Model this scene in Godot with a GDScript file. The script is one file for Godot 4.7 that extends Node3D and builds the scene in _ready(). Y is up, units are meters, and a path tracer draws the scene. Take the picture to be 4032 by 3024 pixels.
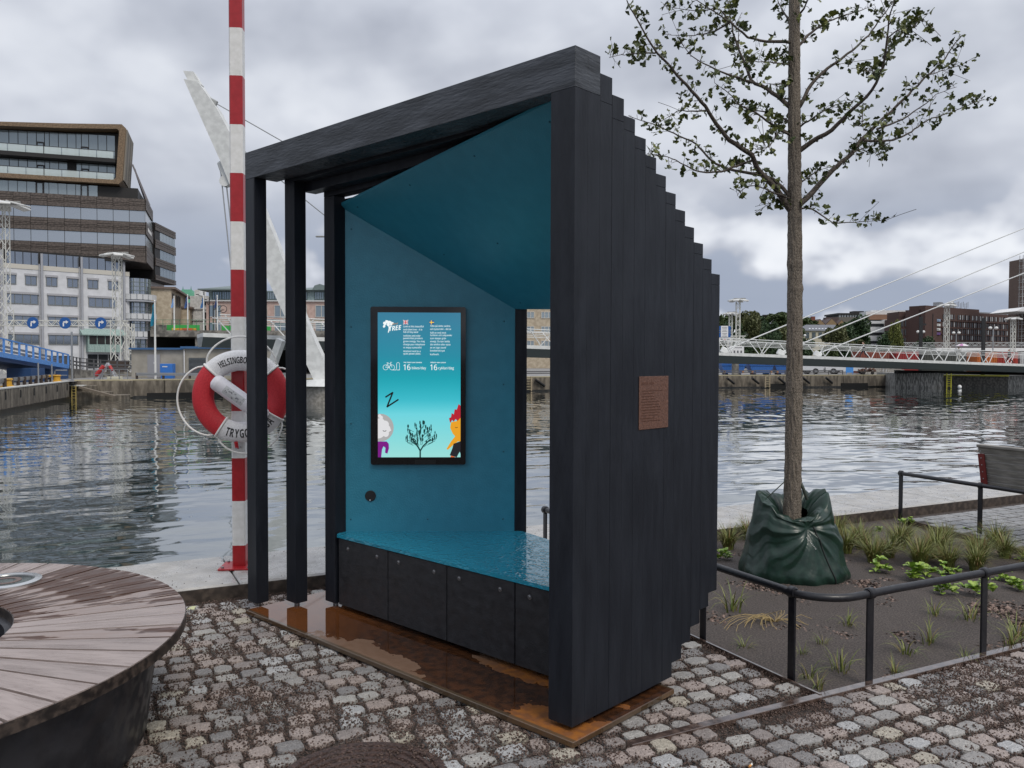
extends Node3D
# A black timber kiosk with a teal seat and a screen on a harbour quay, a bridge and town behind it.
# Metres. Camera near the origin looking along -z. The quay runs along KD; MD points across it to the water.

const KD := Vector3(0.892, 0, -0.453)
const MD := Vector3(-0.453, 0, -0.892)
const GY := -0.03
const WATER := -1.25

var rng := RandomNumberGenerator.new()
var mats := {}
var names := {}
var texes := {}
var sky_rows: Array = []
var sky_noise: Array = []


class MB:
	# collects triangles; faces are given counter-clockwise seen from outside
	var v := PackedVector3Array()
	var n := PackedVector3Array()
	var c := PackedColorArray()
	var t := PackedVector2Array()
	var col := Color(1, 1, 1)
	var xf := Transform3D.IDENTITY

	func put(p: Vector3, m: Vector3, uv := Vector2.ZERO) -> void:
		v.append(xf * p)
		n.append((xf.basis * m).normalized())
		c.append(col)
		t.append(uv)

	func tri(a: Vector3, b: Vector3, d: Vector3) -> void:
		var m := (b - a).cross(d - a)
		if m.length_squared() < 1e-16:
			return
		m = m.normalized()
		put(a, m)
		put(d, m)
		put(b, m)

	func quad(a: Vector3, b: Vector3, d: Vector3, e: Vector3) -> void:
		tri(a, b, d)
		tri(a, d, e)

	func uvquad(a: Vector3, b: Vector3, d: Vector3, e: Vector3) -> void:
		# a bottom left, b bottom right, d top right, e top left
		var m := (b - a).cross(d - a).normalized()
		put(a, m, Vector2(0, 1)); put(d, m, Vector2(1, 0)); put(b, m, Vector2(1, 1))
		put(a, m, Vector2(0, 1)); put(e, m, Vector2(0, 0)); put(d, m, Vector2(1, 0))

	func stri(a: Vector3, na: Vector3, b: Vector3, nb: Vector3, d: Vector3, nd: Vector3) -> void:
		put(a, na)
		put(d, nd)
		put(b, nb)

	func box(p: Vector3, s: Vector3, bev := 0.0, basis := Basis.IDENTITY) -> void:
		var h := s * 0.5
		var keep := xf
		xf = xf * Transform3D(basis, p)
		if bev <= 0.0:
			for ax in 3:
				for sg in [-1.0, 1.0]:
					var w := Vector3.ZERO
					w[ax] = sg
					var a := Vector3.ZERO
					a[(ax + 1) % 3] = 1
					var b := Vector3.ZERO
					b[(ax + 2) % 3] = 1
					a *= h
					b *= h
					w *= h
					if sg > 0:
						quad(w - a - b, w + a - b, w + a + b, w - a + b)
					else:
						quad(w - a - b, w - a + b, w + a + b, w + a - b)
		else:
			var g := Vector3(maxf(h.x - bev, 0.0), maxf(h.y - bev, 0.0), maxf(h.z - bev, 0.0))
			for ax in 3:
				var i := (ax + 1) % 3
				var j := (ax + 2) % 3
				for sg in [-1.0, 1.0]:
					var f: Array[Vector3] = []
					for q in [[-1, -1], [1, -1], [1, 1], [-1, 1]]:
						var p0 := Vector3.ZERO
						p0[ax] = sg * h[ax]
						p0[i] = q[0] * g[i]
						p0[j] = q[1] * g[j]
						f.append(p0)
					if sg > 0:
						quad(f[0], f[1], f[2], f[3])
					else:
						quad(f[0], f[3], f[2], f[1])
				for si in [-1.0, 1.0]:
					for sj in [-1.0, 1.0]:
						# edge along ax
						var e: Array[Vector3] = []
						for q in [[-1, 0], [1, 0], [1, 1], [-1, 1]]:
							var p0 := Vector3.ZERO
							p0[ax] = q[0] * g[ax]
							p0[i] = si * (h[i] if q[1] == 0 else g[i])
							p0[j] = sj * (g[j] if q[1] == 0 else h[j])
							e.append(p0)
						if si * sj > 0:
							quad(e[0], e[3], e[2], e[1]) if (e[3] - e[0]).cross(e[2] - e[0]).dot(e[0]) > 0 else quad(e[0], e[1], e[2], e[3])
						else:
							quad(e[0], e[1], e[2], e[3]) if (e[1] - e[0]).cross(e[2] - e[0]).dot(e[0]) > 0 else quad(e[0], e[3], e[2], e[1])
			for sx in [-1.0, 1.0]:
				for sy in [-1.0, 1.0]:
					for sz in [-1.0, 1.0]:
						var a := Vector3(sx * h.x, sy * g.y, sz * g.z)
						var b := Vector3(sx * g.x, sy * h.y, sz * g.z)
						var d := Vector3(sx * g.x, sy * g.y, sz * h.z)
						if (b - a).cross(d - a).dot(a) > 0:
							tri(a, b, d)
						else:
							tri(a, d, b)
		xf = keep

	func bar(a: Vector3, b: Vector3, w: float, h: float, bev := 0.0, up := Vector3.UP) -> void:
		# a box from a to b, w wide sideways and h high
		var z := (b - a).normalized()
		if absf(z.dot(up)) > 0.99:
			up = Vector3.RIGHT
		var x := up.cross(z).normalized()
		box((a + b) * 0.5, Vector3(w, h, a.distance_to(b)), bev, Basis(x, z.cross(x), z))

	func tube(p: PackedVector3Array, r, sides := 8, caps := true) -> void:
		var up := Vector3.UP
		var rings: Array = []
		var nrm: Array = []
		for i in p.size():
			var d := (p[mini(i + 1, p.size() - 1)] - p[maxi(i - 1, 0)]).normalized()
			if i == 0 and absf(d.dot(up)) > 0.95:
				up = Vector3.RIGHT
			var x := (up - d * up.dot(d)).normalized()
			up = x
			var y := d.cross(x)
			var rr: float = r if r is float else r[i]
			var ring := PackedVector3Array()
			var rn := PackedVector3Array()
			for k in sides:
				var a := TAU * k / sides
				var o := x * cos(a) + y * sin(a)
				rn.append(o)
				ring.append(p[i] + o * rr)
			rings.append(ring)
			nrm.append(rn)
		for i in p.size() - 1:
			for k in sides:
				var k2 := (k + 1) % sides
				var A: Vector3 = rings[i][k]
				var B: Vector3 = rings[i][k2]
				var C: Vector3 = rings[i + 1][k2]
				var D: Vector3 = rings[i + 1][k]
				stri(A, nrm[i][k], B, nrm[i][k2], C, nrm[i + 1][k2])
				stri(A, nrm[i][k], C, nrm[i + 1][k2], D, nrm[i + 1][k])
		if caps:
			var m := p.size() - 1
			for k in range(1, sides - 1):
				tri(rings[0][0], rings[0][k + 1], rings[0][k])
				tri(rings[m][0], rings[m][k], rings[m][k + 1])

	func lathe(prof: PackedVector2Array, seg := 24, from := 0.0, to := TAU) -> void:
		# prof: (radius, height) from bottom to top, outside to the right
		for i in prof.size() - 1:
			var a := prof[i]
			var b := prof[i + 1]
			var d := (b - a).normalized()
			var m := Vector2(d.y, -d.x)
			for k in seg:
				var t0 := from + (to - from) * k / seg
				var t1 := from + (to - from) * (k + 1) / seg
				var c0 := Vector3(cos(t0), 0, -sin(t0))
				var c1 := Vector3(cos(t1), 0, -sin(t1))
				var u := Vector3.UP
				var n0 := c0 * m.x + u * m.y
				var n1 := c1 * m.x + u * m.y
				var A := c0 * a.x + u * a.y
				var B := c1 * a.x + u * a.y
				var C := c1 * b.x + u * b.y
				var D := c0 * b.x + u * b.y
				if a.x > 1e-5:
					stri(A, n0, B, n1, C, n1)
				if b.x > 1e-5:
					stri(A, n0, C, n1, D, n0)

	func prism(poly: PackedVector2Array, depth: float, at: Transform3D) -> void:
		# polygon in at's xy plane, from z = -depth to z = 0
		var q := poly
		if Geometry2D.is_polygon_clockwise(q):
			q = q.duplicate()
			q.reverse()
		var keep := xf
		xf = xf * at
		var ix := Geometry2D.triangulate_polygon(q)
		for i in range(0, ix.size(), 3):
			var a := q[ix[i]]
			var b := q[ix[i + 1]]
			var d := q[ix[i + 2]]
			if (b - a).cross(d - a) < 0:
				var s := b
				b = d
				d = s
			tri(Vector3(a.x, a.y, 0), Vector3(b.x, b.y, 0), Vector3(d.x, d.y, 0))
			tri(Vector3(a.x, a.y, -depth), Vector3(d.x, d.y, -depth), Vector3(b.x, b.y, -depth))
		for i in q.size():
			var a := q[i]
			var b := q[(i + 1) % q.size()]
			quad(Vector3(a.x, a.y, -depth), Vector3(b.x, b.y, -depth), Vector3(b.x, b.y, 0), Vector3(a.x, a.y, 0))
		xf = keep

	func ball(p: Vector3, r: Vector3, seg := 10, rows := 6) -> void:
		for i in rows:
			for k in seg:
				var f: Array[Vector3] = []
				for q in [[i, k], [i, k + 1], [i + 1, k + 1], [i + 1, k]]:
					var a: float = -PI / 2 + PI * q[0] / rows
					var b: float = TAU * q[1] / seg
					f.append(Vector3(cos(a) * cos(b), sin(a), -cos(a) * sin(b)))
				var g: Array[Vector3] = []
				for e in f:
					g.append((e / r).normalized())
				stri(p + f[0] * r, g[0], p + f[1] * r, g[1], p + f[2] * r, g[2])
				stri(p + f[0] * r, g[0], p + f[2] * r, g[2], p + f[3] * r, g[3])

	func add_mesh(m: Mesh, at: Transform3D) -> void:
		var a := m.surface_get_arrays(0)
		var pv: PackedVector3Array = a[Mesh.ARRAY_VERTEX]
		var pn: PackedVector3Array = a[Mesh.ARRAY_NORMAL]
		var ix: PackedInt32Array = a[Mesh.ARRAY_INDEX] if a[Mesh.ARRAY_INDEX] != null else PackedInt32Array()
		var keep := xf
		xf = xf * at
		if ix.is_empty():
			for i in pv.size():
				put(pv[i], pn[i])
		else:
			for i in ix:
				put(pv[i], pn[i])
		xf = keep

	func mesh() -> ArrayMesh:
		var a := []
		a.resize(Mesh.ARRAY_MAX)
		a[Mesh.ARRAY_VERTEX] = v
		a[Mesh.ARRAY_NORMAL] = n
		a[Mesh.ARRAY_COLOR] = c
		a[Mesh.ARRAY_TEX_UV] = t
		var m := ArrayMesh.new()
		m.add_surface_from_arrays(Mesh.PRIMITIVE_TRIANGLES, a)
		return m


# ---------------------------------------------------------------- nodes

func numbered(called: String) -> String:
	if not names.has(called):
		names[called] = 0
		return called
	names[called] += 1
	return "%s_%03d" % [called, names[called]]


func part(called: String, b, m: Material, parent: Node) -> MeshInstance3D:
	var o := MeshInstance3D.new()
	o.name = called
	o.mesh = b.mesh() if b is MB else b
	o.material_override = m
	parent.add_child(o, true)
	return o


func thing(called: String, label: String, category: String, at := Vector3.ZERO, group := "", basis := Basis.IDENTITY) -> Node3D:
	var o := Node3D.new()
	o.name = numbered(called)
	add_child(o)
	o.transform = Transform3D(basis, at)
	return tag(o, label, category, group)


func tag(o: Node3D, label: String, category: String, group := "") -> Node3D:
	o.set_meta("label", label)
	o.set_meta("category", category)
	if group != "":
		o.set_meta("group", group)
	return o


func solo(called: String, b, m: Material, label: String, category: String, at := Vector3.ZERO, group := "", basis := Basis.IDENTITY) -> MeshInstance3D:
	var o := MeshInstance3D.new()
	o.name = numbered(called)
	o.mesh = b.mesh() if b is MB else b
	o.material_override = m
	add_child(o)
	o.transform = Transform3D(basis, at)
	tag(o, label, category, group)
	return o


func struct(called: String, b, m: Material) -> MeshInstance3D:
	var o := MeshInstance3D.new()
	o.name = numbered(called)
	o.mesh = b.mesh() if b is MB else b
	o.material_override = m
	add_child(o)
	o.set_meta("kind", "structure")
	return o


func copy(o: Node3D, label: String, at: Vector3, turn := 0.0, size := 1.0, group := "") -> Node3D:
	var r: Node3D = o.duplicate()
	r.name = numbered(String(o.name).rstrip("0123456789_"))
	add_child(r)
	r.transform = Transform3D(Basis(Vector3.UP, turn).scaled(Vector3.ONE * size), at)
	r.set_meta("label", label)
	if group != "":
		r.set_meta("group", group)
	return r


func many(called: String, m: Mesh, mat: Material, tfs: Array, cols: Array, parent: Node) -> MultiMeshInstance3D:
	var mm := MultiMesh.new()
	mm.transform_format = MultiMesh.TRANSFORM_3D
	mm.use_colors = not cols.is_empty()
	mm.mesh = m
	mm.instance_count = tfs.size()
	for i in tfs.size():
		mm.set_instance_transform(i, tfs[i])
		if not cols.is_empty():
			mm.set_instance_color(i, cols[i])
	var o := MultiMeshInstance3D.new()
	o.name = called
	o.multimesh = mm
	o.material_override = mat
	o.set_meta("kind", "stuff")
	parent.add_child(o, true)
	return o


func P(s: float, m: float, y := 0.0) -> Vector3:
	return KD * s + MD * m + Vector3(0, y, 0)


func facing(x: Vector3) -> Basis:
	# x along the given level direction, z out to the left-hand side of it seen from above (x cross y)
	x = Vector3(x.x, 0, x.z).normalized()
	return Basis(x, Vector3.UP, x.cross(Vector3.UP))


func pv3(a: Array) -> PackedVector3Array:
	var r := PackedVector3Array()
	for i in range(0, a.size(), 3):
		r.append(Vector3(a[i], a[i + 1], a[i + 2]))
	return r


func pv2(a: Array) -> PackedVector2Array:
	var r := PackedVector2Array()
	for i in range(0, a.size(), 2):
		r.append(Vector2(a[i], a[i + 1]))
	return r


# ---------------------------------------------------------------- materials

func srgb(r: float, g: float, b: float) -> Color:
	return Color(r, g, b).linear_to_srgb()


func noise_tex(freq: float, octaves: int, stops: Array, size := 512, normal := 0.0, kind := FastNoiseLite.TYPE_SIMPLEX_SMOOTH, sd := 1) -> NoiseTexture2D:
	var key := str([freq, octaves, stops, size, normal, kind, sd])
	if texes.has(key):
		return texes[key]
	var f := FastNoiseLite.new()
	f.seed = sd
	f.noise_type = kind
	f.frequency = freq
	f.fractal_type = FastNoiseLite.FRACTAL_FBM
	f.fractal_octaves = octaves
	var t := NoiseTexture2D.new()
	texes[key] = t
	t.width = size
	t.height = size
	t.seamless = true
	t.seamless_blend_skirt = 0.2
	t.noise = f
	if normal > 0.0:
		t.as_normal_map = true
		t.bump_strength = normal
	elif not stops.is_empty():
		var g := Gradient.new()
		var off := PackedFloat32Array()
		var cs := PackedColorArray()
		for s in stops:
			off.append(s[0])
			cs.append(s[1])
		g.offsets = off
		g.colors = cs
		t.color_ramp = g
	return t


func plain(key: String, c: Color, rough := 0.6, metal := 0.0, spec := 0.5) -> StandardMaterial3D:
	# c: linear base colour
	if mats.has(key):
		return mats[key]
	var m := StandardMaterial3D.new()
	m.resource_name = key
	m.albedo_color = c.linear_to_srgb()
	m.roughness = rough
	m.metallic = metal
	m.metallic_specular = spec
	mats[key] = m
	return m


func grain(key: String, dark: Color, light: Color, tile: float, freq := 0.02, rough := 0.6, opts := {}) -> StandardMaterial3D:
	# a surface whose colour wanders between two linear tones; tile: metres covered by the texture
	if mats.has(key):
		return mats[key]
	var m := plain(key, Color(1, 1, 1), rough, opts.get("metal", 0.0), opts.get("spec", 0.5))
	var lo: float = opts.get("lo", 0.3)
	var hi: float = opts.get("hi", 0.7)
	m.albedo_texture = noise_tex(freq, opts.get("oct", 5), [[lo, dark.linear_to_srgb()], [hi, light.linear_to_srgb()]], opts.get("size", 512), 0.0, opts.get("kind", FastNoiseLite.TYPE_SIMPLEX_SMOOTH), opts.get("seed", 1))
	m.uv1_triplanar = true
	m.uv1_world_triplanar = opts.get("world", true)
	m.uv1_triplanar_sharpness = 4.0
	var st: Vector3 = opts.get("stretch", Vector3.ONE)
	m.uv1_scale = Vector3(1, 1, 1) / tile * st
	if opts.has("bump"):
		m.normal_enabled = true
		m.normal_scale = opts.bump / 4.0
		var bf: float = opts.get("bfreq", freq * 2)
		bf = 0.03 if bf < 0.045 else (0.08 if bf < 0.11 else 0.18)
		m.normal_texture = noise_tex(bf, 4, [], 512, 4.0, FastNoiseLite.TYPE_SIMPLEX_SMOOTH, 7)
	if opts.has("rlo"):
		m.roughness = 1.0
		# three steps of gloss range are enough, and share their textures
		var rl := snappedf(opts.rlo, 0.1)
		var rh := snappedf(opts.rhi, 0.1)
		m.roughness_texture = noise_tex(0.02, 4, [[0.35, Color(rl, rl, rl)], [0.65, Color(rh, rh, rh)]], 512, 0.0, FastNoiseLite.TYPE_SIMPLEX_SMOOTH, 3)
		m.roughness_texture_channel = BaseMaterial3D.TEXTURE_CHANNEL_RED
	if opts.get("vc", false):
		m.vertex_color_use_as_albedo = true
	return m


# ---------------------------------------------------------------- sky

const CLOUD_MASSES := [[-28.8, 19.8, 6.0, 3.0, -0.17], [-21.5, 16.0, 4.5, 2.5, -0.08], [-9.7, 21.7, 8.0, 4.0, 0.1], [26.5, 13.0, 7.0, 2.4, 0.24], [28.0, 8.9, 6.0, 1.4, -0.1], [27.3, 6.9, 3.2, 1.0, 0.16], [-18.5, 8.0, 7.5, 2.4, 0.30], [-20.5, 12.0, 5.0, 1.5, -0.15], [17.0, 9.3, 4.0, 2.0, 0.1], [-29.0, 9.0, 4.0, 2.0, 0.05], [17.0, 20.0, 6.0, 4.0, -0.02]]


func sky_row(i: int) -> void:
	var w := 2048
	var row := PackedFloat32Array()
	row.resize(w * 4)
	var el := PI * (0.5 - (i + 0.5) / 1024.0)
	var ed := rad_to_deg(el)
	var n1: FastNoiseLite = sky_noise[0]
	var n2: FastNoiseLite = sky_noise[1]
	var n3: FastNoiseLite = sky_noise[2]
	var ce := cos(el)
	var se := sin(el)
	var lift := 1.0 / (maxf(se, 0.0) + 0.16)
	for x in w:
		var az := TAU * ((x + 0.5) / w - 0.5)
		var r := 0.0
		var g := 0.0
		var b := 0.0
		if ed > -4.0:
			var ad := rad_to_deg(az)
			var dx := sin(az) * ce
			var dz := -cos(az) * ce
			var px := dx * lift
			var pz := dz * lift
			var wx := n3.get_noise_3d(dx * 2.2, se * 4.0, dz * 2.2)
			var f1 := n1.get_noise_2d(px + wx * 0.35, pz * 1.15 + wx * 0.3)
			var f2 := n2.get_noise_3d(dx * 1.0 + wx * 0.06, se * 1.9 + wx * 0.05, dz * 1.0)
			var bias := 0.0
			for q in CLOUD_MASSES:
				var ea: float = (ad - q[0]) / q[2]
				var eb: float = (ed - q[1]) / q[3]
				var d2 := ea * ea + eb * eb
				if d2 < 9.0:
					bias += q[4] * exp(-d2)
			var puff := smoothstep(-0.25, 0.3, f2 + 0.3 * f1)
			var f3 := n2.get_noise_3d(dx * 3.1 + 7.0, se * 4.6, dz * 3.1)
			var L := 0.545 + 0.10 * f1 + 0.05 * (puff - 0.5) + 0.13 * f2 + 0.07 * f3 + bias * (1.0 + 0.8 * f2)
			# towards the horizon the decks thin out: heaped clouds with blue-grey air between them
			var low := 1.0 - smoothstep(6.0, 12.5, ed)
			var field := f2 + 0.45 * f3 + 0.45 * bias + 0.2 * f1
			var open := 0.30 + 0.70 * exp(-pow((ad - 25.0) / 13.0, 2.0))
			var heap := smoothstep(-0.05, 0.07, field + 0.12 - 0.20 * open)
			var lit := 0.47 + 0.26 * smoothstep(0.0, 0.35, field) + 0.16 * f3 + 0.4 * bias
			L = lerpf(L, lerpf(0.36, lit, heap), low * 0.85)
			var air := (1.0 - heap) * low * open * 0.85
			L = clampf(L, 0.24, 0.76)
			var t := clampf((L - 0.28) / 0.5, 0.0, 1.0)
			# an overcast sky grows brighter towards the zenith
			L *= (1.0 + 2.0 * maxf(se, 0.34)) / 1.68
			r = L * lerpf(0.89, 0.975, t)
			g = L * lerpf(0.97, 1.005, t)
			b = L * lerpf(1.17, 1.055, t)
			r = lerpf(r, 0.20, air)
			g = lerpf(g, 0.29, air)
			b = lerpf(b, 0.45, air)
			if ed < 0.0:
				var k := clampf(-ed / 4.0, 0.0, 1.0)
				r = lerpf(r, 0.13, k)
				g = lerpf(g, 0.13, k)
				b = lerpf(b, 0.13, k)
		else:
			r = 0.13
			g = 0.13
			b = 0.13
		row[x * 4] = r
		row[x * 4 + 1] = g
		row[x * 4 + 2] = b
		row[x * 4 + 3] = 1.0
	sky_rows[i] = row


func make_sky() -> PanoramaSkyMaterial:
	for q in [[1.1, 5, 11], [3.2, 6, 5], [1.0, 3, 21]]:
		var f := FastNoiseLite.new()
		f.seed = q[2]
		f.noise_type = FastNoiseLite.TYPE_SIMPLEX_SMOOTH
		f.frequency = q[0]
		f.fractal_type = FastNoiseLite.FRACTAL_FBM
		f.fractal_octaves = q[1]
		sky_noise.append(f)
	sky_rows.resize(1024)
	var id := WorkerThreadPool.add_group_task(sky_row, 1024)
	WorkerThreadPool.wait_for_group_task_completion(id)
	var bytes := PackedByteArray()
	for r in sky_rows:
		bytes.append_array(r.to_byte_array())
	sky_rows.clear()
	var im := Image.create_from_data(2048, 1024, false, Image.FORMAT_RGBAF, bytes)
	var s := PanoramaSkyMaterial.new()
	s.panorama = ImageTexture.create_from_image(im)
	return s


# ---------------------------------------------------------------- main

func _ready() -> void:
	rng.seed = 20230
	var cam := Camera3D.new()
	cam.name = "camera"
	add_child(cam)
	cam.position = Vector3(0, 1.55, 0)
	cam.rotation_degrees = Vector3(-1.684, 0, 0.172)
	cam.fov = 49.64
	cam.near = 0.05
	cam.far = 4000
	cam.current = true
	var env := Environment.new()
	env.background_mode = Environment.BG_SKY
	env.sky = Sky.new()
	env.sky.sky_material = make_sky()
	env.background_energy_multiplier = 1.0
	env.tonemap_mode = Environment.TONE_MAPPER_LINEAR
	env.tonemap_exposure = 1.2
	env.sdfgi_enabled = true
	env.ssao_enabled = true
	env.ssil_enabled = true
	var we := WorldEnvironment.new()
	we.name = "world"
	we.environment = env
	add_child(we)
	var sun := DirectionalLight3D.new()
	sun.name = "sun"
	sun.light_energy = 0.5
	sun.light_color = Color(1.0, 0.97, 0.92)
	sun.light_angular_distance = 24.0
	sun.shadow_enabled = true
	add_child(sun)
	sun.look_at_from_position(Vector3(14, 30, 20), Vector3.ZERO)

	build_water()
	build_quay()
	build_paving()
	build_far_bank()
	build_kiosk()
	build_table()
	build_pole_and_ring()
	build_bed()
	build_tree()
	build_rails_and_bench()
	build_left_town()
	build_bridge()
	build_right_town()


# ---------------------------------------------------------------- water and near quay

func fbm(freq: float, oct: int, sd: int, kind := FastNoiseLite.TYPE_SIMPLEX_SMOOTH) -> FastNoiseLite:
	var f := FastNoiseLite.new()
	f.seed = sd
	f.noise_type = kind
	f.frequency = freq
	f.fractal_type = FastNoiseLite.FRACTAL_FBM if oct > 1 else FastNoiseLite.FRACTAL_NONE
	f.fractal_octaves = oct
	return f


func build_water() -> void:
	# wind ripples with crests lying roughly along the quay; the grid is finer near the quay
	var a := fbm(0.45, 1, 3)
	var b := fbm(1.25, 1, 4)
	var d := fbm(3.4, 1, 5)
	var gust := fbm(0.06, 2, 9)
	var h := func(p: Vector2) -> float:
		var q := Vector2(p.x * 0.892 - p.y * 0.453, -p.x * 0.453 - p.y * 0.892)
		var u := q.x * 0.55
		var k := 0.65 + 0.55 * gust.get_noise_2d(q.x, q.y)
		return k * (0.021 * a.get_noise_2d(u, q.y) + 0.0095 * b.get_noise_2d(u, q.y) + 0.0022 * d.get_noise_2d(u, q.y))
	var rows := PackedFloat32Array()
	var z := 5.0
	while z < 130.0:
		rows.append(z)
		z += maxf(0.06, 0.55 * z * z / 2324.0)
	var cols := 560
	var v := PackedVector3Array()
	var n := PackedVector3Array()
	var ix := PackedInt32Array()
	for r in rows.size():
		for c in cols + 1:
			var ang := deg_to_rad(-47.0 + 94.0 * c / cols)
			var p := Vector2(tan(ang) * rows[r], -rows[r])
			var h0: float = h.call(p)
			var e := 0.02
			var hx: float = (h.call(p + Vector2(e, 0)) - h0) / e
			var hz: float = (h.call(p + Vector2(0, e)) - h0) / e
			v.append(Vector3(p.x, WATER + h0, p.y))
			n.append(Vector3(-hx, 1, -hz).normalized())
	for r in rows.size() - 1:
		for c in cols:
			var i := r * (cols + 1) + c
			ix.append_array([i, i + cols + 1, i + 1, i + 1, i + cols + 1, i + cols + 2])
	var arr := []
	arr.resize(Mesh.ARRAY_MAX)
	arr[Mesh.ARRAY_VERTEX] = v
	arr[Mesh.ARRAY_NORMAL] = n
	arr[Mesh.ARRAY_INDEX] = ix
	var m := ArrayMesh.new()
	m.add_surface_from_arrays(Mesh.PRIMITIVE_TRIANGLES, arr)
	var wm := plain("water", Color(0.014, 0.034, 0.035), 0.05, 0.0, 0.5)
	wm.clearcoat_enabled = true
	wm.clearcoat = 1.0
	wm.clearcoat_roughness = 0.04
	struct("water", m, wm)
	var bed := MB.new()
	bed.quad(P(-200, 5, WATER - 3), P(200, 5, WATER - 3), P(200, 66, WATER - 3), P(-200, 66, WATER - 3))
	struct("harbour_bed", bed, plain("harbour_bed", Color(0.02, 0.03, 0.03), 0.9))


func build_quay() -> void:
	var conc := grain("kerb_concrete", Color(0.315, 0.305, 0.29), Color(0.385, 0.375, 0.36), 1.6, 0.012, 0.35, {"bump": 0.8, "bfreq": 0.12, "rlo": 0.22, "rhi": 0.6})
	var root := Node3D.new()
	root.name = "kerb"
	root.set_meta("kind", "structure")
	add_child(root)
	var s := -6.47
	var i := 0
	while s < 15.0:
		var b := MB.new()
		b.box(P(s + 0.612, 6.145, -0.2), Vector3(1.214, 0.51, 0.835), 0.012, Basis(KD, Vector3.UP, -MD))
		part("kerb_block", b, conc, root)
		s += 1.224
		i += 1
	var w := MB.new()
	w.box(P(4, 6.0, -2.2), Vector3(60, 3.5, 1.0), 0.0, Basis(KD, Vector3.UP, -MD))
	struct("quay_wall", w, grain("old_concrete", Color(0.10, 0.095, 0.085), Color(0.24, 0.225, 0.20), 5.0, 0.012, 0.8))
	# the steel skirt that faces the kerb on the landward side
	var f := MB.new()
	f.box(P(4.35, 5.722, -0.03), Vector3(21.4, 0.145, 0.008), 0.0, Basis(KD, Vector3.UP, -MD))
	struct("kerb_face", f, grain("brown_steel", Color(0.035, 0.027, 0.022), Color(0.085, 0.065, 0.052), 0.8, 0.02, 0.5))
	# crumbs of gravel on the wet concrete
	var g := MB.new()
	g.ball(Vector3.ZERO, Vector3(1, 0.6, 0.8), 5, 3)
	var tf := []
	for k in 420:
		var p := P(rng.randf_range(-2, 9), 5.75 + 0.78 * pow(rng.randf(), 1.5), 0.057)
		tf.append(Transform3D(Basis(Vector3.UP, rng.randf() * TAU).scaled(Vector3.ONE * rng.randf_range(0.002, 0.005)), p))
	many("kerb_grit", g.mesh(), plain("grit", Color(0.06, 0.045, 0.04), 0.8), tf, [], self)


# ---------------------------------------------------------------- paving

func sett_mesh(l: float, w: float, sd: int) -> ArrayMesh:
	# a hewn granite sett: uneven outline, a domed and pitted top
	var r := RandomNumberGenerator.new()
	r.seed = sd
	var N := 16
	var rings: Array = []
	var jit := PackedFloat32Array()
	for k in N:
		jit.append(r.randf_range(0.92, 1.04))
	for q in [[1.0, -0.05], [1.0, -0.010], [0.955, -0.0015], [0.76, 0.0015], [0.38, 0.002]]:
		var ring: Array[Vector3] = []
		for k in N:
			var a := TAU * (k + 0.5) / N
			var c := cos(a)
			var s := sin(a)
			var e := pow(pow(absf(c), 8.0) + pow(absf(s), 8.0), -0.125)
			var f: float = q[0] * jit[k]
			ring.append(Vector3(c * e * l * 0.5 * f, q[1] + r.randf_range(-0.003, 0.003), s * e * w * 0.5 * f))
		rings.append(ring)
	var b := MB.new()
	var top := Vector3(0, 0.002, 0)
	for i in rings.size() - 1:
		for k in N:
			var k2 := (k + 1) % N
			b.quad(rings[i][k2], rings[i][k], rings[i + 1][k], rings[i + 1][k2])
	for k in N:
		b.tri(rings[4][(k + 1) % N], rings[4][k], top)
	return b.mesh()


func granite(key: String, c: Color) -> StandardMaterial3D:
	return grain(key, Color(c.r * 0.92, c.g * 0.90, c.b * 0.88), Color(c.r * 1.55, c.g * 1.52, c.b * 1.50), 0.30, 0.055, 0.5, {"oct": 4, "lo": 0.2, "hi": 0.8, "bump": 4.0, "bfreq": 0.08, "seed": 4})


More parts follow.
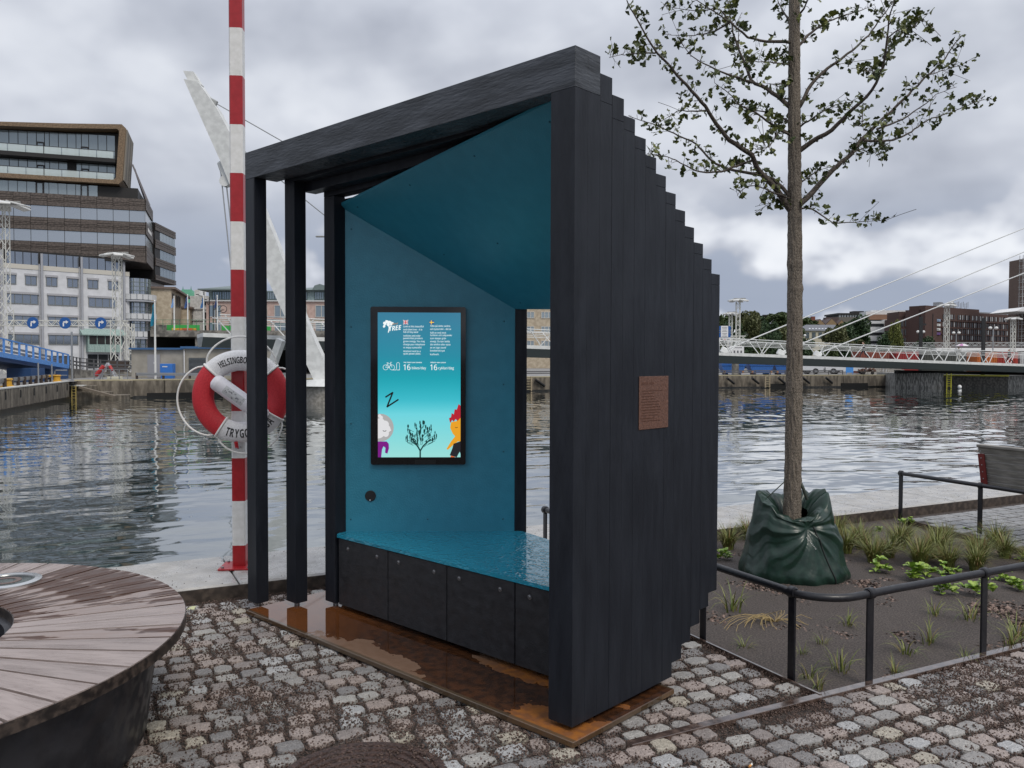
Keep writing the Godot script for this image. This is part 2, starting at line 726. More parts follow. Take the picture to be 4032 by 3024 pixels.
func build_paving() -> void:
	var sand := grain("joint_sand", Color(0.045, 0.035, 0.030), Color(0.105, 0.083, 0.072), 0.5, 0.06, 0.75, {"bump": 8.0, "bfreq": 0.15})
	var ground := MB.new()
	# under the setts, and on as plain paving out of the picture
	ground.quad(P(-40, -40, -0.052), P(60, -40, -0.052), P(60, 5.72, -0.052), P(-40, 5.72, -0.052))
	var pav := struct("pavement", ground, sand)
	var tones := [Color(0.20, 0.195, 0.19), Color(0.25, 0.245, 0.235), Color(0.175, 0.155, 0.148), Color(0.215, 0.180, 0.165), Color(0.27, 0.275, 0.28), Color(0.27, 0.25, 0.21), Color(0.15, 0.145, 0.145), Color(0.235, 0.20, 0.185)]
	var gm := []
	for i in tones.size():
		gm.append(granite("granite_%d" % i, tones[i]))
	var shapes := []
	for i in 10:
		shapes.append(sett_mesh(0.104, 0.092, 100 + i))
	var all := []
	var m := 0.4
	var row := 0
	while m < 5.66:
		var s := -2.5 + rng.randf() * 0.1
		while s < 8.2:
			var l := rng.randf_range(0.080, 0.134)
			var c := s + l * 0.5
			var mm := m + rng.randf_range(-0.005, 0.005) + 0.012 * sin(c * 2.1 + row)
			s += l + rng.randf_range(0.008, 0.020)
			if c > 3.0 and mm > 2.74:
				continue
			if c > 1.9 and absf(mm - 2.785) < 0.055:
				continue
			var p := P(c, mm, GY - rng.randf() * 0.006)
			if Vector2(p.x + 0.555, p.z + 3.06).length() < 0.345:
				continue
			var keep := Transform3D((Basis(KD, Vector3.UP, -MD) * Basis(Vector3.UP, rng.randf_range(-0.13, 0.13)) * Basis(Vector3.RIGHT, rng.randf_range(-0.035, 0.035))).scaled_local(Vector3(l / 0.104, 1, rng.randf_range(0.88, 1.10))), p)
			var seen := p.z < -3.15 and absf(p.x / -p.z) < 0.63
			var lp := p - Vector3(0.2529, 0, -3.4077)
			var ku := lp.dot(KU)
			var kv := lp.dot(KV)
			if (ku > -0.03 and ku < 2.5 and kv > -0.03 and kv < 0.63):
				seen = false
			if Vector2(p.x + 2.62, p.z + 3.15).length() < 1.3:
				seen = false
			all.append([p.length() + (0.0 if seen else 100.0), keep])
		m += rng.randf_range(0.102, 0.119)
		row += 1
	all.sort_custom(func(x, y): return x[0] < y[0])
	var tf := []
	var cs := []
	for i in all.size():
		# patches of one quarry's colour
		var q := rng.randi() % 8
		if rng.randf() < 0.35:
			q = [0, 2, 7, 6][rng.randi() % 4]
		if i < 300:
			var o := part("sett", shapes[rng.randi() % 10], gm[q], pav)
			o.transform = all[i][1]
		else:
			tf.append(all[i][1])
			cs.append(tones[q] * 5.0)
	var half := tf.size() / 2
	var mixm := grain("granite_many", Color(0.184, 0.180, 0.176), Color(0.31, 0.305, 0.30), 0.30, 0.055, 0.5, {"oct": 4, "lo": 0.2, "hi": 0.8, "bump": 4.0, "bfreq": 0.08, "vc": true, "seed": 4})
	many("setts", shapes[3], mixm, tf.slice(0, half), cs.slice(0, half), pav)
	many("setts", shapes[7], mixm, tf.slice(half), cs.slice(half), pav)

	# dark lava gravel swept into the joints and lying in drifts
	var g := MB.new()
	g.ball(Vector3.ZERO, Vector3(1, 0.75, 0.85), 5, 3)
	var drift := fbm(1.1, 3, 31)
	var clump := fbm(7.0, 2, 32)
	var gt := []
	var gc := []
	var tries := 0
	while gt.size() < 120000 and tries < 700000:
		tries += 1
		var s := rng.randf_range(-1.6, 5.2)
		var mm := rng.randf_range(1.3, 5.7)
		if s > 3.05 and mm > 2.8:
			continue
		var p := P(s, mm)
		if p.z > -2.9 or absf(p.x / p.z) > 0.72:
			continue
		var dens := drift.get_noise_2d(s, mm) * 1.1 + 0.22 * exp(-pow((s - 1.0) / 0.9, 2.0) - pow((mm - 3.6) / 0.8, 2.0)) + 0.12 * exp(-pow((mm - 2.6) / 0.25, 2.0))
		dens += 0.42 * clump.get_noise_2d(s, mm)
		var on_top := rng.randf() < clampf((dens - 0.10) * 3.0, 0.012, 0.9)
		p.y = (GY - 0.001 + rng.randf() * 0.005) if on_top else (GY - 0.014 + rng.randf() * 0.012)
		var k := rng.randf_range(0.0024, 0.0058)
		gt.append(Transform3D(Basis.from_euler(Vector3(rng.randf(), rng.randf() * TAU, rng.randf())).scaled(Vector3.ONE * k), p))
		var sh := rng.randf_range(0.5, 1.5)
		gc.append(Color(0.095 * sh, 0.068 * sh, 0.058 * sh))
	many("gravel", g.mesh(), lava(), gt, gc, self)

	# the thin steel strip that edges the bed and runs on between the setts
	var st := MB.new()
	st.box(P((1.96 + 9.0) * 0.5, 2.785, GY - 0.03), Vector3(7.04, 0.074, 0.044), 0.002, Basis(KD, Vector3.UP, -MD))
	struct("edging_strip", st, grain("strip_steel", Color(0.045, 0.028, 0.022), Color(0.11, 0.075, 0.06), 0.6, 0.02, 0.16, {"rlo": 0.1, "rhi": 0.2}))
	mats["strip_steel"].clearcoat_enabled = true
	mats["strip_steel"].clearcoat = 1.0
	mats["strip_steel"].clearcoat_roughness = 0.08
	var es := MB.new()
	es.box(P(3.05, 4.25, -0.10), Vector3(0.012, 0.16, 2.93), 0.0, Basis(KD, Vector3.UP, -MD))
	struct("edging_strip", es, mats["strip_steel"])

	# manhole cover with raised rings, half sanded over
	var mh := thing("manhole_cover", "round rusty brown manhole cover with raised rings, half under gravel among the setts", "manhole cover", Vector3(-0.555, GY - 0.004, -3.06))
	var rust := grain("cast_iron", Color(0.035, 0.022, 0.019), Color(0.085, 0.05, 0.042), 0.4, 0.04, 0.5, {"bump": 5.0, "bfreq": 0.1})
	var b := MB.new()
	b.lathe(pv2([0.335, -0.06, 0.335, 0.0, 0.327, 0.004, 0.300, 0.004, 0.297, -0.006, 0.0, -0.006]), 64)
	part("frame", b, rust, mh)
	for rr in [0.275, 0.235, 0.19, 0.14, 0.08]:
		var c := MB.new()
		c.lathe(pv2([rr + 0.011, -0.008, rr + 0.008, 0.003, rr - 0.008, 0.003, rr - 0.011, -0.008]), 48)
		part("ring", c, rust, mh)
	# two small finds on the ground
	var butt := thing("cigarette_butt", "cigarette butt with orange filter lying on the setts by the strip's near end", "cigarette butt", Vector3(0.92, GY + 0.012, -3.16), "", Basis(Vector3.UP, 0.9))
	b = MB.new()
	b.tube(pv3([0, 0, 0, 0.016, 0, 0]), 0.004, 8)
	part("filter", b, plain("filter", Color(0.6, 0.27, 0.07), 0.8), butt)
	b = MB.new()
	b.tube(pv3([0.016, 0, 0, 0.026, 0, 0]), 0.0039, 8)
	part("paper", b, plain("paper", Color(0.7, 0.68, 0.62), 0.8), butt)
	b = MB.new()
	b.prism(pv2([0, 0, 0.02, 0.012, 0.032, 0.0, 0.05, 0.004, 0.042, 0.022, 0.05, 0.036, 0.024, 0.04, 0.012, 0.03]), 0.001, Transform3D(Basis(Vector3.RIGHT, -1.3), Vector3.ZERO))
	solo("fallen_leaf", b, plain("pale_leaf", Color(0.45, 0.46, 0.27), 0.7), "small pale fallen leaf on the setts at the kerb behind the round bench", "leaf", Vector3(-2.02, GY + 0.02, -5.12))


func lava() -> StandardMaterial3D:
	var m := plain("lava", Color(1, 1, 1), 0.85, 0.0, 0.2)
	m.vertex_color_use_as_albedo = true
	return m


# ---------------------------------------------------------------- kiosk

const KU := Vector3(-0.7312, 0, -0.6822)
const KV := Vector3(0.6822, 0, -0.7312)


func build_kiosk() -> void:
	# local x runs to the left along the front, z runs back; layers of timber 85 mm deep step down, in and up
	var k := thing("kiosk", "black stepped timber kiosk with teal interior, seat and lit screen on a rusty plate", "kiosk", Vector3(0.2529, 0, -3.4077), "", Basis(KU, Vector3.UP, KV))
	var wood := grain("black_wood", Color(0.010, 0.012, 0.017), Color(0.016, 0.019, 0.026), 2.2, 0.02, 0.45, {"stretch": Vector3(3.5, 0.4, 3.5), "rlo": 0.4, "rhi": 0.5, "spec": 0.36, "bump": 0.3, "bfreq": 0.09})
	var front := grain("weathered_wood", Color(0.022, 0.026, 0.033), Color(0.058, 0.066, 0.080), 1.5, 0.016, 0.55, {"lo": 0.38, "hi": 0.68, "stretch": Vector3(0.55, 2.2, 0.55), "oct": 6, "bump": 2.0, "bfreq": 0.08})
	var D := 0.0852
	var pw := 0.129
	for i in 14:
		var v := D * i
		var top: float = 2.827 - 0.0698 * maxi(0, i - 1)
		var L := 2.62 - 0.0865 * i
		var bot: float = 0.02 if i <= 8 else 0.02 + 0.0675 * (i - 8)
		var hb: float = [0.165, 0.165, 0.115, 0.10, 0.06, 0.055][mini(i, 5)]
		var j := rng.randf_range(-0.0007, 0.0007)
		var b := MB.new()
		b.box(Vector3(pw * 0.5 + j, (bot + top - hb) * 0.5, v + D * 0.5), Vector3(pw, top - hb - bot - 0.001, D - 0.0004), 0.0012)
		part("wall_post", b, wood, k)
		b = MB.new()
		b.box(Vector3(L * 0.5 + j, top - hb * 0.5, v + D * 0.5), Vector3(L, hb, D - 0.0004), 0.0012)
		part("roof_beam", b, front if i < 2 else wood, k)
		if i in [0, 2, 4]:
			b = MB.new()
			b.box(Vector3(L - 0.0535, (bot + 0.004 + top - hb) * 0.5, v + D * 0.5), Vector3(0.107, top - hb - bot - 0.005, D), 0.003)
			var o := part("front_post", b, wood, k)
			b = MB.new()
			b.tube(pv3([L - 0.0535, 0.0, v + D * 0.5, L - 0.0535, 0.06, v + D * 0.5]), 0.017, 12)
			part("foot", b, plain("zinc", Color(0.35, 0.35, 0.36), 0.4, 0.9), o)
	# last post at the end of the teal wall
	var b := MB.new()
	b.box(Vector3(1.415, 1.09, 1.226), Vector3(0.075, 1.62, 0.075), 0.003, Basis(Vector3.UP, PI / 4))
	part("rear_post", b, wood, k)

	var teal := grain("teal_board", Color(0.028, 0.225, 0.32), Color(0.034, 0.25, 0.355), 1.2, 0.02, 0.36, {"lo": 0.2, "hi": 0.8, "bump": 0.5, "bfreq": 0.3})
	var wet := teal_wet()
	# side wall: local frame W: x along the wall away from the camera, y up, z into the kiosk
	var q2 := sqrt(0.5)
	var W := Transform3D(Basis(Vector3(-q2, 0, q2), Vector3.UP, Vector3(-q2, 0, -q2)), Vector3(2.195, 0, 0.401))
	b = MB.new()
	b.prism(pv2([0, 0.455, 1.099, 0.455, 1.099, 1.892, 0, 2.527]), 0.02, W)
	var wall := part("teal_wall", b, teal, k)
	b = MB.new()
	b.prism(pv2([0.0, 0.02, 1.099, 0.3, 1.099, 1.90, 0.0, 2.46]), 0.05, W.translated_local(Vector3(0, 0, -0.022)))
	part("wall_backing", b, wood, k)
	var screw := plain("teal_screw", Color(0.02, 0.13, 0.18), 0.3, 0.3)
	for p in [[0.072, 1.751], [0.07, 1.146], [1.026, 1.393], [1.027, 0.969], [0.066, 0.541], [0.549, 0.541], [1.025, 0.54], [1.028, 1.79], [0.075, 2.36]]:
		b = MB.new()
		b.ball(Vector3.ZERO, Vector3(0.0055, 0.0055, 0.003), 10, 5)
		part("screw", b, screw, wall).transform = W.translated_local(Vector3(p[0], p[1], 0.001))
	# charging socket
	b = MB.new()
	b.xf = W.translated_local(Vector3(0.190, 0.690, 0)) * Transform3D(Basis(Vector3.RIGHT, PI / 2), Vector3.ZERO)
	b.lathe(pv2([0.034, 0, 0.034, 0.006, 0.031, 0.009, 0.0, 0.009]), 32)
	var sock := part("socket", b, plain("black_plastic", Color(0.012, 0.012, 0.013), 0.4), k)
	b = MB.new()
	b.ball(Vector3(0.188, 0.664, 0.010), Vector3(0.0045, 0.0045, 0.002), 10, 5)
	b.xf = Transform3D.IDENTITY
	part("status_lamp", b, plain("white_dot", Color(0.75, 0.75, 0.75), 0.4), sock).transform = W

	# ceiling
	var A := Vector3(2.195, 2.502, 0.401)
	var B := Vector3(0.131, 2.665, 0.073)
	var C := Vector3(1.418, 1.867, 1.178)
	var E := Vector3(0.131, 1.812, 1.178)
	var up := Vector3(0, 0.014, 0)
	b = MB.new()
	for t in [[A, B, E], [A, E, C]]:
		b.tri(t[0], t[1], t[2])
		b.tri(t[0] + up, t[2] + up, t[1] + up)
	for t in [[A, B], [B, E], [E, C], [C, A]]:
		b.quad(t[1], t[0], t[0] + up, t[1] + up)
	var ceil := part("teal_ceiling", b, teal, k)
	var nn := (B - A).cross(E - A).normalized()
	for p in [[0.06, 0.05], [0.35, 0.06], [0.65, 0.06], [0.93, 0.06], [0.1, 0.5], [0.4, 0.5], [0.68, 0.5], [0.93, 0.5], [0.1, 0.94], [0.5, 0.95], [0.8, 0.95]]:
		var at := A.lerp(B, p[0]).lerp(C.lerp(E, p[0]), p[1])
		b = MB.new()
		b.ball(at, Vector3(0.006, 0.0045, 0.006), 8, 4)
		part("screw", b, screw, ceil)

	# seat
	var flat := Transform3D(Basis(Vector3.RIGHT, Vector3(0, 0, 1), Vector3(0, -1, 0)), Vector3(0, 0.445, 0))
	b = MB.new()
	b.prism(pv2([2.140, 0.338, 0.131, 0.338, 0.131, 0.88, 1.385, 1.205, 1.43, 1.178, 2.19, 0.41]), 0.02, flat)
	var seat := part("seat", b, wet, k)
	b = MB.new()
	b.prism(pv2([2.13, 0.36, 0.133, 0.36, 0.133, 0.38, 2.12, 0.38]), 0.41, Transform3D(flat.basis, Vector3(0, 0.025, 0)))
	part("seat_box", b, wood, k)
	b = MB.new()
	b.prism(pv2([2.12, 0.40, 0.135, 0.40, 0.135, 0.86, 1.38, 1.19]), 0.35, Transform3D(flat.basis, Vector3(0, 0.07, 0)))
	part("seat_box", b, wood, k)
	b = MB.new()
	b.xf = Transform3D(Basis.IDENTITY, Vector3(2.0, 0.4452, 0.512))
	b.lathe(pv2([0.030, 0, 0.030, 0.003, 0.022, 0.003, 0.022, 0.0005, 0.0, 0.0005]), 28)
	part("cable_grommet", b, mats["black_plastic"], seat)
	var board := grain("black_board", Color(0.012, 0.013, 0.016), Color(0.022, 0.023, 0.027), 0.9, 0.03, 0.42, {"bump": 0.7, "bfreq": 0.2, "rlo": 0.34, "rhi": 0.55})
	var seams := [2.137, 1.65, 1.146, 0.645, 0.131]
	for i in 4:
		b = MB.new()
		b.box(Vector3((seams[i] + seams[i + 1]) * 0.5, 0.235, 0.352), Vector3(seams[i] - seams[i + 1] - 0.007, 0.412, 0.014), 0.0025)
		var kp := part("kick_panel", b, board, k)
		for u in [seams[i] - 0.10, seams[i + 1] + 0.10]:
			b = MB.new()
			b.xf = Transform3D(Basis(Vector3.RIGHT, -PI / 2), Vector3(u, 0.388, 0.345))
			b.lathe(pv2([0.0125, 0, 0.0125, 0.0016, 0.0085, 0.0022, 0.0085, 0.004, 0.006, 0.0055, 0.003, 0.0055, 0.003, 0.003, 0, 0.003]), 20)
			part("bolt", b, plain("dark_bolt", Color(0.22, 0.22, 0.23), 0.35, 0.8), kp)
	# rusty base plate
	b = MB.new()
	b.box(Vector3(1.235, -0.013, 0.315), Vector3(2.59, 0.026, 0.76), 0.003)
	part("base_plate", b, rust_plate(), k)
	b = MB.new()
	b.box(Vector3(1.235, -0.032, 0.315), Vector3(2.54, 0.013, 0.70), 0.0)
	part("base_plate", b, wood, k)

	# copper-brown plaque on the outer wall
	var plaque := thing("plaque", "small rust brown metal plaque with tiny raised lines on the kiosk's black side wall", "plaque", Vector3(0.2529, 0, -3.4077) + KV * 0.467, "", Basis(KV, Vector3.UP, -KU))
	b = MB.new()
	b.box(Vector3(0.121, 1.354, 0.003), Vector3(0.242, 0.243, 0.003), 0.001)
	part("sheet", b, grain("plaque_rust", Color(0.085, 0.038, 0.024), Color(0.16, 0.078, 0.052), 0.3, 0.04, 0.45, {"bump": 3.0, "bfreq": 0.1}), plaque)
	var wr := RandomNumberGenerator.new()
	wr.seed = 5
	b = MB.new()
	for ln in 13:
		var x := 0.018
		var hgt := 0.011 if ln == 0 else 0.0042
		var y := 1.443 - (0.0 if ln == 0 else 0.022) - ln * 0.0125
		var stop: float = 0.12 if ln == 0 else 0.09 + wr.randf() * 0.1
		while x < stop:
			var lw := hgt * wr.randf_range(0.4, 0.8)
			b.box(Vector3(x + lw * 0.5, y, 0.0048), Vector3(lw, hgt * wr.randf_range(0.6, 1.0), 0.0012), 0.0)
			x += lw + hgt * (0.35 if wr.randf() < 0.82 else 1.0)
	part("raised_lines", b, plain("plaque_edge", Color(0.12, 0.055, 0.036), 0.35, 0.3), plaque)
	build_screen(k, W)


func teal_wet() -> StandardMaterial3D:
	# teal seat board under beads and runs of rain
	var m := plain("teal_wet", Color(0.020, 0.235, 0.34), 0.07, 0.0, 0.5)
	var n := 1024
	var r := RandomNumberGenerator.new()
	r.seed = 77
	var im := Image.create(n, n, false, Image.FORMAT_RF)
	var hs := PackedFloat32Array()
	hs.resize(n * n)
	for d in 5200:
		var cx := r.randi() % n
		var cy := r.randi() % n
		var big := r.randf()
		var ra: float = 3.0 + 9.0 * pow(big, 4.0)
		var rb: float = ra * r.randf_range(0.6, 1.3) * (1.0 + 1.5 * pow(big, 8.0))
		var an := r.randf() * PI
		var R := int(maxf(ra, rb)) + 1
		var ca := cos(an)
		var sa := sin(an)
		for y in range(-R, R + 1):
			for x in range(-R, R + 1):
				var ex := (x * ca + y * sa) / ra
				var ey := (-x * sa + y * ca) / rb
				var q := 1.0 - ex * ex - ey * ey
				if q > 0.0:
					var at := posmod(cy + y, n) * n + posmod(cx + x, n)
					hs[at] = maxf(hs[at], sqrt(q) * minf(ra, rb) * 0.05)
	for y in n:
		for x in n:
			im.set_pixel(x, y, Color(hs[y * n + x], 0, 0))
	im.convert(Image.FORMAT_RGBA8)
	im.bump_map_to_normal_map(8.0)
	m.normal_enabled = true
	m.normal_texture = ImageTexture.create_from_image(im)
	m.normal_scale = 1.0
	m.uv1_triplanar = true
	m.uv1_world_triplanar = true
	m.uv1_scale = Vector3.ONE / 1.15
	return m


func rust_plate() -> StandardMaterial3D:
	# weathering steel: bright orange where it has dried, dark brown and mirror-smooth under the puddle
	var m := plain("rust_plate", Color(1, 1, 1), 1.0, 0.0, 0.55)
	var wd := 1024
	var hg := 320
	var f := fbm(0.006, 4, 12)
	var g := fbm(0.035, 4, 13)
	var al := Image.create(wd, hg, false, Image.FORMAT_RGB8)
	var ro := Image.create(wd, hg, false, Image.FORMAT_RGB8)
	for y in hg:
		for x in wd:
			# x runs left along the front (0 at the right-hand end), y runs back
			var u := -0.06 + 2.59 * x / wd
			var v := -0.065 + 0.76 * y / hg
			var a := f.get_noise_2d(x * 0.9, y * 1.3)
			var c := g.get_noise_2d(x, y)
			# the puddle covers nearly all; islands stay dry along the front, at the right end and under the seat front
			var isle := maxf(1.0 - pow((u - 1.36) / 0.46, 2.0) - pow((v + 0.06) / 0.16, 2.0), maxf(1.0 - pow((u + 0.05) / 0.36, 2.0) - pow((v - 0.02) / 0.17, 2.0), 0.9 - pow((u - 0.42) / 0.50, 2.0) - pow((v - 0.36) / 0.085, 2.0)))
			var pool := 1.0 - smoothstep(-0.05, 0.05, isle + 0.9 * a + 0.35 * c)
			var dry := Color(0.27, 0.10, 0.022).lerp(Color(0.17, 0.065, 0.022), clampf(0.5 + c * 1.6, 0, 1)).lerp(Color(0.16, 0.095, 0.06), smoothstep(0.6, 1.0, u))
			var damp := Color(0.065, 0.026, 0.011).lerp(Color(0.030, 0.014, 0.008), clampf(0.5 + c * 1.5 + a * 0.5, 0, 1))
			if u > 1.5:
				damp = damp.lerp(Color(0.16, 0.055, 0.016), clampf((u - 1.5) * 1.2, 0, 0.7))
			var col := dry.lerp(damp, pool)
			if v < -0.045 or v > 0.68:
				col = col.lerp(Color(0.07, 0.05, 0.03), 0.8)
			al.set_pixel(x, y, col.linear_to_srgb())
			var rr := lerpf(0.42 + 0.2 * c, 0.035, pool)
			ro.set_pixel(x, y, Color(rr, rr, rr))
	m.albedo_texture = ImageTexture.create_from_image(al)
	m.roughness_texture = ImageTexture.create_from_image(ro)
	m.uv1_triplanar = true
	# the plate's own axes: x from -0.06, z from -0.065
	m.uv1_scale = Vector3(1.0 / 2.59, 1.0, 1.0 / 0.76)
	m.uv1_offset = Vector3(0.06 / 2.59, 0, 0.065 / 0.76)
	m.uv1_triplanar_sharpness = 20.0
	return m


# ---------------------------------------------------------------- the screen

func fill(im: Image, poly: Array, c: Color) -> void:
	# even-odd scanline fill of a flat list of x, y
	var n := poly.size() / 2
	var y0 := 1e9
	var y1 := -1e9
	for i in n:
		y0 = minf(y0, poly[i * 2 + 1])
		y1 = maxf(y1, poly[i * 2 + 1])
	for y in range(maxi(0, int(y0)), mini(im.get_height(), int(y1) + 1)):
		var xs := []
		var yy := y + 0.5
		for i in n:
			var j := (i + 1) % n
			var ya: float = poly[i * 2 + 1]
			var yb: float = poly[j * 2 + 1]
			if (ya <= yy) != (yb <= yy):
				xs.append(poly[i * 2] + (yy - ya) / (yb - ya) * (poly[j * 2] - poly[i * 2]))
		xs.sort()
		for q in range(0, xs.size() - 1, 2):
			for x in range(maxi(0, int(xs[q] + 0.5)), mini(im.get_width(), int(xs[q + 1] + 0.5))):
				im.set_pixel(x, y, c)


func disc(im: Image, cx: float, cy: float, rx: float, ry: float, c: Color, turn := 0.0) -> void:
	var p := []
	for i in 28:
		var a := TAU * i / 28
		var x := cos(a) * rx
		var y := sin(a) * ry
		p.append(cx + x * cos(turn) - y * sin(turn))
		p.append(cy + x * sin(turn) + y * cos(turn))
	fill(im, p, c)


func stroke(im: Image, p: Array, w: float, c: Color) -> void:
	for i in range(0, p.size() - 2, 2):
		var a := Vector2(p[i], p[i + 1])
		var b := Vector2(p[i + 2], p[i + 3])
		var d := (b - a).normalized() * w * 0.5
		var o := Vector2(-d.y, d.x)
		fill(im, [a.x - d.x * 0.4 + o.x, a.y - d.y * 0.4 + o.y, b.x + d.x * 0.4 + o.x, b.y + d.y * 0.4 + o.y, b.x + d.x * 0.4 - o.x, b.y + d.y * 0.4 - o.y, a.x - d.x * 0.4 - o.x, a.y - d.y * 0.4 - o.y], c)


func screen_picture() -> Image:
	var w := 723
	var h := 1269
	var im := Image.create(w, h, false, Image.FORMAT_RGB8)
	var stops := [[0.0, Color(0.17, 0.46, 0.58)], [0.30, Color(0.10, 0.53, 0.62)], [0.45, Color(0.08, 0.62, 0.68)], [0.60, Color(0.22, 0.72, 0.78)], [0.70, Color(0.42, 0.82, 0.86)], [1.0, Color(0.60, 0.86, 0.84)]]
	for y in h:
		var t := y / float(h)
		var c: Color = stops[0][1]
		for i in stops.size() - 1:
			if t >= stops[i][0]:
				c = stops[i][1].lerp(stops[i + 1][1], clampf((t - stops[i][0]) / (stops[i + 1][0] - stops[i][0]), 0, 1))
		im.fill_rect(Rect2i(0, y, w, 1), c)
	var white := Color(0.93, 0.96, 0.96)
	# little tree emblem
	for q in [[62, 95, 16, 14], [84, 82, 20, 12], [108, 86, 18, 11], [92, 106, 14, 14], [118, 104, 11, 10], [56, 120, 10, 14], [130, 92, 9, 8]]:
		disc(im, q[0], q[1], q[2], q[3], white, 0.5)
	stroke(im, [92, 174, 100, 140, 96, 112], 9, white)
	stroke(im, [99, 145, 116, 110], 6, white)
	# flags
	im.fill_rect(Rect2i(223, 67, 40, 36), Color(0.10, 0.16, 0.42))
	stroke(im, [223, 67, 263, 103], 8, white)
	stroke(im, [263, 67, 223, 103], 8, white)
	stroke(im, [223, 67, 263, 103], 3, Color(0.75, 0.1, 0.15))
	stroke(im, [263, 67, 223, 103], 3, Color(0.75, 0.1, 0.15))
	im.fill_rect(Rect2i(236, 67, 14, 36), white)
	im.fill_rect(Rect2i(223, 79, 40, 12), white)
	im.fill_rect(Rect2i(239, 67, 8, 36), Color(0.75, 0.1, 0.15))
	im.fill_rect(Rect2i(223, 82, 40, 6), Color(0.75, 0.1, 0.15))
	im.fill_rect(Rect2i(452, 68, 38, 34), Color(0.12, 0.30, 0.55))
	im.fill_rect(Rect2i(463, 68, 8, 34), Color(0.95, 0.78, 0.25))
	im.fill_rect(Rect2i(452, 81, 38, 8), Color(0.95, 0.78, 0.25))
	# bicycle and charging post in outline
	for cx in [68, 124]:
		var p := []
		for i in 25:
			p.append(cx + 22 * cos(TAU * i / 24))
			p.append(480 + 22 * sin(TAU * i / 24))
		stroke(im, p, 3.2, white)
	stroke(im, [68, 480, 84, 448, 114, 448, 124, 480], 3, white)
	stroke(im, [84, 448, 98, 482, 114, 448, 110, 436, 122, 436], 3, white)
	stroke(im, [78, 440, 92, 440], 4, white)
	stroke(im, [98, 482, 68, 480], 3, white)
	stroke(im, [124, 502, 160, 502, 164, 484, 164, 448, 170, 438, 180, 436, 188, 444, 190, 502, 168, 502], 3.2, white)
	# sleeping Z
	stroke(im, [68, 740, 130, 700, 80, 826, 178, 762], 13, Color(0.02, 0.03, 0.03))
	# plain grey round head with a purple arm
	disc(im, 22, 1008, 116, 122, Color(0.66, 0.66, 0.66))
	for q in [[0, 1030, 70, 74], [60, 980, 36, 34], [80, 1020, 30, 34], [70, 1060, 26, 30], [20, 960, 40, 34], [30, 920, 14, 16], [16, 906, 14, 16], [108, 1030, 8, 8]]:
		disc(im, q[0], q[1], q[2], q[3], Color(0.86, 0.86, 0.87))
	stroke(im, [44, 1034, 52, 1040, 64, 1040, 72, 1034], 5, Color(0.05, 0.05, 0.06))
	fill(im, [0, 1130, 76, 1130, 94, 1150, 96, 1190, 82, 1238, 62, 1228, 66, 1186, 48, 1172, 36, 1200, 28, 1269, 0, 1269], Color(0.47, 0.05, 0.50))
	# wind tree
	var green := Color(0.03, 0.22, 0.22)
	stroke(im, [369, 1269, 369, 1210, 340, 1160, 300, 1110], 13, green)
	stroke(im, [369, 1215, 396, 1170, 460, 1110], 12, green)
	stroke(im, [345, 1168, 345, 1080, 340, 1010], 8, green)
	var r := RandomNumberGenerator.new()
	r.seed = 9
	for i in 48:
		var a := r.randf() * TAU
		var q := sqrt(r.randf())
		var x := 372.0 + cos(a) * q * 146.0
		var y := 1055.0 + sin(a) * q * 100.0
		var hx := 372.0 + (x - 372.0) * 0.55
		stroke(im, [hx, minf(y + 50, 1180), x, y + 26, x, y + 14], 3.5, green)
		disc(im, x, y, r.randf_range(4, 8), r.randf_range(13, 21), green)
	# orange figure with red hair and dark shorts, cut by the edge
	fill(im, [723, 900, 690, 950, 640, 960, 632, 1010, 654, 1060, 676, 1085, 640, 1130, 600, 1196, 612, 1204, 660, 1160, 700, 1130, 723, 1130], Color(0.90, 0.62, 0.12))
	fill(im, [723, 815, 706, 800, 690, 850, 672, 846, 664, 892, 645, 880, 640, 916, 622, 926, 632, 968, 650, 940, 664, 956, 680, 932, 697, 950, 723, 920], Color(0.70, 0.10, 0.17))
	stroke(im, [676, 1004, 686, 1010, 698, 1004], 4, Color(0.1, 0.05, 0.03))
	fill(im, [723, 1128, 662, 1150, 652, 1190, 628, 1252, 690, 1269, 716, 1220, 723, 1240], Color(0.12, 0.12, 0.14))
	fill(im, [640, 1255, 676, 1266, 670, 1269, 634, 1269], Color(0.85, 0.4, 0.2))
	return im


func label_mesh(text: String, size: float, bold := false, depth := 0.001) -> TextMesh:
	# size: height of a capital in metres
	var f := SystemFont.new()
	f.font_names = PackedStringArray(["Droid Sans"])
	f.font_weight = 700 if bold else 400
	var m := TextMesh.new()
	m.font = f
	m.font_size = 64
	m.pixel_size = size / (64 * 0.714)
	m.text = text
	m.depth = depth
	m.horizontal_alignment = HORIZONTAL_ALIGNMENT_LEFT
	m.vertical_alignment = VERTICAL_ALIGNMENT_BOTTOM
	m.curve_step = 4.0
	return m


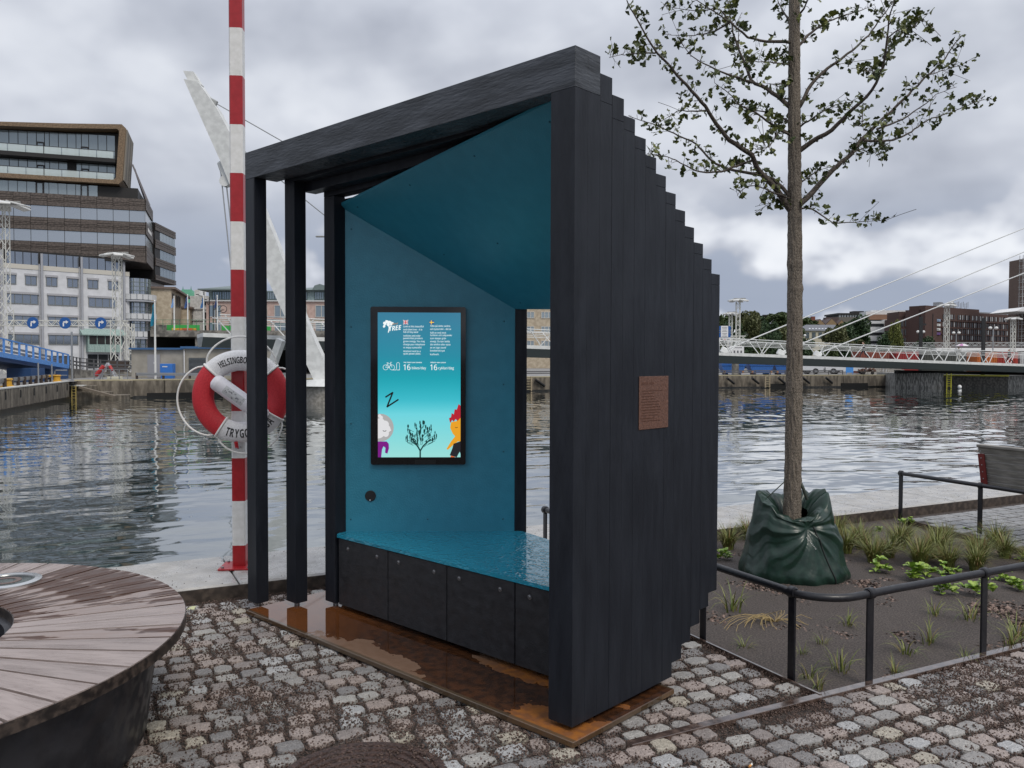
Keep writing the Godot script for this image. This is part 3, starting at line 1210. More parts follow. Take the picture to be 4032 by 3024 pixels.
func build_screen(k: Node3D, W: Transform3D) -> void:
	var at := k.transform * W
	var s := thing("display_screen", "lit turquoise information screen with black frame on the teal wall of the kiosk", "screen", at.origin, "", at.basis)
	var black := plain("screen_black", Color(0.008, 0.008, 0.009), 0.06, 0.0, 0.5)
	var b := MB.new()
	var r := 0.012
	var x0 := 0.196
	var x1 := 0.788
	var y0 := 0.890
	var y1 := 1.877
	var out := PackedVector2Array()
	for q in [[x1 - r, y1 - r, 0.0], [x0 + r, y1 - r, PI / 2], [x0 + r, y0 + r, PI], [x1 - r, y0 + r, PI * 1.5]]:
		for i in 5:
			var a: float = q[2] + PI / 2 * i / 4
			out.append(Vector2(q[0] + r * cos(a), q[1] + r * sin(a)))
	b.prism(out, 0.03, Transform3D(Basis.IDENTITY, Vector3(0, 0, 0.0305)))
	part("frame", b, black, s)
	var px := 0.515 / 723.0
	var L := 0.241
	var T := 1.841
	b = MB.new()
	b.uvquad(Vector3(L, T - 1269 * px, 0.0325), Vector3(L + 723 * px, T - 1269 * px, 0.0325), Vector3(L + 723 * px, T, 0.0325), Vector3(L, T, 0.0325))
	var m := plain("screen_picture", Color(0.02, 0.02, 0.02), 0.08, 0.0, 0.5)
	m.emission_enabled = true
	m.emission = Color.BLACK
	m.emission_texture = ImageTexture.create_from_image(screen_picture())
	m.emission_energy_multiplier = 0.85
	part("picture", b, m, s)
	var glow := plain("screen_lettering", Color(0.05, 0.05, 0.05), 0.3)
	glow.emission_enabled = true
	glow.emission = Color(0.93, 0.97, 0.97)
	glow.emission_energy_multiplier = 0.85
	var words := MB.new()
	var en := ["Look at this beautiful", "and silent tree – it is", "full of tiny wind", "turbines and solar", "panels that produce", "green energy. You may", "charge your telephone", "or enjoy a peaceful", "moment next to a", "quiet power plant."]
	var sv := ["Titta på detta vackra", "och tysta träd – det är", "fullt av små vind-", "turbiner och solpaneler", "som skapar grön", "energi. Du kan ladda", "din telefon eller njuta", "av en lugn stund", "bredvid ett tyst", "kraftverk."]
	var put := func(text: String, x: float, base: float, cap: float, bold: bool, wide := 0.0) -> void:
		var tm := label_mesh(text, cap * px, bold)
		var bb := tm.get_aabb()
		var sx := 1.0
		if wide > 0.0:
			sx = wide * px / bb.size.x
		words.add_mesh(tm, Transform3D(Basis.from_scale(Vector3(sx, 1, 1)), Vector3(L + x * px - bb.position.x * sx, T - base * px - (bb.position.y if text.find("g") < 0 and text.find("y") < 0 and text.find("p") < 0 and text.find("j") < 0 else 0.0), 0.0335)))
	var wen := [177, 165, 128, 150, 168, 188, 188, 157, 149, 152]
	var wsv := [174, 184, 141, 193, 138, 170, 176, 137, 127, 78]
	for i in 10:
		put.call(en[i], 223, 129 + i * 27, 15, false, wen[i])
		put.call(sv[i], 457, 129 + i * 27, 15, false, wsv[i])
	put.call("THE TREE CAN CHARGE", 223, 441, 9, true, 162)
	put.call("TRÄDET KAN LADDA", 457, 441, 9, true, 138)
	put.call("16", 224, 503, 48, false, 60)
	put.call("16", 458, 503, 48, false, 60)
	put.call("bikes/day", 297, 503, 22, false, 124)
	put.call("cyklar/dag", 528, 503, 22, false, 137)
	part("lettering", words, glow, s)
	var tree := MB.new()
	var tm := label_mesh("TREE", 40 * px, true)
	tree.add_mesh(tm, Transform3D(Basis(Vector3(1, 0.14, 0), Vector3(0.12, 1, 0), Vector3(0, 0, 1)).scaled_local(Vector3(0.85, 1, 1)), Vector3(L + 92 * px, T - 178 * px, 0.0335)))
	part("lettering", tree, glow, s)
	var wind := MB.new()
	wind.add_mesh(label_mesh("Wind", 16 * px), Transform3D(Basis(Vector3(1, 0.15, 0), Vector3(0.15, 1, 0), Vector3(0, 0, 1)), Vector3(L + 122 * px, T - 116 * px, 0.0337)))
	var gold := plain("gold_lettering", Color(0.05, 0.04, 0.01), 0.4)
	gold.emission_enabled = true
	gold.emission = Color(0.8, 0.55, 0.15)
	gold.emission_energy_multiplier = 0.7
	part("lettering", wind, gold, s)
	b = MB.new()
	b.box(Vector3(L + 414 * px, 0.9065, 0.0312), Vector3(0.13, 0.028, 0.002), 0.0)
	part("sensor", b, plain("sensor_black", Color(0.003, 0.003, 0.003), 0.3), s)


# ---------------------------------------------------------------- round timber bench on the left

func build_table() -> void:
	var t := thing("round_bench", "big round timber bench of radial wet planks on a dark drum, at the left edge", "bench", Vector3(-2.622, 0, -3.151))
	var woods := []
	for i in 4:
		var tone: float = [0.95, 1.06, 0.90, 1.0][i]
		var w := grain("deck_wood_%d" % i, Color(0.235, 0.185, 0.168) * tone, Color(0.325, 0.272, 0.255) * tone, 1.4, 0.02, 0.3, {"oct": 5, "stretch": Vector3(0.35, 1, 2.6), "world": false, "rlo": 0.2, "rhi": 0.4, "seed": 3, "bump": 0.5, "bfreq": 0.08})
		w.uv1_offset = Vector3(i * 0.37, 0, i * 0.61)
		woods.append(w)
	for i in 3:
		# boards that have dried brown in patches
		var w := grain("deck_wood_brown_%d" % i, Color(0.070, 0.033, 0.020), Color(0.27, 0.215, 0.195), 1.1, 0.012, 0.4, {"oct": 6, "stretch": Vector3(0.5, 1, 2.2), "world": false, "lo": [0.55, 0.44, 0.36][i], "hi": [0.66, 0.52, 0.42][i], "rlo": 0.3, "rhi": 0.6, "seed": 8})
		w.uv1_offset = Vector3(i * 0.31, 0, i * 0.23)
		woods.append(w)
	var n := 50
	var a0 := 0.079
	var lamp := Vector3(0.135, 0.45, -0.90)
	# one board: a sector with straight, parallel saw gaps 5 mm wide, laid along x and turned into place
	var half := PI / n
	var gap := 0.0066
	var poly := PackedVector2Array()
	for q in [[0.615, -half, 1], [1.278, -half, 1], [1.278, -half * 0.5, 0], [1.278, 0.0, 0], [1.278, half * 0.5, 0], [1.278, half, -1], [0.615, half, -1]]:
		var p: Vector2 = Vector2(cos(q[1]), sin(q[1])) * q[0]
		poly.append(p + Vector2(-sin(q[1]), cos(q[1])) * gap * q[2])
	var b := MB.new()
	b.prism(poly, 0.045, Transform3D(Basis(Vector3.RIGHT, Vector3(0, 0, -1), Vector3.UP), Vector3.ZERO))
	var board := b.mesh()
	for i in n:
		var mid := a0 + TAU * (i + 0.5) / n
		var m: Material = woods[rng.randi() % 4]
		var deg := fposmod(rad_to_deg(mid), 360.0)
		if deg > 34.0 and deg < 78.0:
			m = woods[4 if deg > 44.0 else 5]
		elif deg > 8.0 and deg < 34.0 and i % 3 == 0:
			m = woods[6]
		var o := part("plank", board, m, t)
		o.transform = Transform3D(Basis(Vector3.UP, mid), Vector3(0, 0.45 + rng.randf_range(-0.0012, 0.0012), 0))
	var steel := grain("drum_steel", Color(0.010, 0.010, 0.013), Color(0.028, 0.028, 0.032), 1.2, 0.01, 0.42, {"rlo": 0.35, "rhi": 0.55})
	b = MB.new()
	b.lathe(pv2([1.12, -0.03, 1.175, 0.40, 1.22, 0.404]), 96)
	b.lathe(pv2([0.60, 0.404, 0.58, 0.40, 0.56, 0.0]), 72)
	b.lathe(pv2([1.22, 0.404, 0.60, 0.404]), 72)
	part("drum", b, steel, t)
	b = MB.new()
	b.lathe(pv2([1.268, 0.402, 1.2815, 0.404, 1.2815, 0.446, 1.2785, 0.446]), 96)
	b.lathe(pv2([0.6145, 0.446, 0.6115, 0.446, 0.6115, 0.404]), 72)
	part("shaded_edge_band", b, grain("wet_shaded_edge", Color(0.012, 0.009, 0.008), Color(0.06, 0.045, 0.036), 0.5, 0.02, 0.4), t)  # added dark band: wet board ends with underside shade painted in
	b = MB.new()
	b.lathe(pv2([0.58, 0.02, 0.0, 0.02]), 48)
	part("inner_floor", b, plain("inner_dark", Color(0.03, 0.022, 0.02), 0.8), t)
	# spotlight let into the deck, under a glass and a metal ring
	var lm := thing("deck_spotlight", "round glass-covered spotlight with pale metal ring in the round bench's planks", "spotlight", Vector3(-2.622, 0, -3.151) + lamp)
	b = MB.new()
	b.lathe(pv2([0.158, 0.0, 0.158, 0.008, 0.128, 0.012, 0.126, 0.004]), 48)
	part("ring", b, plain("bright_steel", Color(0.62, 0.63, 0.63), 0.25, 0.85), lm)
	b = MB.new()
	b.lathe(pv2([0.126, 0.006, 0.0, 0.006]), 40)
	part("glass", b, plain("lamp_glass", Color(0.05, 0.055, 0.06), 0.03, 0.0, 0.7), lm)
	b = MB.new()
	b.lathe(pv2([0.07, 0.0065, 0.07, 0.0075, 0.045, 0.0075, 0.045, 0.0065]), 32)
	part("reflector", b, plain("reflector", Color(0.16, 0.10, 0.08), 0.3, 0.4), lm)


# ---------------------------------------------------------------- striped pole and lifebuoy

func build_pole_and_ring() -> void:
	var at := Vector3(-1.955, 0.055, -5.945)
	var red := grain("red_paint", Color(0.30, 0.008, 0.012), Color(0.36, 0.012, 0.018), 0.7, 0.02, 0.35, {"lo": 0.2, "hi": 0.8})
	var white := grain("white_paint", Color(0.62, 0.62, 0.60), Color(0.72, 0.72, 0.71), 0.7, 0.02, 0.4, {"lo": 0.2, "hi": 0.8})
	var t := thing("striped_pole", "tall square red and white striped pole bolted to the kerb behind the kiosk", "pole", at, "", Basis(Vector3.UP, 0.09))
	var ys := [0.0, 0.160, 0.479, 0.786, 1.123, 1.442, 1.793, 2.126, 2.465, 2.806, 3.146, 3.487, 3.82, 4.16, 4.5, 4.83]
	for i in ys.size() - 1:
		var b := MB.new()
		var y0: float = maxf(ys[i], 0.012)
		b.box(Vector3(0, (y0 + ys[i + 1]) * 0.5, 0), Vector3(0.092, ys[i + 1] - y0 - 0.0004, 0.092), 0.0)
		# rounded corner profile would be lost at this size; a chamfer catches the light
		b = MB.new()
		var h := 0.046
		var c := 0.009
		var poly := pv2([h, -h + c, h, h - c, h - c, h, -h + c, h, -h, h - c, -h, -h + c, -h + c, -h, h - c, -h])
		b.prism(poly, ys[i + 1] - y0, Transform3D(Basis(Vector3.RIGHT, Vector3(0, 0, -1), Vector3.UP), Vector3(0, ys[i + 1], 0)))
		part("stripe", b, red if i % 2 == 0 else white, t)
	var b := MB.new()
	b.box(Vector3(-0.01, 0.006, 0.01), Vector3(0.235, 0.012, 0.235), 0.002)
	part("base_plate", b, red, t)
	for q in [[-0.1, 0.1], [0.08, 0.1], [-0.1, -0.08], [0.08, -0.08]]:
		b = MB.new()
		b.tube(pv3([q[0], 0.01, q[1], q[0], 0.024, q[1]]), 0.010, 6)
		part("bolt", b, plain("zinc", Color(0.35, 0.35, 0.36), 0.4, 0.9), t)

	# lifebuoy, hung on two pegs of the pole
	var c := Vector3(-1.905, 1.286, -5.835)
	var ring := thing("lifebuoy", "red and white lifebuoy with lettering and white rope hung on the striped pole", "lifebuoy", c, "", Basis(Vector3.UP, 0.22) * Basis(Vector3.RIGHT, 0.02))
	var R := 0.2535
	var ra := 0.073
	var rb := 0.050
	var foam_r := grain("red_foam", Color(0.42, 0.012, 0.022), Color(0.50, 0.02, 0.03), 0.4, 0.05, 0.55, {"bump": 1.5, "bfreq": 0.2})
	var foam_w := grain("white_foam", Color(0.66, 0.66, 0.67), Color(0.76, 0.76, 0.77), 0.4, 0.05, 0.55, {"bump": 1.5, "bfreq": 0.2})
	for q in [[137.0, 236.6, foam_r], [-32.0, 41.0, foam_r], [41.0, 137.0, foam_w], [236.6, 328.0, foam_w]]:
		b = MB.new()
		var seg := 30
		for i in seg:
			var t0 := deg_to_rad(lerpf(q[0], q[1], i / float(seg)))
			var t1 := deg_to_rad(lerpf(q[0], q[1], (i + 1) / float(seg)))
			for k in 20:
				var f: Array[Vector3] = []
				var g: Array[Vector3] = []
				for e in [[t0, k], [t1, k], [t1, k + 1], [t0, k + 1]]:
					var ph: float = TAU * e[1] / 20.0
					var o := Vector3(cos(e[0]), sin(e[0]), 0)
					f.append(o * (R + ra * cos(ph)) + Vector3(0, 0, rb * sin(ph)))
					g.append((o * cos(ph) / ra + Vector3(0, 0, sin(ph) / rb)).normalized())
				b.stri(f[0], g[0], f[1], g[1], f[2], g[2])
				b.stri(f[0], g[0], f[2], g[2], f[3], g[3])
		part("red_section" if q[2] == foam_r else "white_section", b, q[2], ring)
	# lettering set round the ring
	b = MB.new()
	for w in [["HELSINGBORG", 123.0, 69.0, 0.044, 1.0], ["TRYGG-HANSA", 247.0, 323.0, 0.058, -1.0]]:
		var s: String = w[0]
		var widths := []
		var total := 0.0
		for ch in s:
			var wd: float = label_mesh(ch, w[3], true).get_aabb().size.x + w[3] * 0.16
			widths.append(wd)
			total += wd
		var narrow: float = deg_to_rad(absf(w[2] - w[1])) * R / total
		var at_w := 0.0
		for i in s.length():
			var mid: float = (at_w + widths[i] * 0.5) / total
			at_w += widths[i]
			var a := deg_to_rad(lerpf(w[1], w[2], mid))
			var turn: float = a - PI / 2 if w[4] > 0 else a + PI / 2
			var tm := label_mesh(s[i], w[3], true, 0.004)
			var bb := tm.get_aabb()
			var z := rb + 0.0005
			b.add_mesh(tm, Transform3D(Basis(Vector3(0, 0, 1), turn), Vector3(cos(a), sin(a), 0) * (R + 0.004) + Vector3(0, 0, z - 0.002)) * Transform3D(Basis.from_scale(Vector3(narrow, 1, 1)), -bb.get_center() * Vector3(narrow, 1, 1)))
	part("lettering", b, plain("black_print", Color(0.008, 0.008, 0.009), 0.6), ring)
	var rope := plain("white_rope", Color(0.70, 0.70, 0.68), 0.7)
	for q in [[137.0, 238.0, 0.10], [238.0, 330.0, 0.085], [41.0, 137.0, 0.095], [-30.0, 41.0, 0.085]]:
		b = MB.new()
		var p := PackedVector3Array()
		for i in 25:
			var u := i / 24.0
			var a := deg_to_rad(lerpf(q[0] + 3, q[1] - 3, u))
			var rr: float = R + ra * 0.98 + q[2] * pow(sin(PI * u), 0.7)
			p.append(Vector3(cos(a) * rr, sin(a) * rr, 0.01 * sin(u * 9.0)))
		b.tube(p, 0.0065, 8)
		part("rope", b, rope, ring)
	for a in [137.0, 238.0, 329.0, 41.0]:
		b = MB.new()
		var p := PackedVector3Array()
		var an := deg_to_rad(a)
		for i in 25:
			var ph := TAU * i / 24.0
			p.append(Vector3(cos(an), sin(an), 0) * (R + (ra + 0.004) * cos(ph)) + Vector3(0, 0, (rb + 0.004) * sin(ph)))
		b.tube(p, 0.008, 6, false)
		part("band", b, rope, ring)

	# heaving line in its white tube, slung across the ring
	var tb := thing("rescue_line_tube", "white rescue line tube with printed label slung diagonally across the lifebuoy", "rescue line", c + Vector3(0.012, -0.015, 0.065), "", Basis(Vector3.UP, 0.15) * Basis(Vector3(0, 0, 1), -0.645))
	b = MB.new()
	b.xf = Transform3D(Basis(Vector3(0, 0, 1), PI / 2), Vector3.ZERO)
	b.lathe(pv2([0.0, -0.225, 0.03, -0.222, 0.052, -0.205, 0.057, -0.185, 0.057, 0.185, 0.052, 0.205, 0.03, 0.222, 0.0, 0.225]), 24)
	part("tube", b, plain("white_shell", Color(0.66, 0.65, 0.69), 0.45), tb)
	b = MB.new()
	for e in 3:
		var a0 := deg_to_rad(60.0 + e * 20)
		var a1 := deg_to_rad(80.0 + e * 20)
		b.quad(Vector3(-0.12, 0.0578 * cos(a1), 0.0578 * sin(a1)), Vector3(0.04, 0.0578 * cos(a1), 0.0578 * sin(a1)), Vector3(0.04, 0.0578 * cos(a0), 0.0578 * sin(a0)), Vector3(-0.12, 0.0578 * cos(a0), 0.0578 * sin(a0)))
	part("label_print", b, plain("label_grey", Color(0.48, 0.49, 0.50), 0.5), tb)
	b = MB.new()
	var wr := RandomNumberGenerator.new()
	wr.seed = 3
	for e in 20:
		var a0 := deg_to_rad(wr.randf_range(68.0, 112.0))
		b.box(Vector3(wr.randf_range(-0.105, 0.03), 0.0582 * cos(a0), 0.0582 * sin(a0)), Vector3(0.004, 0.010, 0.001), 0.0, Basis(Vector3.RIGHT, PI / 2 - a0))
	part("label_print", b, plain("label_ink", Color(0.10, 0.10, 0.12), 0.5), tb)
	for y in [0.27, -0.345]:
		b = MB.new()
		b.tube(pv3([0, 0, 0, 0, 0, 0.085]), 0.008, 8)
		var peg := solo("hook", b, plain("zinc", Color(0.35, 0.35, 0.36), 0.4, 0.9), ["steel hook with red cap carrying the lifebuoy's top", "steel hook with red cap under the lifebuoy's bottom edge"][0 if y > 0 else 1], "hook", Vector3(c.x - 0.03, c.y + y - 0.02, -5.9), "lifebuoy hooks")
		b = MB.new()
		b.tube(pv3([0, 0, 0.07, 0, 0.045, 0.09]), 0.013, 10)
		part("cap", b, plain("red_cap", Color(0.42, 0.01, 0.02), 0.4), peg)


# ---------------------------------------------------------------- planting bed

func build_bed() -> void:
	var soilm := grain("soil", Color(0.035, 0.024, 0.018), Color(0.085, 0.060, 0.047), 0.5, 0.05, 0.95, {"spec": 0.15, "bump": 8.0, "bfreq": 0.15})
	var hill := fbm(1.3, 3, 44)
	var hy := func(s: float, m: float) -> float:
		return -0.072 + 0.03 * hill.get_noise_2d(s, m)
	var b := MB.new()
	var N := 40
	for i in N:
		for j in 30:
			var f: Array[Vector3] = []
			for q in [[i, j], [i + 1, j], [i + 1, j + 1], [i, j + 1]]:
				var s: float = 3.05 + 4.15 * q[0] / N
				var m: float = 2.78 + 2.95 * q[1] / 30.0
				f.append(P(s, m, hy.call(s, m)))
			b.quad(f[0], f[1], f[2], f[3])
	struct("soil", b, soilm)
	var g := MB.new()
	g.ball(Vector3.ZERO, Vector3(1, 0.75, 0.85), 5, 3)
	var tf := []
	var cs := []
	for i in 70000:
		var s := rng.randf_range(3.05, 7.1)
		var m := 2.80 + 2.92 * pow(rng.randf(), 1.4)
		var k := rng.randf_range(0.006, 0.016)
		tf.append(Transform3D(Basis.from_euler(Vector3(rng.randf() * 3, rng.randf() * TAU, rng.randf())).scaled(Vector3.ONE * k), P(s, m, hy.call(s, m) + rng.randf_range(-0.004, 0.006))))
		var sh := 0.15 + 3.2 * pow(rng.randf(), 2.2)
		cs.append(Color(0.088 * sh, 0.064 * sh, 0.054 * sh))
	many("lava_gravel", g.mesh(), lava(), tf, cs, self)

	var tuft_m := plain("tuft_green", Color(1, 1, 1), 0.55)
	tuft_m.vertex_color_use_as_albedo = true
	tuft_m.backlight_enabled = true
	tuft_m.backlight = Color(0.22, 0.26, 0.06)
	var protos := []
	for v in 3:
		protos.append(tuft_mesh(40 + v, 230, 0.30, 0.12))
	var tufts := [
		[1.84, -7.0, 0.95, "grass tuft close to the kiosk's rear edge, left of the green bag"],
		[2.12, -7.38, 0.9, "grass tuft at the kerb just left behind the green tree bag"],
		[2.94, -7.45, 0.95, "grass tuft nearest the kerb on the right of the green bag"],
		[3.02, -7.21, 0.85, "small reddish grass tuft second from the kerb, right of the bag"],
		[2.79, -6.88, 1.0, "grass tuft touching the right flank of the green tree bag"],
		[2.88, -6.56, 1.0, "grass tuft behind the lime plant nearest the bag's right side"],
		[3.08, -6.73, 0.85, "grass tuft in the middle row, second out from the green bag"],
		[3.30, -7.02, 1.1, "tall upright grass tuft alone in the back of the bed's middle"],
		[3.17, -6.40, 1.05, "grass tuft just behind the largest lime-green plant"],
		[3.46, -6.70, 1.1, "broad grass tuft behind and right of the largest lime plant"],
		[3.81, -7.23, 0.85, "grass tuft before the paved path's rusty edge, left of the rail post"],
		[3.55, -6.30, 0.95, "grass tuft between two lime plants in the row by the railing"],
		[3.76, -6.62, 1.0, "grass tuft in the right half, third back from the front railing"],
		[4.16, -7.09, 1.0, "dark grass tuft below the paved path's edge at the second rail post"],
		[3.98, -6.30, 0.95, "grass tuft at the right picture edge above the front railing"],
		[3.88, -6.85, 0.8, "grass tuft between the dark tuft at the path and the railing"],
		[2.62, -6.98, 0.8, "low grass tuft half hidden behind the bag's right shoulder"],
		[2.98, -7.02, 1.0, "grass tuft filling the gap behind the second tuft from the bag"],
		[3.62, -7.0, 0.95, "grass tuft behind the broad one, towards the paved path"],
		[3.30, -6.62, 0.95, "grass tuft crowded between two others behind the lime plants"],
		[4.02, -6.72, 0.95, "grass tuft at the right, in front of the dark tuft by the path"],
		[3.40, -6.42, 0.9, "low spreading grass tuft directly behind the small lime plant"],
		[3.50, -7.33, 0.75, "thin grass tuft in bare gravel far back before the path corner"],
	]
	var first := {}
	for i in tufts.size():
		var q: Array = tufts[i]
		var v := i % 3
		var p := Vector3(q[0], -0.075, q[1])
		if not first.has(v):
			var o := thing("grass_tuft", q[3], "grass tuft", p, "grass tufts in the planting bed", Basis(Vector3.UP, rng.randf() * TAU).scaled(Vector3.ONE * q[2]))
			part("blades", protos[v], tuft_m, o)
			first[v] = o
		else:
			copy(first[v], q[3], p, rng.randf() * TAU, q[2])
	var leaf_m := plain("lime_leaf", Color(1, 1, 1), 0.45)
	leaf_m.vertex_color_use_as_albedo = true
	leaf_m.backlight_enabled = true
	leaf_m.backlight = Color(0.25, 0.35, 0.05)
	var lp := []
	for v in 3:
		lp.append(leafy_mesh(60 + v))
	var limes := [
		[1.71, -6.62, 0.95, "lime-green leafy plant beside the kiosk's rear edge by the railing"],
		[1.99, -6.87, 0.8, "lime-green leafy plant peeping out left of the green bag"],
		[2.81, -6.27, 0.95, "lime-green leafy plant nearest the right side of the green bag"],
		[2.94, -6.02, 1.25, "largest lime-green leafy plant, a double clump right of the bag"],
		[3.09, -6.10, 1.0, "lime-green rosette grown into the right of the largest lime plant"],
		[3.27, -6.19, 0.85, "small lime-green plant in the row between grass tufts"],
		[2.97, -5.66, 0.95, "darker lime plant just under the front rail's middle stretch"],
		[3.17, -5.60, 1.1, "tall lime-green plant under the rail left of the right-hand post"],
		[3.61, -6.03, 0.75, "small lime plant right of the right-hand front post above the rail"],
		[3.53, -5.76, 0.9, "lime-green plant at the right picture edge below the rail"],
		[3.84, -8.05, 0.8, "young green plant at the foot of the back rail's corner post"],
		[3.15, -7.70, 0.5, "tiny green seedling by the kerb behind the grass tufts"],
		[3.45, -7.77, 0.55, "little round seedling by the kerb halfway to the corner post"],
		[4.20, -7.62, 0.65, "yellowish young plant against the path edge by the second rail post"],
		[4.15, -6.62, 0.8, "pale green plant at the right edge between grass tufts"],
	]
	first.clear()
	for i in limes.size():
		var q: Array = limes[i]
		var v := i % 3
		var p := Vector3(q[0], -0.075, q[1])
		if not first.has(v):
			var o := thing("leafy_plant", q[3], "plant", p, "lime-green plants in the bed", Basis(Vector3.UP, rng.randf() * TAU).scaled(Vector3.ONE * q[2]))
			part("leaves", lp[v], leaf_m, o)
			first[v] = o
		else:
			copy(first[v], q[3], p, rng.randf() * TAU, q[2])
	var sp := []
	for v in 3:
		sp.append(tuft_mesh(80 + v, 20, 0.17, 0.5))
	var sprigs := [
		[1.42, -5.27, 1.5, "straggly grass sprig by the kiosk's lower rear corner"],
		[2.04, -4.99, 0.9, "small grass sprig between the two middle railing posts, far back"],
		[1.76, -4.65, 0.7, "single upright grass sprig right of the left railing post"],
		[1.70, -4.24, 1.1, "spiky grey-green sprig between the two front railing posts"],
		[2.16, -4.50, 1.0, "grass sprig right of the middle railing post"],
		[2.37, -4.66, 1.2, "bushy grass sprig left of the right-hand railing post"],
		[2.67, -5.19, 1.0, "dry grass sprig below the rail, left of the tall lime plant"],
		[2.84, -5.10, 1.2, "straw-coloured grass sprig below the tall lime plant"],
		[1.97, -4.21, 0.8, "dark grass sprig at the strip beside the middle post"],
		[1.59, -4.49, 0.6, "short sprig close to the right of the left railing post"],
		[1.30, -4.59, 0.7, "dry yellow sprig near the left bed edge by the setts"],
		[2.81, -4.62, 1.2, "grass sprig right of the right-hand railing post at the strip"],
		[2.93, -4.75, 1.3, "tall loose grass sprig at the right picture edge by the strip"],
		[1.51, -4.16, 0.9, "flattened grass sprig in the bed's front left corner"],
		[1.50, -4.02, 0.8, "withered sprig at the corner where strip and setts meet"],
		[2.44, -4.41, 0.7, "low sprig at the strip midway between two posts"],
	]
	first.clear()
	for i in sprigs.size():
		var q: Array = sprigs[i]
		var v := i % 3
		var p := Vector3(q[0], -0.07, q[1])
		if not first.has(v):
			var o := thing("grass_sprig", q[3], "grass sprig", p, "loose grass sprigs in the gravel", Basis(Vector3.UP, rng.randf() * TAU).scaled(Vector3.ONE * q[2]))
			part("blades", sp[v], tuft_m, o)
			first[v] = o
		else:
			copy(first[v], q[3], p, rng.randf() * TAU, q[2])
	# a hank of dead straw
	b = MB.new()
	var rr := RandomNumberGenerator.new()
	rr.seed = 12
	for i in 34:
		var a := rr.randf() * TAU
		if i < 12:
			a = rr.randf_range(2.3, 3.2)
		var l := rr.randf_range(0.12, 0.28) * (1.6 if i < 8 else 1.0)
		var p := PackedVector3Array()
		for k in 6:
			var u := k / 5.0
			p.append(Vector3(cos(a + u * 0.7) * l * u, 0.012 + 0.05 * sin(PI * u) * rr.randf_range(0.6, 1.0), -sin(a + u * 0.7) * l * u * 0.7))
		b.tube(p, 0.0016, 4)
	solo("straw", b, plain("straw", Color(0.34, 0.25, 0.11), 0.7), "hank of dead yellow straw lying on the gravel left of the left railing post", "straw", Vector3(1.62, -0.068, -5.05))


func tuft_mesh(sd: int, count: int, h: float, loose: float) -> ArrayMesh:
	var r := RandomNumberGenerator.new()
	r.seed = sd
	var b := MB.new()
	for i in count:
		var a := r.randf() * TAU
		var l := h * r.randf_range(0.65, 1.15)
		var lean := lerpf(r.randf_range(0.15, 0.75), r.randf_range(0.2, 1.4), loose)
		var o := Vector3(cos(a), 0, sin(a)) * r.randf() * 0.045
		var d := Vector3(cos(a), 0, sin(a)).rotated(Vector3.UP, r.randf_range(-0.6, 0.6))
		var side := Vector3.UP.cross(d).normalized()
		var w := r.randf_range(0.0022, 0.0042)
		var tone := r.randf()
		var base := Color(0.075, 0.11, 0.022).lerp(Color(0.21, 0.225, 0.055), tone)
		if r.randf() < 0.22:
			base = Color(0.20, 0.16, 0.055).lerp(Color(0.16, 0.08, 0.03), r.randf())
		var prev := o
		var pw := w
		var n := 4
		for k in n:
			var u := (k + 1.0) / n
			var ang := lean * u * 1.5
			var p := o + d * sin(ang) * l * u * 0.8 + Vector3.UP * (cos(ang) * l * u * 0.95)
			var nw := w * (1.0 - u * u * 0.95)
			b.col = base.lerp(Color(0.17, 0.145, 0.05), u * u * 0.45 * tone)
			var up := side.cross(p - prev).normalized()
			b.stri(prev - side * pw, up, prev + side * pw, up, p + side * nw, up)
			b.stri(prev - side * pw, up, p + side * nw, up, p - side * nw, up)
			prev = p
			pw = nw
	return b.mesh()


func leafy_mesh(sd: int) -> ArrayMesh:
	var r := RandomNumberGenerator.new()
	r.seed = sd
	var b := MB.new()
	for s in 9:
		var sa := r.randf() * TAU
		var sc := Vector3(cos(sa), 0, sin(sa)) * r.randf_range(0.0, 0.085) + Vector3(0, r.randf_range(0.03, 0.11), 0)
		for i in 9:
			var a := r.randf() * TAU
			var tilt := r.randf_range(0.15, 1.1)
			var l := r.randf_range(0.035, 0.058)
			var w := l * 0.32
			var d := Vector3(cos(a) * cos(tilt), sin(tilt), sin(a) * cos(tilt))
			var side := Vector3.UP.cross(d).normalized()
			var up := d.cross(side).normalized()
			b.col = Color(0.13, 0.24, 0.030).lerp(Color(0.30, 0.40, 0.065), r.randf())
			var p0 := sc
			var p1 := sc + d * l * 0.45
			var p2 := sc + d * l * 0.8 - up * l * 0.06
			var p3 := sc + d * l - up * l * 0.16
			var c1 := up * w * 0.25
			b.tri(p0, p1 - side * w * 0.75 + c1, p1)
			b.tri(p0, p1, p1 + side * w * 0.75 + c1)
			b.quad(p1 - side * w * 0.75 + c1, p2 - side * w + c1, p2, p1)
			b.quad(p1, p2, p2 + side * w + c1, p1 + side * w * 0.75 + c1)
			b.tri(p2 - side * w + c1, p3, p2)
			b.tri(p2, p3, p2 + side * w + c1)
	return b.mesh()


# ---------------------------------------------------------------- young street tree and its watering bag

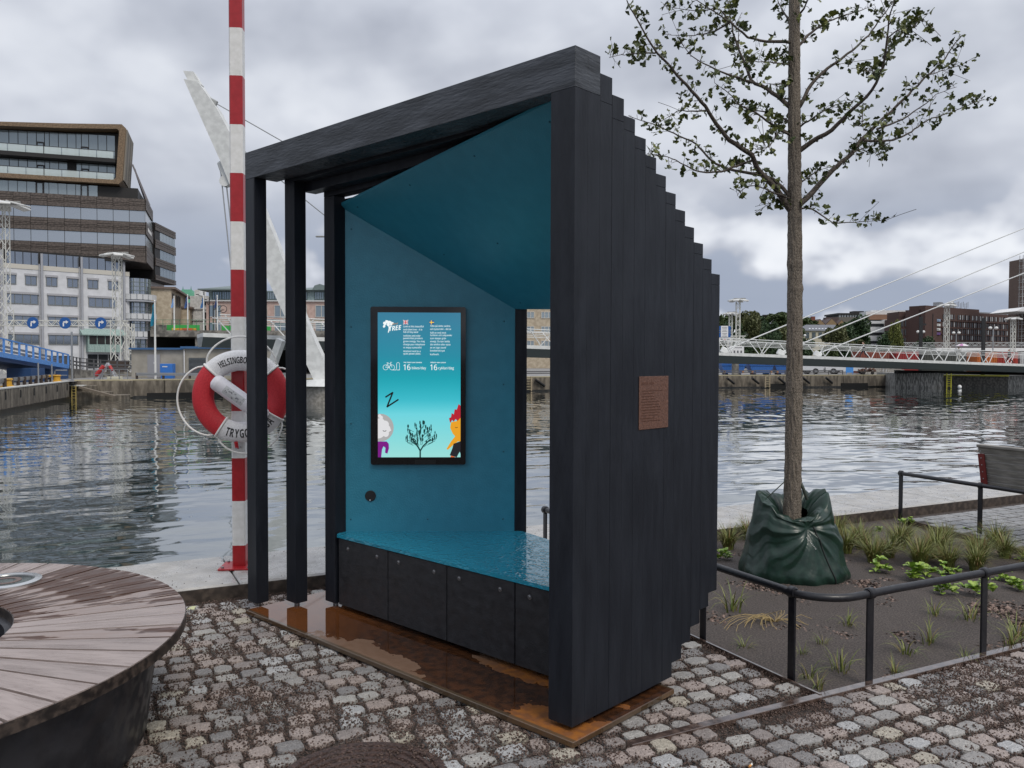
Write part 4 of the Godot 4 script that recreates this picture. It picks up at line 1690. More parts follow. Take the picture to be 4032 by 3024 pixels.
const LIMBS := [
	[0.022, [2.063, 2.667, -6.2, 1.929, 2.824, -6.158, 1.791, 2.951, -6.117, 1.73, 3.05, -6.075, 1.562, 3.133, -6.033, 1.443, 3.255, -5.992, 1.378, 3.335, -5.95, 1.302, 3.401, -5.908, 1.187, 3.504, -5.867, 1.06, 3.619, -5.825, 0.988, 3.668, -5.783, 0.851, 3.867, -5.742, 0.767, 3.988, -5.7]],
	[0.009, [1.769, 3.028, -6.2, 1.629, 2.962, -6.075, 1.489, 2.893, -5.95, 1.275, 2.864, -5.825, 1.107, 2.918, -5.7, 0.995, 2.912, -5.575, 0.875, 2.894, -5.45]],
	[0.014, [2.066, 2.75, -6.2, 1.945, 2.914, -6.256, 1.806, 2.961, -6.311, 1.651, 3.001, -6.367, 1.549, 3.063, -6.422, 1.475, 3.163, -6.478, 1.414, 3.249, -6.533, 1.248, 3.343, -6.589, 1.139, 3.41, -6.644, 0.923, 3.499, -6.7]],
	[0.016, [2.067, 3.412, -6.2, 1.978, 3.51, -6.25, 1.894, 3.602, -6.3, 1.81, 3.653, -6.35, 1.787, 3.768, -6.4, 1.749, 3.899, -6.45, 1.703, 4.075, -6.5, 1.685, 4.267, -6.55, 1.674, 4.433, -6.6]],
	[0.01, [2.066, 3.212, -6.2, 1.92, 3.246, -6.1, 1.793, 3.285, -6.0, 1.684, 3.308, -5.9, 1.564, 3.316, -5.8, 1.472, 3.361, -5.7, 1.346, 3.404, -5.6]],
	[0.008, [2.062, 3.302, -6.2, 1.99, 3.429, -6.375, 1.928, 3.502, -6.55, 1.889, 3.539, -6.725, 1.799, 3.651, -6.9]],
	[0.006, [2.056, 3.727, -6.2, 1.839, 3.695, -6.033, 1.67, 3.635, -5.867, 1.546, 3.576, -5.7]],
	[0.012, [2.051, 3.898, -6.2, 1.845, 3.886, -6.15, 1.707, 3.893, -6.1, 1.584, 3.967, -6.05, 1.437, 4.039, -6.0, 1.291, 4.096, -5.95, 1.227, 4.14, -5.9]],
	[0.02, [2.15, 2.723, -6.2, 2.233, 2.799, -6.233, 2.342, 2.918, -6.267, 2.452, 3.023, -6.3, 2.577, 3.13, -6.333, 2.66, 3.238, -6.367, 2.773, 3.346, -6.4, 2.901, 3.456, -6.433, 3.058, 3.609, -6.467, 3.216, 3.764, -6.5, 3.348, 3.877, -6.533, 3.436, 4.005, -6.567, 3.525, 4.105, -6.6]],
	[0.009, [2.597, 3.182, -6.2, 2.758, 3.211, -6.329, 2.915, 3.248, -6.457, 3.119, 3.341, -6.586, 3.329, 3.48, -6.714, 3.621, 3.594, -6.843, 3.843, 3.702, -6.971, 4.04, 3.766, -7.1]],
	[0.007, [2.693, 3.262, -6.2, 2.879, 3.332, -6.2, 3.044, 3.442, -6.2, 3.14, 3.525, -6.2, 3.277, 3.573, -6.2]],
	[0.017, [2.154, 3.123, -6.2, 2.224, 3.178, -6.145, 2.312, 3.218, -6.09, 2.424, 3.337, -6.035, 2.508, 3.413, -5.98, 2.562, 3.501, -5.925, 2.589, 3.613, -5.87, 2.588, 3.748, -5.815, 2.574, 3.892, -5.76, 2.585, 3.995, -5.705, 2.572, 4.046, -5.65]],
	[0.014, [2.136, 3.439, -6.2, 2.196, 3.575, -6.238, 2.306, 3.699, -6.275, 2.459, 3.81, -6.312, 2.614, 3.936, -6.35, 2.699, 4.02, -6.388, 2.799, 4.148, -6.425, 2.9, 4.277, -6.462, 2.974, 4.379, -6.5]],
	[0.007, [2.138, 3.291, -6.2, 2.169, 3.299, -6.0, 2.225, 3.318, -5.8, 2.273, 3.276, -5.6]],
	[0.01, [2.134, 3.898, -6.2, 2.263, 4.037, -6.325, 2.465, 4.172, -6.45, 2.703, 4.281, -6.575, 2.887, 4.392, -6.7]],
	[0.007, [2.15, 2.688, -6.2, 2.213, 2.663, -6.133, 2.271, 2.59, -6.067, 2.314, 2.532, -6.0, 2.368, 2.528, -5.933, 2.447, 2.526, -5.867, 2.601, 2.522, -5.8]],
	[0.006, [2.148, 2.875, -6.2, 2.301, 2.985, -6.35, 2.471, 3.055, -6.5]],
	[0.007, [2.062, 2.75, -6.2, 1.904, 2.766, -6.075, 1.731, 2.794, -5.95, 1.616, 2.755, -5.825, 1.531, 2.672, -5.7]],
	[0.005, [2.055, 2.73, -6.2, 2.003, 2.769, -6.3, 1.978, 2.753, -6.4, 1.892, 2.75, -6.5]],
	[0.005, [2.055, 3.593, -6.2, 1.913, 3.546, -6.05, 1.8, 3.491, -5.9]],
	[0.006, [1.982, 3.26, -6.2, 1.852, 3.103, -5.967, 1.729, 3.004, -5.733, 1.597, 2.932, -5.5]],
	[0.004, [2.737, 3.743, -6.2, 2.502, 3.58, -5.85, 2.316, 3.44, -5.5]],
	[0.005, [2.522, 3.094, -6.2, 2.689, 3.175, -6.4, 2.833, 3.226, -6.6, 2.981, 3.187, -6.8]],
	[0.006, [1.059, 3.82, -6.2, 0.939, 3.728, -5.967, 0.813, 3.642, -5.733, 0.633, 3.533, -5.5]],
	[0.006, [1.43, 3.396, -6.2, 1.323, 3.367, -6.125, 1.199, 3.351, -6.05, 1.104, 3.282, -5.975, 1.012, 3.214, -5.9]],
	[0.009, [2.038, 4.055, -6.2, 2.03, 4.2, -6.35, 2.033, 4.362, -6.5]],
	[0.008, [2.131, 4.124, -6.2, 2.122, 4.142, -6.05, 2.094, 4.142, -5.9]],
	[0.007, [1.596, 4.04, -6.2, 1.528, 4.04, -6.375, 1.453, 4.086, -6.55, 1.372, 4.146, -6.725, 1.223, 4.221, -6.9]],
	[0.005, [1.71, 3.754, -6.2, 1.676, 3.862, -6.233, 1.683, 4.026, -6.267, 1.635, 4.178, -6.3]],
	[0.005, [2.766, 3.935, -6.2, 2.683, 3.845, -5.8, 2.594, 3.699, -5.4]],
	[0.006, [2.747, 3.811, -6.2, 2.762, 3.832, -5.967, 2.754, 3.857, -5.733, 2.691, 3.781, -5.5]],
	[0.009, [1.767, 3.603, -6.2, 1.568, 3.615, -6.075, 1.402, 3.625, -5.95, 1.242, 3.658, -5.825, 1.138, 3.707, -5.7]],
	[0.006, [1.624, 4.027, -6.2, 1.528, 4.177, -6.267, 1.404, 4.177, -6.333, 1.161, 4.239, -6.4]],
	[0.004, [3.068, 3.662, -6.2, 3.309, 3.773, -6.4, 3.544, 3.886, -6.6]],
	[0.005, [2.587, 3.441, -6.2, 2.547, 3.302, -6.1, 2.513, 3.194, -6.0]],
	[0.004, [2.063, 3.755, -6.2, 2.064, 3.868, -6.4, 2.055, 3.955, -6.6]]
]


func build_tree() -> void:
	var at := Vector3(2.10, -0.07, -6.2)
	var t := thing("ginkgo_tree", "young slim tree with fan-shaped leaves rising from the green watering bag", "tree", at)
	# trunk: rough furrowed bark
	var rough := fbm(1.0, 3, 71)
	var b := MB.new()
	var rows := 230
	var sides := 56
	var top := 5.2
	var pt := func(i: int, k: int) -> Vector3:
		var y := top * i / rows
		var a := TAU * k / sides
		var r := lerpf(0.0615, 0.034, pow(y / 4.6, 1.1)) * (1.0 + 0.12 * exp(-y * 5.0))
		var bark := 1.0 - absf(rough.get_noise_3d(cos(a) * 4.5, y * 4.5, sin(a) * 4.5)) * 3.2
		var bark2 := rough.get_noise_3d(cos(a) * 11.0, y * 14.0, sin(a) * 11.0)
		r += (0.0085 * bark + 0.003 * bark2) * lerpf(1.0, 0.45, y / top)
		for kn in [1.33, 1.72, 2.15, 2.34, 2.93]:
			r += 0.006 * exp(-pow((y - kn) / 0.022, 2.0)) * (0.5 + 0.5 * cos(a - kn * 9.0))
		return Vector3(0.012 * sin(y * 0.9) + cos(a) * r - 0.004 * y, y, 0.01 * sin(y * 1.3) + sin(a) * r)
	var vs := PackedVector3Array()
	for i in rows + 1:
		for k in sides:
			vs.append(pt.call(i, k))
	var nf := PackedVector3Array()
	for i in rows + 1:
		for k in sides:
			var u: Vector3 = vs[i * sides + (k + 1) % sides] - vs[i * sides + (k + sides - 1) % sides]
			var w: Vector3 = vs[mini(i + 1, rows) * sides + k] - vs[maxi(i - 1, 0) * sides + k]
			nf.append(w.cross(u).normalized())
	for i in rows:
		for k in sides:
			var q := [i * sides + k, (i + 1) * sides + k, (i + 1) * sides + (k + 1) % sides, i * sides + (k + 1) % sides]
			b.stri(vs[q[0]], nf[q[0]], vs[q[1]], nf[q[1]], vs[q[2]], nf[q[2]])
			b.stri(vs[q[0]], nf[q[0]], vs[q[2]], nf[q[2]], vs[q[3]], nf[q[3]])
	var bark := grain("bark", Color(0.055, 0.043, 0.032), Color(0.24, 0.205, 0.165), 0.45, 0.05, 0.85, {"stretch": Vector3(3, 1, 3), "lo": 0.3, "hi": 0.68})
	part("trunk", b, bark, t)
	var twig_m := grain("twig_bark", Color(0.035, 0.026, 0.020), Color(0.10, 0.082, 0.066), 0.5, 0.04, 0.85)
	# limbs; short spurs along them carry the leaves
	var r := RandomNumberGenerator.new()
	r.seed = 424
	var leaves := []
	var tones := []
	for L in LIMBS:
		var pts := pv3(L[1])
		if absf(pts[0].x - at.x + 0.004) < 0.13 and absf(pts[0].z - at.z) < 0.02:
			pts.insert(0, Vector3(at.x - 0.012, pts[0].y - 0.045, at.z))
		# soften the hand-set bends
		var cv := Curve3D.new()
		for i in pts.size():
			var d := Vector3.ZERO
			if i > 0 and i < pts.size() - 1:
				d = (pts[i + 1] - pts[i - 1]) * 0.16
			cv.add_point(pts[i] - at, -d, d)
		var len := cv.get_baked_length()
		var n := maxi(4, int(len / 0.05))
		var p := PackedVector3Array()
		var rad := []
		for i in n + 1:
			var u := i / float(n)
			var w := Vector3(r.randf_range(-1, 1), r.randf_range(-1, 1), r.randf_range(-1, 1)) * 0.0035
			p.append(cv.sample_baked(len * u) + (w if i > 0 else Vector3.ZERO))
			rad.append(maxf(L[0] * 1.2 * (1.0 - 0.86 * pow(u, 0.8)), 0.0018))
		b = MB.new()
		b.tube(p, rad, 8)
		var spurs := MB.new()
		var step := 0.034
		var go := 0.10 * minf(len, 1.0)
		while go < len:
			var u := go / len
			var c := cv.sample_baked(go)
			var tan_ := (cv.sample_baked(minf(go + 0.02, len)) - cv.sample_baked(maxf(go - 0.02, 0.0))).normalized()
			var side := tan_.cross(Vector3(r.randf_range(-1, 1), r.randf_range(-1, 1), r.randf_range(-1, 1))).normalized()
			side = (side + Vector3(0, 0.45, 0)).normalized()
			var l := r.randf_range(0.010, 0.040)
			var e := c + side * l + tan_ * l * 0.3
			if r.randf() < 0.08 and u > 0.3:
				l = r.randf_range(0.12, 0.28)
				e = c + side * l * 0.7 + tan_ * l * 0.7
			spurs.tube(PackedVector3Array([c, (c + e) * 0.5 + Vector3(0, 0.003, 0), e]), 0.0017, 4, false)
			var bunch := r.randi_range(2, 5)
			var bare := 0.32 if u < 0.35 and L[0] > 0.012 else 0.1
			if r.randf() < bare:
				bunch = 0
			for j in bunch:
				var ld := (side + Vector3(r.randf_range(-1, 1), r.randf_range(-1.1, 0.6), r.randf_range(-1, 1)) * 1.1).normalized()
				var pl := r.randf_range(0.010, 0.036)
				var at2 := e + ld * pl
				if l > 0.1:
					at2 = c.lerp(e, r.randf()) + ld * pl * 0.6
				spurs.tube(PackedVector3Array([e if l < 0.1 else at2 - ld * pl * 0.6, at2]), 0.0008, 3, false)
				var nx := ld.cross(Vector3(r.randf_range(-1, 1), r.randf_range(-1, 1), r.randf_range(-1, 1))).normalized()
				var s := r.randf_range(0.021, 0.040)
				if r.randf() < 0.12:
					s *= 1.35
				leaves.append(Transform3D(Basis(nx, ld, nx.cross(ld)).scaled_local(Vector3(s, s, s)), at2))
				var q := r.randf()
				tones.append(Color(0.030, 0.048, 0.009).lerp(Color(0.13, 0.145, 0.022), q * q))
			go += step * r.randf_range(0.5, 1.6)
		var o := part("limb", b, twig_m, t)
		part("spurs", spurs, twig_m, o).set_meta("kind", "stuff")
	var f := MB.new()
	# a fan with a notch, slightly cupped
	var rim: Array[Vector3] = []
	for i in 9:
		var a := lerpf(-1.0, 1.0, i / 8.0)
		var rr := 1.0 - 0.10 * absf(a) - (0.22 if i == 4 else 0.0) + 0.05 * sin(i * 2.4)
		rim.append(Vector3(sin(a) * rr, cos(a) * rr * 0.95, 0.22 * a * a + 0.05 * sin(i * 1.9)))
	for i in 8:
		f.tri(Vector3.ZERO, rim[i + 1], rim[i])
	var lm := plain("ginkgo_leaf", Color(1, 1, 1), 0.5)
	lm.vertex_color_use_as_albedo = true
	lm.backlight_enabled = true
	lm.backlight = Color(0.26, 0.30, 0.03)
	many("crown", f.mesh(), lm, leaves, tones, t)

	# watering bag zipped round the stem
	var bag := thing("watering_bag", "dark green wet tarpaulin watering bag zipped round the young tree's stem", "watering bag", Vector3(2.10, -0.085, -6.2))
	var tarp := grain("green_tarp", Color(0.006, 0.022, 0.015), Color(0.009, 0.031, 0.021), 0.7, 0.02, 0.3, {"rlo": 0.3, "rhi": 0.4, "bump": 0.5, "bfreq": 0.03})
	var fold := fbm(1.0, 2, 91)
	var H := 0.60
	var fr := PI * 0.5 - 0.12
	var saw := func(x: float) -> float: return absf(fposmod(x, 1.0) - 0.5) * 2.0
	var shape := func(u: float, a: float) -> Vector3:
		# u: 0 at the ground, 1 at the mouth; a: angle, pi/2 towards the viewer
		var rx := lerpf(0.425, 0.262, pow(u, 0.85)) - 0.055 * pow(1.0 - clampf(u / 0.16, 0.0, 1.0), 2.0)
		var rz := rx * 0.86
		# the zip gathers the cloth at one point in front; flat folds fan out from there
		var da := wrapf(a - fr, -PI, PI)
		var dy := (u - 0.70) * H
		var dx := da * 0.33
		var dist := sqrt(dx * dx + dy * dy)
		var ray := atan2(dy, dx) + 0.25 * fold.get_noise_2d(dist * 4.0, 3.0)
		var reach := dist * exp(-dist * 4.2) * 4.0
		var pull: float = 0.070 * reach * (saw.call(ray * 1.43 + 0.15) - 0.5) + 0.026 * reach * (saw.call(ray * 3.3 + 0.4) - 0.5)
		pull -= 0.045 * exp(-dist * dist * 220.0)
		var flat := 0.020 * fold.get_noise_3d(cos(a) * 1.4, u * 1.2, sin(a) * 1.4)
		var tuck: float = 0.012 * (saw.call(a * 1.9 + u * 0.8) - 0.5) * smoothstep(0.75, 1.0, u) + 0.010 * (saw.call(a * 2.7 - u) - 0.5) * (1.0 - smoothstep(0.0, 0.25, u))
		var k: float = 1.0 + (pull + flat + tuck) / 0.36
		var y := H * u
		if u > 0.78:
			# shoulders stand up on both sides, the mouth sags in front
			var w := (u - 0.78) / 0.22
			y += w * (0.05 * pow(absf(cos(a)), 1.5) - 0.12 * maxf(sin(a), 0.0) + 0.03 * fold.get_noise_2d(a * 2.0, 3.0))
		return Vector3(cos(a) * rx * k + 0.03 * (1.0 - u), y, sin(a) * rz * k)
	b = MB.new()
	var NU := 90
	var NA := 200
	var gv := PackedVector3Array()
	for i in NU + 1:
		for k in NA:
			gv.append(shape.call(i / float(NU), TAU * k / NA))
	# the mouth folds over and in towards the stem
	for q in [[0.90, 0.006], [0.74, -0.02], [0.56, -0.07], [0.42, -0.14]]:
		for k in NA:
			var e := gv[NU * NA + k]
			var w := 1.0 + 0.10 * (absf(fposmod(k * 0.055, 1.0) - 0.5) * 2.0 - 0.5) + 0.06 * sin(k * 0.19 + 1.0)
			gv.append(Vector3(e.x * q[0] * w, e.y + q[1] * w, e.z * q[0] * w))
	var last := NU + 4
	var gn := PackedVector3Array()
	for i in last + 1:
		for k in NA:
			var u: Vector3 = gv[i * NA + (k + 1) % NA] - gv[i * NA + (k + NA - 1) % NA]
			var w: Vector3 = gv[mini(i + 1, last) * NA + k] - gv[maxi(i - 1, 0) * NA + k]
			gn.append(w.cross(u).normalized())
	for i in last:
		for k in NA:
			var q := [i * NA + k, (i + 1) * NA + k, (i + 1) * NA + (k + 1) % NA, i * NA + (k + 1) % NA]
			b.stri(gv[q[0]], gn[q[0]], gv[q[1]], gn[q[1]], gv[q[2]], gn[q[2]])
			b.stri(gv[q[0]], gn[q[0]], gv[q[2]], gn[q[2]], gv[q[3]], gn[q[3]])
	part("cloth", b, tarp, bag)
	b = MB.new()
	var zp := PackedVector3Array()
	for i in 40:
		var u := 0.02 + 0.70 * i / 39.0
		zp.append(shape.call(u, fr - 0.16 + 0.0 * u - 0.34 * (0.72 - u)) * Vector3(1.006, 1, 1.006))
	b.tube(zp, 0.006, 6)
	part("zip", b, plain("zip_black", Color(0.008, 0.012, 0.010), 0.6), bag)
	b = MB.new()
	b.tube(pv3([-0.20, 0.60, 0.02, -0.14, 0.66, 0.03, -0.07, 0.73, 0.04, -0.055, 0.75, 0.0]), 0.004, 6)
	b.tube(pv3([0.10, 0.60, 0.05, 0.07, 0.68, 0.05, 0.06, 0.72, 0.02]), 0.012, 6)
	part("strap", b, plain("strap", Color(0.02, 0.03, 0.02), 0.6), bag)
	b = MB.new()
	for i in 9:
		var u := 0.60 - 0.016 * i
		var p: Vector3 = shape.call(u, fr + 0.08 - 0.02 * i)
		b.box(p * Vector3(1.01, 1, 1.01), Vector3(0.006, 0.006, 0.002), 0.0, Basis(Vector3(0, 0, 1), -0.9))
	part("print", b, plain("pale_print", Color(0.5, 0.52, 0.5), 0.5), bag)


# ---------------------------------------------------------------- low railings and the slatted bench

func build_rails_and_bench() -> void:
	var black := grain("black_steel", Color(0.006, 0.006, 0.009), Color(0.011, 0.011, 0.014), 0.5, 0.03, 0.3, {"rlo": 0.3, "rhi": 0.4, "bump": 0.5, "bfreq": 0.25})
	var post := func(parent: Node, p: Vector3, dir: Vector3, top: float) -> void:
		var b := MB.new()
		b.box(Vector3(p.x, (top + p.y) * 0.5 - 0.012, p.z), Vector3(0.046, top - p.y - 0.024, 0.013), 0.003, facing(dir))
		# collar round the rail
		var d := dir.normalized()
		b.tube(PackedVector3Array([Vector3(p.x, top, p.z) - d * 0.021, Vector3(p.x, top, p.z) - d * 0.014, Vector3(p.x, top, p.z) + d * 0.014, Vector3(p.x, top, p.z) + d * 0.021]), [0.022, 0.0285, 0.0285, 0.022], 18)
		part("post", b, black, parent)
	var y := 0.408
	var fence := thing("bed_railing", "low black tube railing on flat posts round the front corner of the planting bed", "railing", Vector3.ZERO)
	var path := PackedVector3Array()
	path.append(P(3.075, 5.50, y))
	path.append(P(3.075, 4.2, y))
	path.append(P(3.075, 3.05, y))
	for i in 9:
		var a := PI / 2 * i / 8.0
		path.append(P(3.075 + 0.22 * (1.0 - cos(a)), 3.03 - 0.22 * sin(a), y - 0.004))
	for s in [3.6, 4.4, 5.2, 6.0, 7.1]:
		path.append(P(s, 2.81, y))
	var b := MB.new()
	b.tube(path, 0.0195, 16)
	part("rail", b, black, fence)
	for q in [[3.075, 5.49, 1], [3.075, 4.58, 1], [3.075, 3.66, 1], [3.075, 2.995, 1], [3.405, 2.81, 0], [4.29, 2.81, 0], [5.2, 2.81, 0], [6.1, 2.81, 0]]:
		post.call(fence, P(q[0], q[1], -0.10), MD if q[2] else KD, y)
	var back := thing("path_railing", "low black tube railing along the paved path's edge at the bed's right side", "railing", Vector3.ZERO)
	b = MB.new()
	b.tube(PackedVector3Array([Vector3(3.888, 0.425, -8.262), Vector3(4.229, 0.428, -7.46), Vector3(4.60, 0.428, -6.60), Vector3(4.97, 0.428, -5.74)]), 0.0195, 16)
	part("rail", b, black, back)
	for p in [Vector3(3.888, -0.12, -8.262), Vector3(4.229, -0.12, -7.46), Vector3(4.60, -0.12, -6.60), Vector3(4.97, -0.12, -5.74)]:
		post.call(back, p, Vector3(0.39, 0, 0.92), 0.427)

	# paved path to the right, of rectangular slabs, above the bed behind a steel edge
	var pb := MB.new()
	var e0 := Vector3(3.86, -0.008, -8.15)
	var ed := Vector3(0.36, 0, 1.36).normalized()
	var base := MB.new()
	base.quad(e0 + Vector3(0, -0.01, 0), e0 + ed * 9 + Vector3(0, -0.01, 0), e0 + ed * 9 + KD * 14 + Vector3(0, -0.01, 0), e0 + KD * 14 + Vector3(0, -0.01, 0))
	var pathn := struct("path", base, mats["joint_sand"])
	var slab := []
	for i in 3:
		slab.append(grain("slab_%d" % i, Color(0.15, 0.148, 0.145) * (0.9 + 0.12 * i), Color(0.23, 0.225, 0.22) * (0.9 + 0.12 * i), 0.5, 0.03, 0.4, {"rlo": 0.3, "rhi": 0.5, "seed": 20 + i}))
	var sl := MB.new()
	sl.box(Vector3.ZERO, Vector3(0.190, 0.03, 0.119), 0.004, Basis(KD, Vector3.UP, -MD))
	var slm := sl.mesh()
	var cnt := 0
	for j in 40:
		for i in 26:
			var p := e0 + ed * (0.10 + j * 0.141) + KD * (0.12 + i * 0.212 + (0.106 if j % 2 else 0.0) + 0.0)
			if cnt < 300 and p.x / -p.z < 0.68:
				cnt += 1
				var o := part("slab", slm, slab[rng.randi() % 3], pathn)
				o.position = p + Vector3(0, -0.012 + rng.randf_range(-0.002, 0.002), 0)
	var st := MB.new()
	st.bar(e0 + Vector3(0, -0.075, 0), e0 + ed * 5.0 + Vector3(0, -0.075, 0), 0.008, 0.16)
	struct("path_edging", st, grain("edge_steel", Color(0.030, 0.016, 0.013), Color(0.07, 0.036, 0.028), 0.6, 0.02, 0.5))

	# slatted bench seen from behind, facing away to the right
	var dir := Vector3(0.44, 0, 0.90).normalized()
	var bn := thing("slatted_bench", "grey slatted bench with dark red steel ends seen from behind at the right edge", "bench", Vector3(4.285, 0, -7.62), "", Basis(dir, Vector3.UP, dir.cross(Vector3.UP)))
	var grey := grain("grey_slat", Color(0.15, 0.14, 0.125), Color(0.235, 0.222, 0.20), 0.8, 0.02, 0.55, {"stretch": Vector3(0.4, 2.5, 0.4)})
	var redm := plain("oxide_red", Color(0.16, 0.02, 0.018), 0.45)
	var fwd := dir.cross(Vector3.UP)
	var away := 1.0 if fwd.x > 0 else -1.0
	var L := 1.9
	var lean := 0.07 / 0.36
	for i in 6:
		var yy := 0.735 - i * 0.064
		var off := (0.776 - yy) * lean * away
		b = MB.new()
		b.box(Vector3(L * 0.5, yy, off + 0.012 * away), Vector3(L, 0.060, 0.024), 0.004, Basis(Vector3.RIGHT, atan(lean) * -away))
		part("back_slat", b, grey, bn)
	b = MB.new()
	b.box(Vector3(L * 0.5, 0.772, 0.03 * away), Vector3(L + 0.01, 0.026, 0.09), 0.005)
	part("top_slat", b, grey, bn)
	for i in 5:
		b = MB.new()
		b.box(Vector3(L * 0.5, 0.425, (0.13 + i * 0.075) * away), Vector3(L, 0.028, 0.066), 0.004)
		part("seat_slat", b, grey, bn)
	for x in [0.035, L - 0.035]:
		b = MB.new()
		for e in [[0.70, 0.014, 0.385, 0.075]]:
			b.bar(Vector3(x, e[0], e[1] * away - 0.012 * away), Vector3(x, e[2], e[3] * away - 0.012 * away), 0.062, 0.010, 0.0, Vector3(0, 0, 1))
		part("end_plate", b, redm, bn)
	for x in [0.55, L - 0.45]:
		b = MB.new()
		b.box(Vector3(x, 0.2, 0.28 * away), Vector3(0.05, 0.42, 0.34), 0.004)
		part("leg", b, redm, bn)
	for i in 6:
		b = MB.new()
		var yy := 0.735 - i * 0.064
		b.ball(Vector3(0.035, yy - 0.01, ((0.776 - yy) * lean - 0.018) * away), Vector3(0.006, 0.006, 0.004), 8, 4)
		part("bolt", b, plain("zinc", Color(0.35, 0.35, 0.36), 0.4, 0.9), bn)


# ---------------------------------------------------------------- the far bank

func build_far_bank() -> void:
	# one sheet of ground beyond the far quay, reaching the horizon, and a wooded hill on the right
	var ground := MB.new()
	var asphalt := grain("asphalt", Color(0.16, 0.155, 0.15), Color(0.26, 0.255, 0.25), 9.0, 0.02, 0.75)
	ground.quad(P(-3000, 65.3, -0.012), P(57, 65.3, -0.012), P(57, 2500, -0.012), P(-3000, 2500, -0.012))
	ground.quad(P(57, 65.0, -0.012), Vector3(41.6, -0.012, -89.8), Vector3(2500, -0.012, -800), P(57, 2500, -0.012))
	struct("far_ground", ground, asphalt)
	var hill := MB.new()
	var hn := fbm(0.012, 3, 8)
	var hgt := func(x: float, z: float) -> float:
		var d := clampf((-z - 165.0) / 110.0, 0.0, 1.0)
		return 0.25 + 9.5 * d * d * (3.0 - 2.0 * d) * (0.8 + 0.5 * hn.get_noise_2d(x, z)) * smoothstep(8.0, 45.0, x)
	for i in 34:
		for j in 14:
			var f: Array[Vector3] = []
			for q in [[i, j], [i + 1, j], [i + 1, j + 1], [i, j + 1]]:
				var x: float = 10.0 + q[0] * 8.0
				var z: float = -160.0 - q[1] * 14.0
				f.append(Vector3(x, hgt.call(x, z), z))
			hill.quad(f[0], f[1], f[2], f[3])
	struct("hill", hill, grain("hill_green", Color(0.025, 0.04, 0.012), Color(0.055, 0.075, 0.025), 12.0, 0.02, 0.9))

	var wallm := grain("quay_stone", Color(0.10, 0.085, 0.068), Color(0.225, 0.195, 0.155), 5.0, 0.012, 0.85, {"oct": 6, "lo": 0.28, "hi": 0.72, "stretch": Vector3(1.6, 0.4, 1.6), "bump": 2.0})
	var foot := grain("wet_foot", Color(0.010, 0.010, 0.009), Color(0.035, 0.033, 0.028), 4.0, 0.02, 0.35)
	# far quay in cast bays along a bent line
	var fq := thing("far_quay_wall", "stained concrete quay wall across the water with a dark wet foot", "quay wall", Vector3.ZERO)
	var line := [P(-1.0, 65.0), P(28.0, 65.0), P(57.0, 64.7), Vector3(41.6, 0, -89.3)]
	for i in line.size() - 1:
		var a: Vector3 = line[i]
		var e: Vector3 = line[i + 1]
		var d := (e - a).normalized()
		var o := Vector3(d.z, 0, -d.x)
		var n := int(a.distance_to(e) / 5.5)
		for j in n:
			var p := a.lerp(e, j / float(n)) + o * 0.5
			var q := a.lerp(e, (j + 1) / float(n)) + o * 0.5 - d * 0.03
			var b := MB.new()
			b.bar(p + Vector3(0, -0.60, 0), q + Vector3(0, -0.60, 0), 1.0, 1.16, 0.03)
			part("bay", b, wallm, fq)
		var w := MB.new()
		w.bar(a + o * 0.42 + Vector3(0, -1.62, 0), e + o * 0.42 + Vector3(0, -1.62, 0), 1.0, 1.0)
		part("wet_foot", w, foot, fq)
		w = MB.new()
		w.bar(a + o * 0.14 + Vector3(0, 0.02, 0), e + o * 0.14 + Vector3(0, 0.02, 0), 0.28, 0.08)
		part("coping", w, plain("pale_yellow", Color(0.42, 0.37, 0.24), 0.7), fq)
	var kd2 := (Vector3(41.6, 0, -89.3) - P(57.0, 64.7)).normalized()
	for q in [[P(3.6, 64.97), KD, 5.2, -0.93], [Vector3(26.2, 0, -84.75), kd2, 2.3, -0.85], [Vector3(34.6, 0, -87.25), kd2, 3.3, -0.82]]:
		var o := MB.new()
		o.bar(q[0] + Vector3(0, (q[3] - 1.4) * 0.5, 0), q[0] + q[1] * q[2] + Vector3(0, (q[3] - 1.4) * 0.5, 0), 0.12, 1.4 + q[3])
		part("recess", o, plain("recess_black", Color(0.006, 0.006, 0.006), 0.8), fq)
	# slanting tarred logs
	var log_m := plain("tarred_log", Color(0.008, 0.008, 0.009), 0.55)
	var first: Node3D
	for q in [[21.94, -83.25, "leftmost black log fender on the quay wall right of the kiosk"], [24.65, -84.05, "second black log fender right of the kiosk, just left of the pale ladder"], [27.6, -84.95, "third black log fender, between the pale ladder and the tree trunk"], [30.4, -85.75, "fourth black log fender, just right of the tree trunk"], [33.07, -86.55, "rightmost black log fender slanting on the far quay wall"], [2.5, -73.9, "black log fender seen through the slit at the kiosk's back"]]:
		var p := Vector3(q[0], -0.52, q[1])
		if first == null:
			var b := MB.new()
			b.tube(PackedVector3Array([KD * -0.46 + Vector3(0, 0.28, 0), KD * 0.46 + Vector3(0, -0.28, 0)]), 0.12, 10)
			first = solo("log_fender", b, log_m, q[2], "fender", p, "log fenders on the far quay")
		else:
			copy(first, q[2], p)
	for q in [[25.95, -84.4, "pale ladder in a rusty frame on the far quay wall left of the tree trunk"], [1.45, -73.45, "pale ladder on the far quay wall seen through the kiosk's back slit"]]:
		var ld := thing("quay_ladder", q[2], "ladder", Vector3(q[0], 0, q[1]), "pale ladders on the far quay", Basis(KD, Vector3.UP, -MD))
		var b := MB.new()
		for x in [-0.28, 0.28]:
			b.box(Vector3(x, -0.58, 0.02), Vector3(0.13, 1.25, 0.12))
		part("frame", b, grain("rusty_cream", Color(0.20, 0.13, 0.07), Color(0.55, 0.50, 0.38), 1.0, 0.03, 0.7), ld)
		b = MB.new()
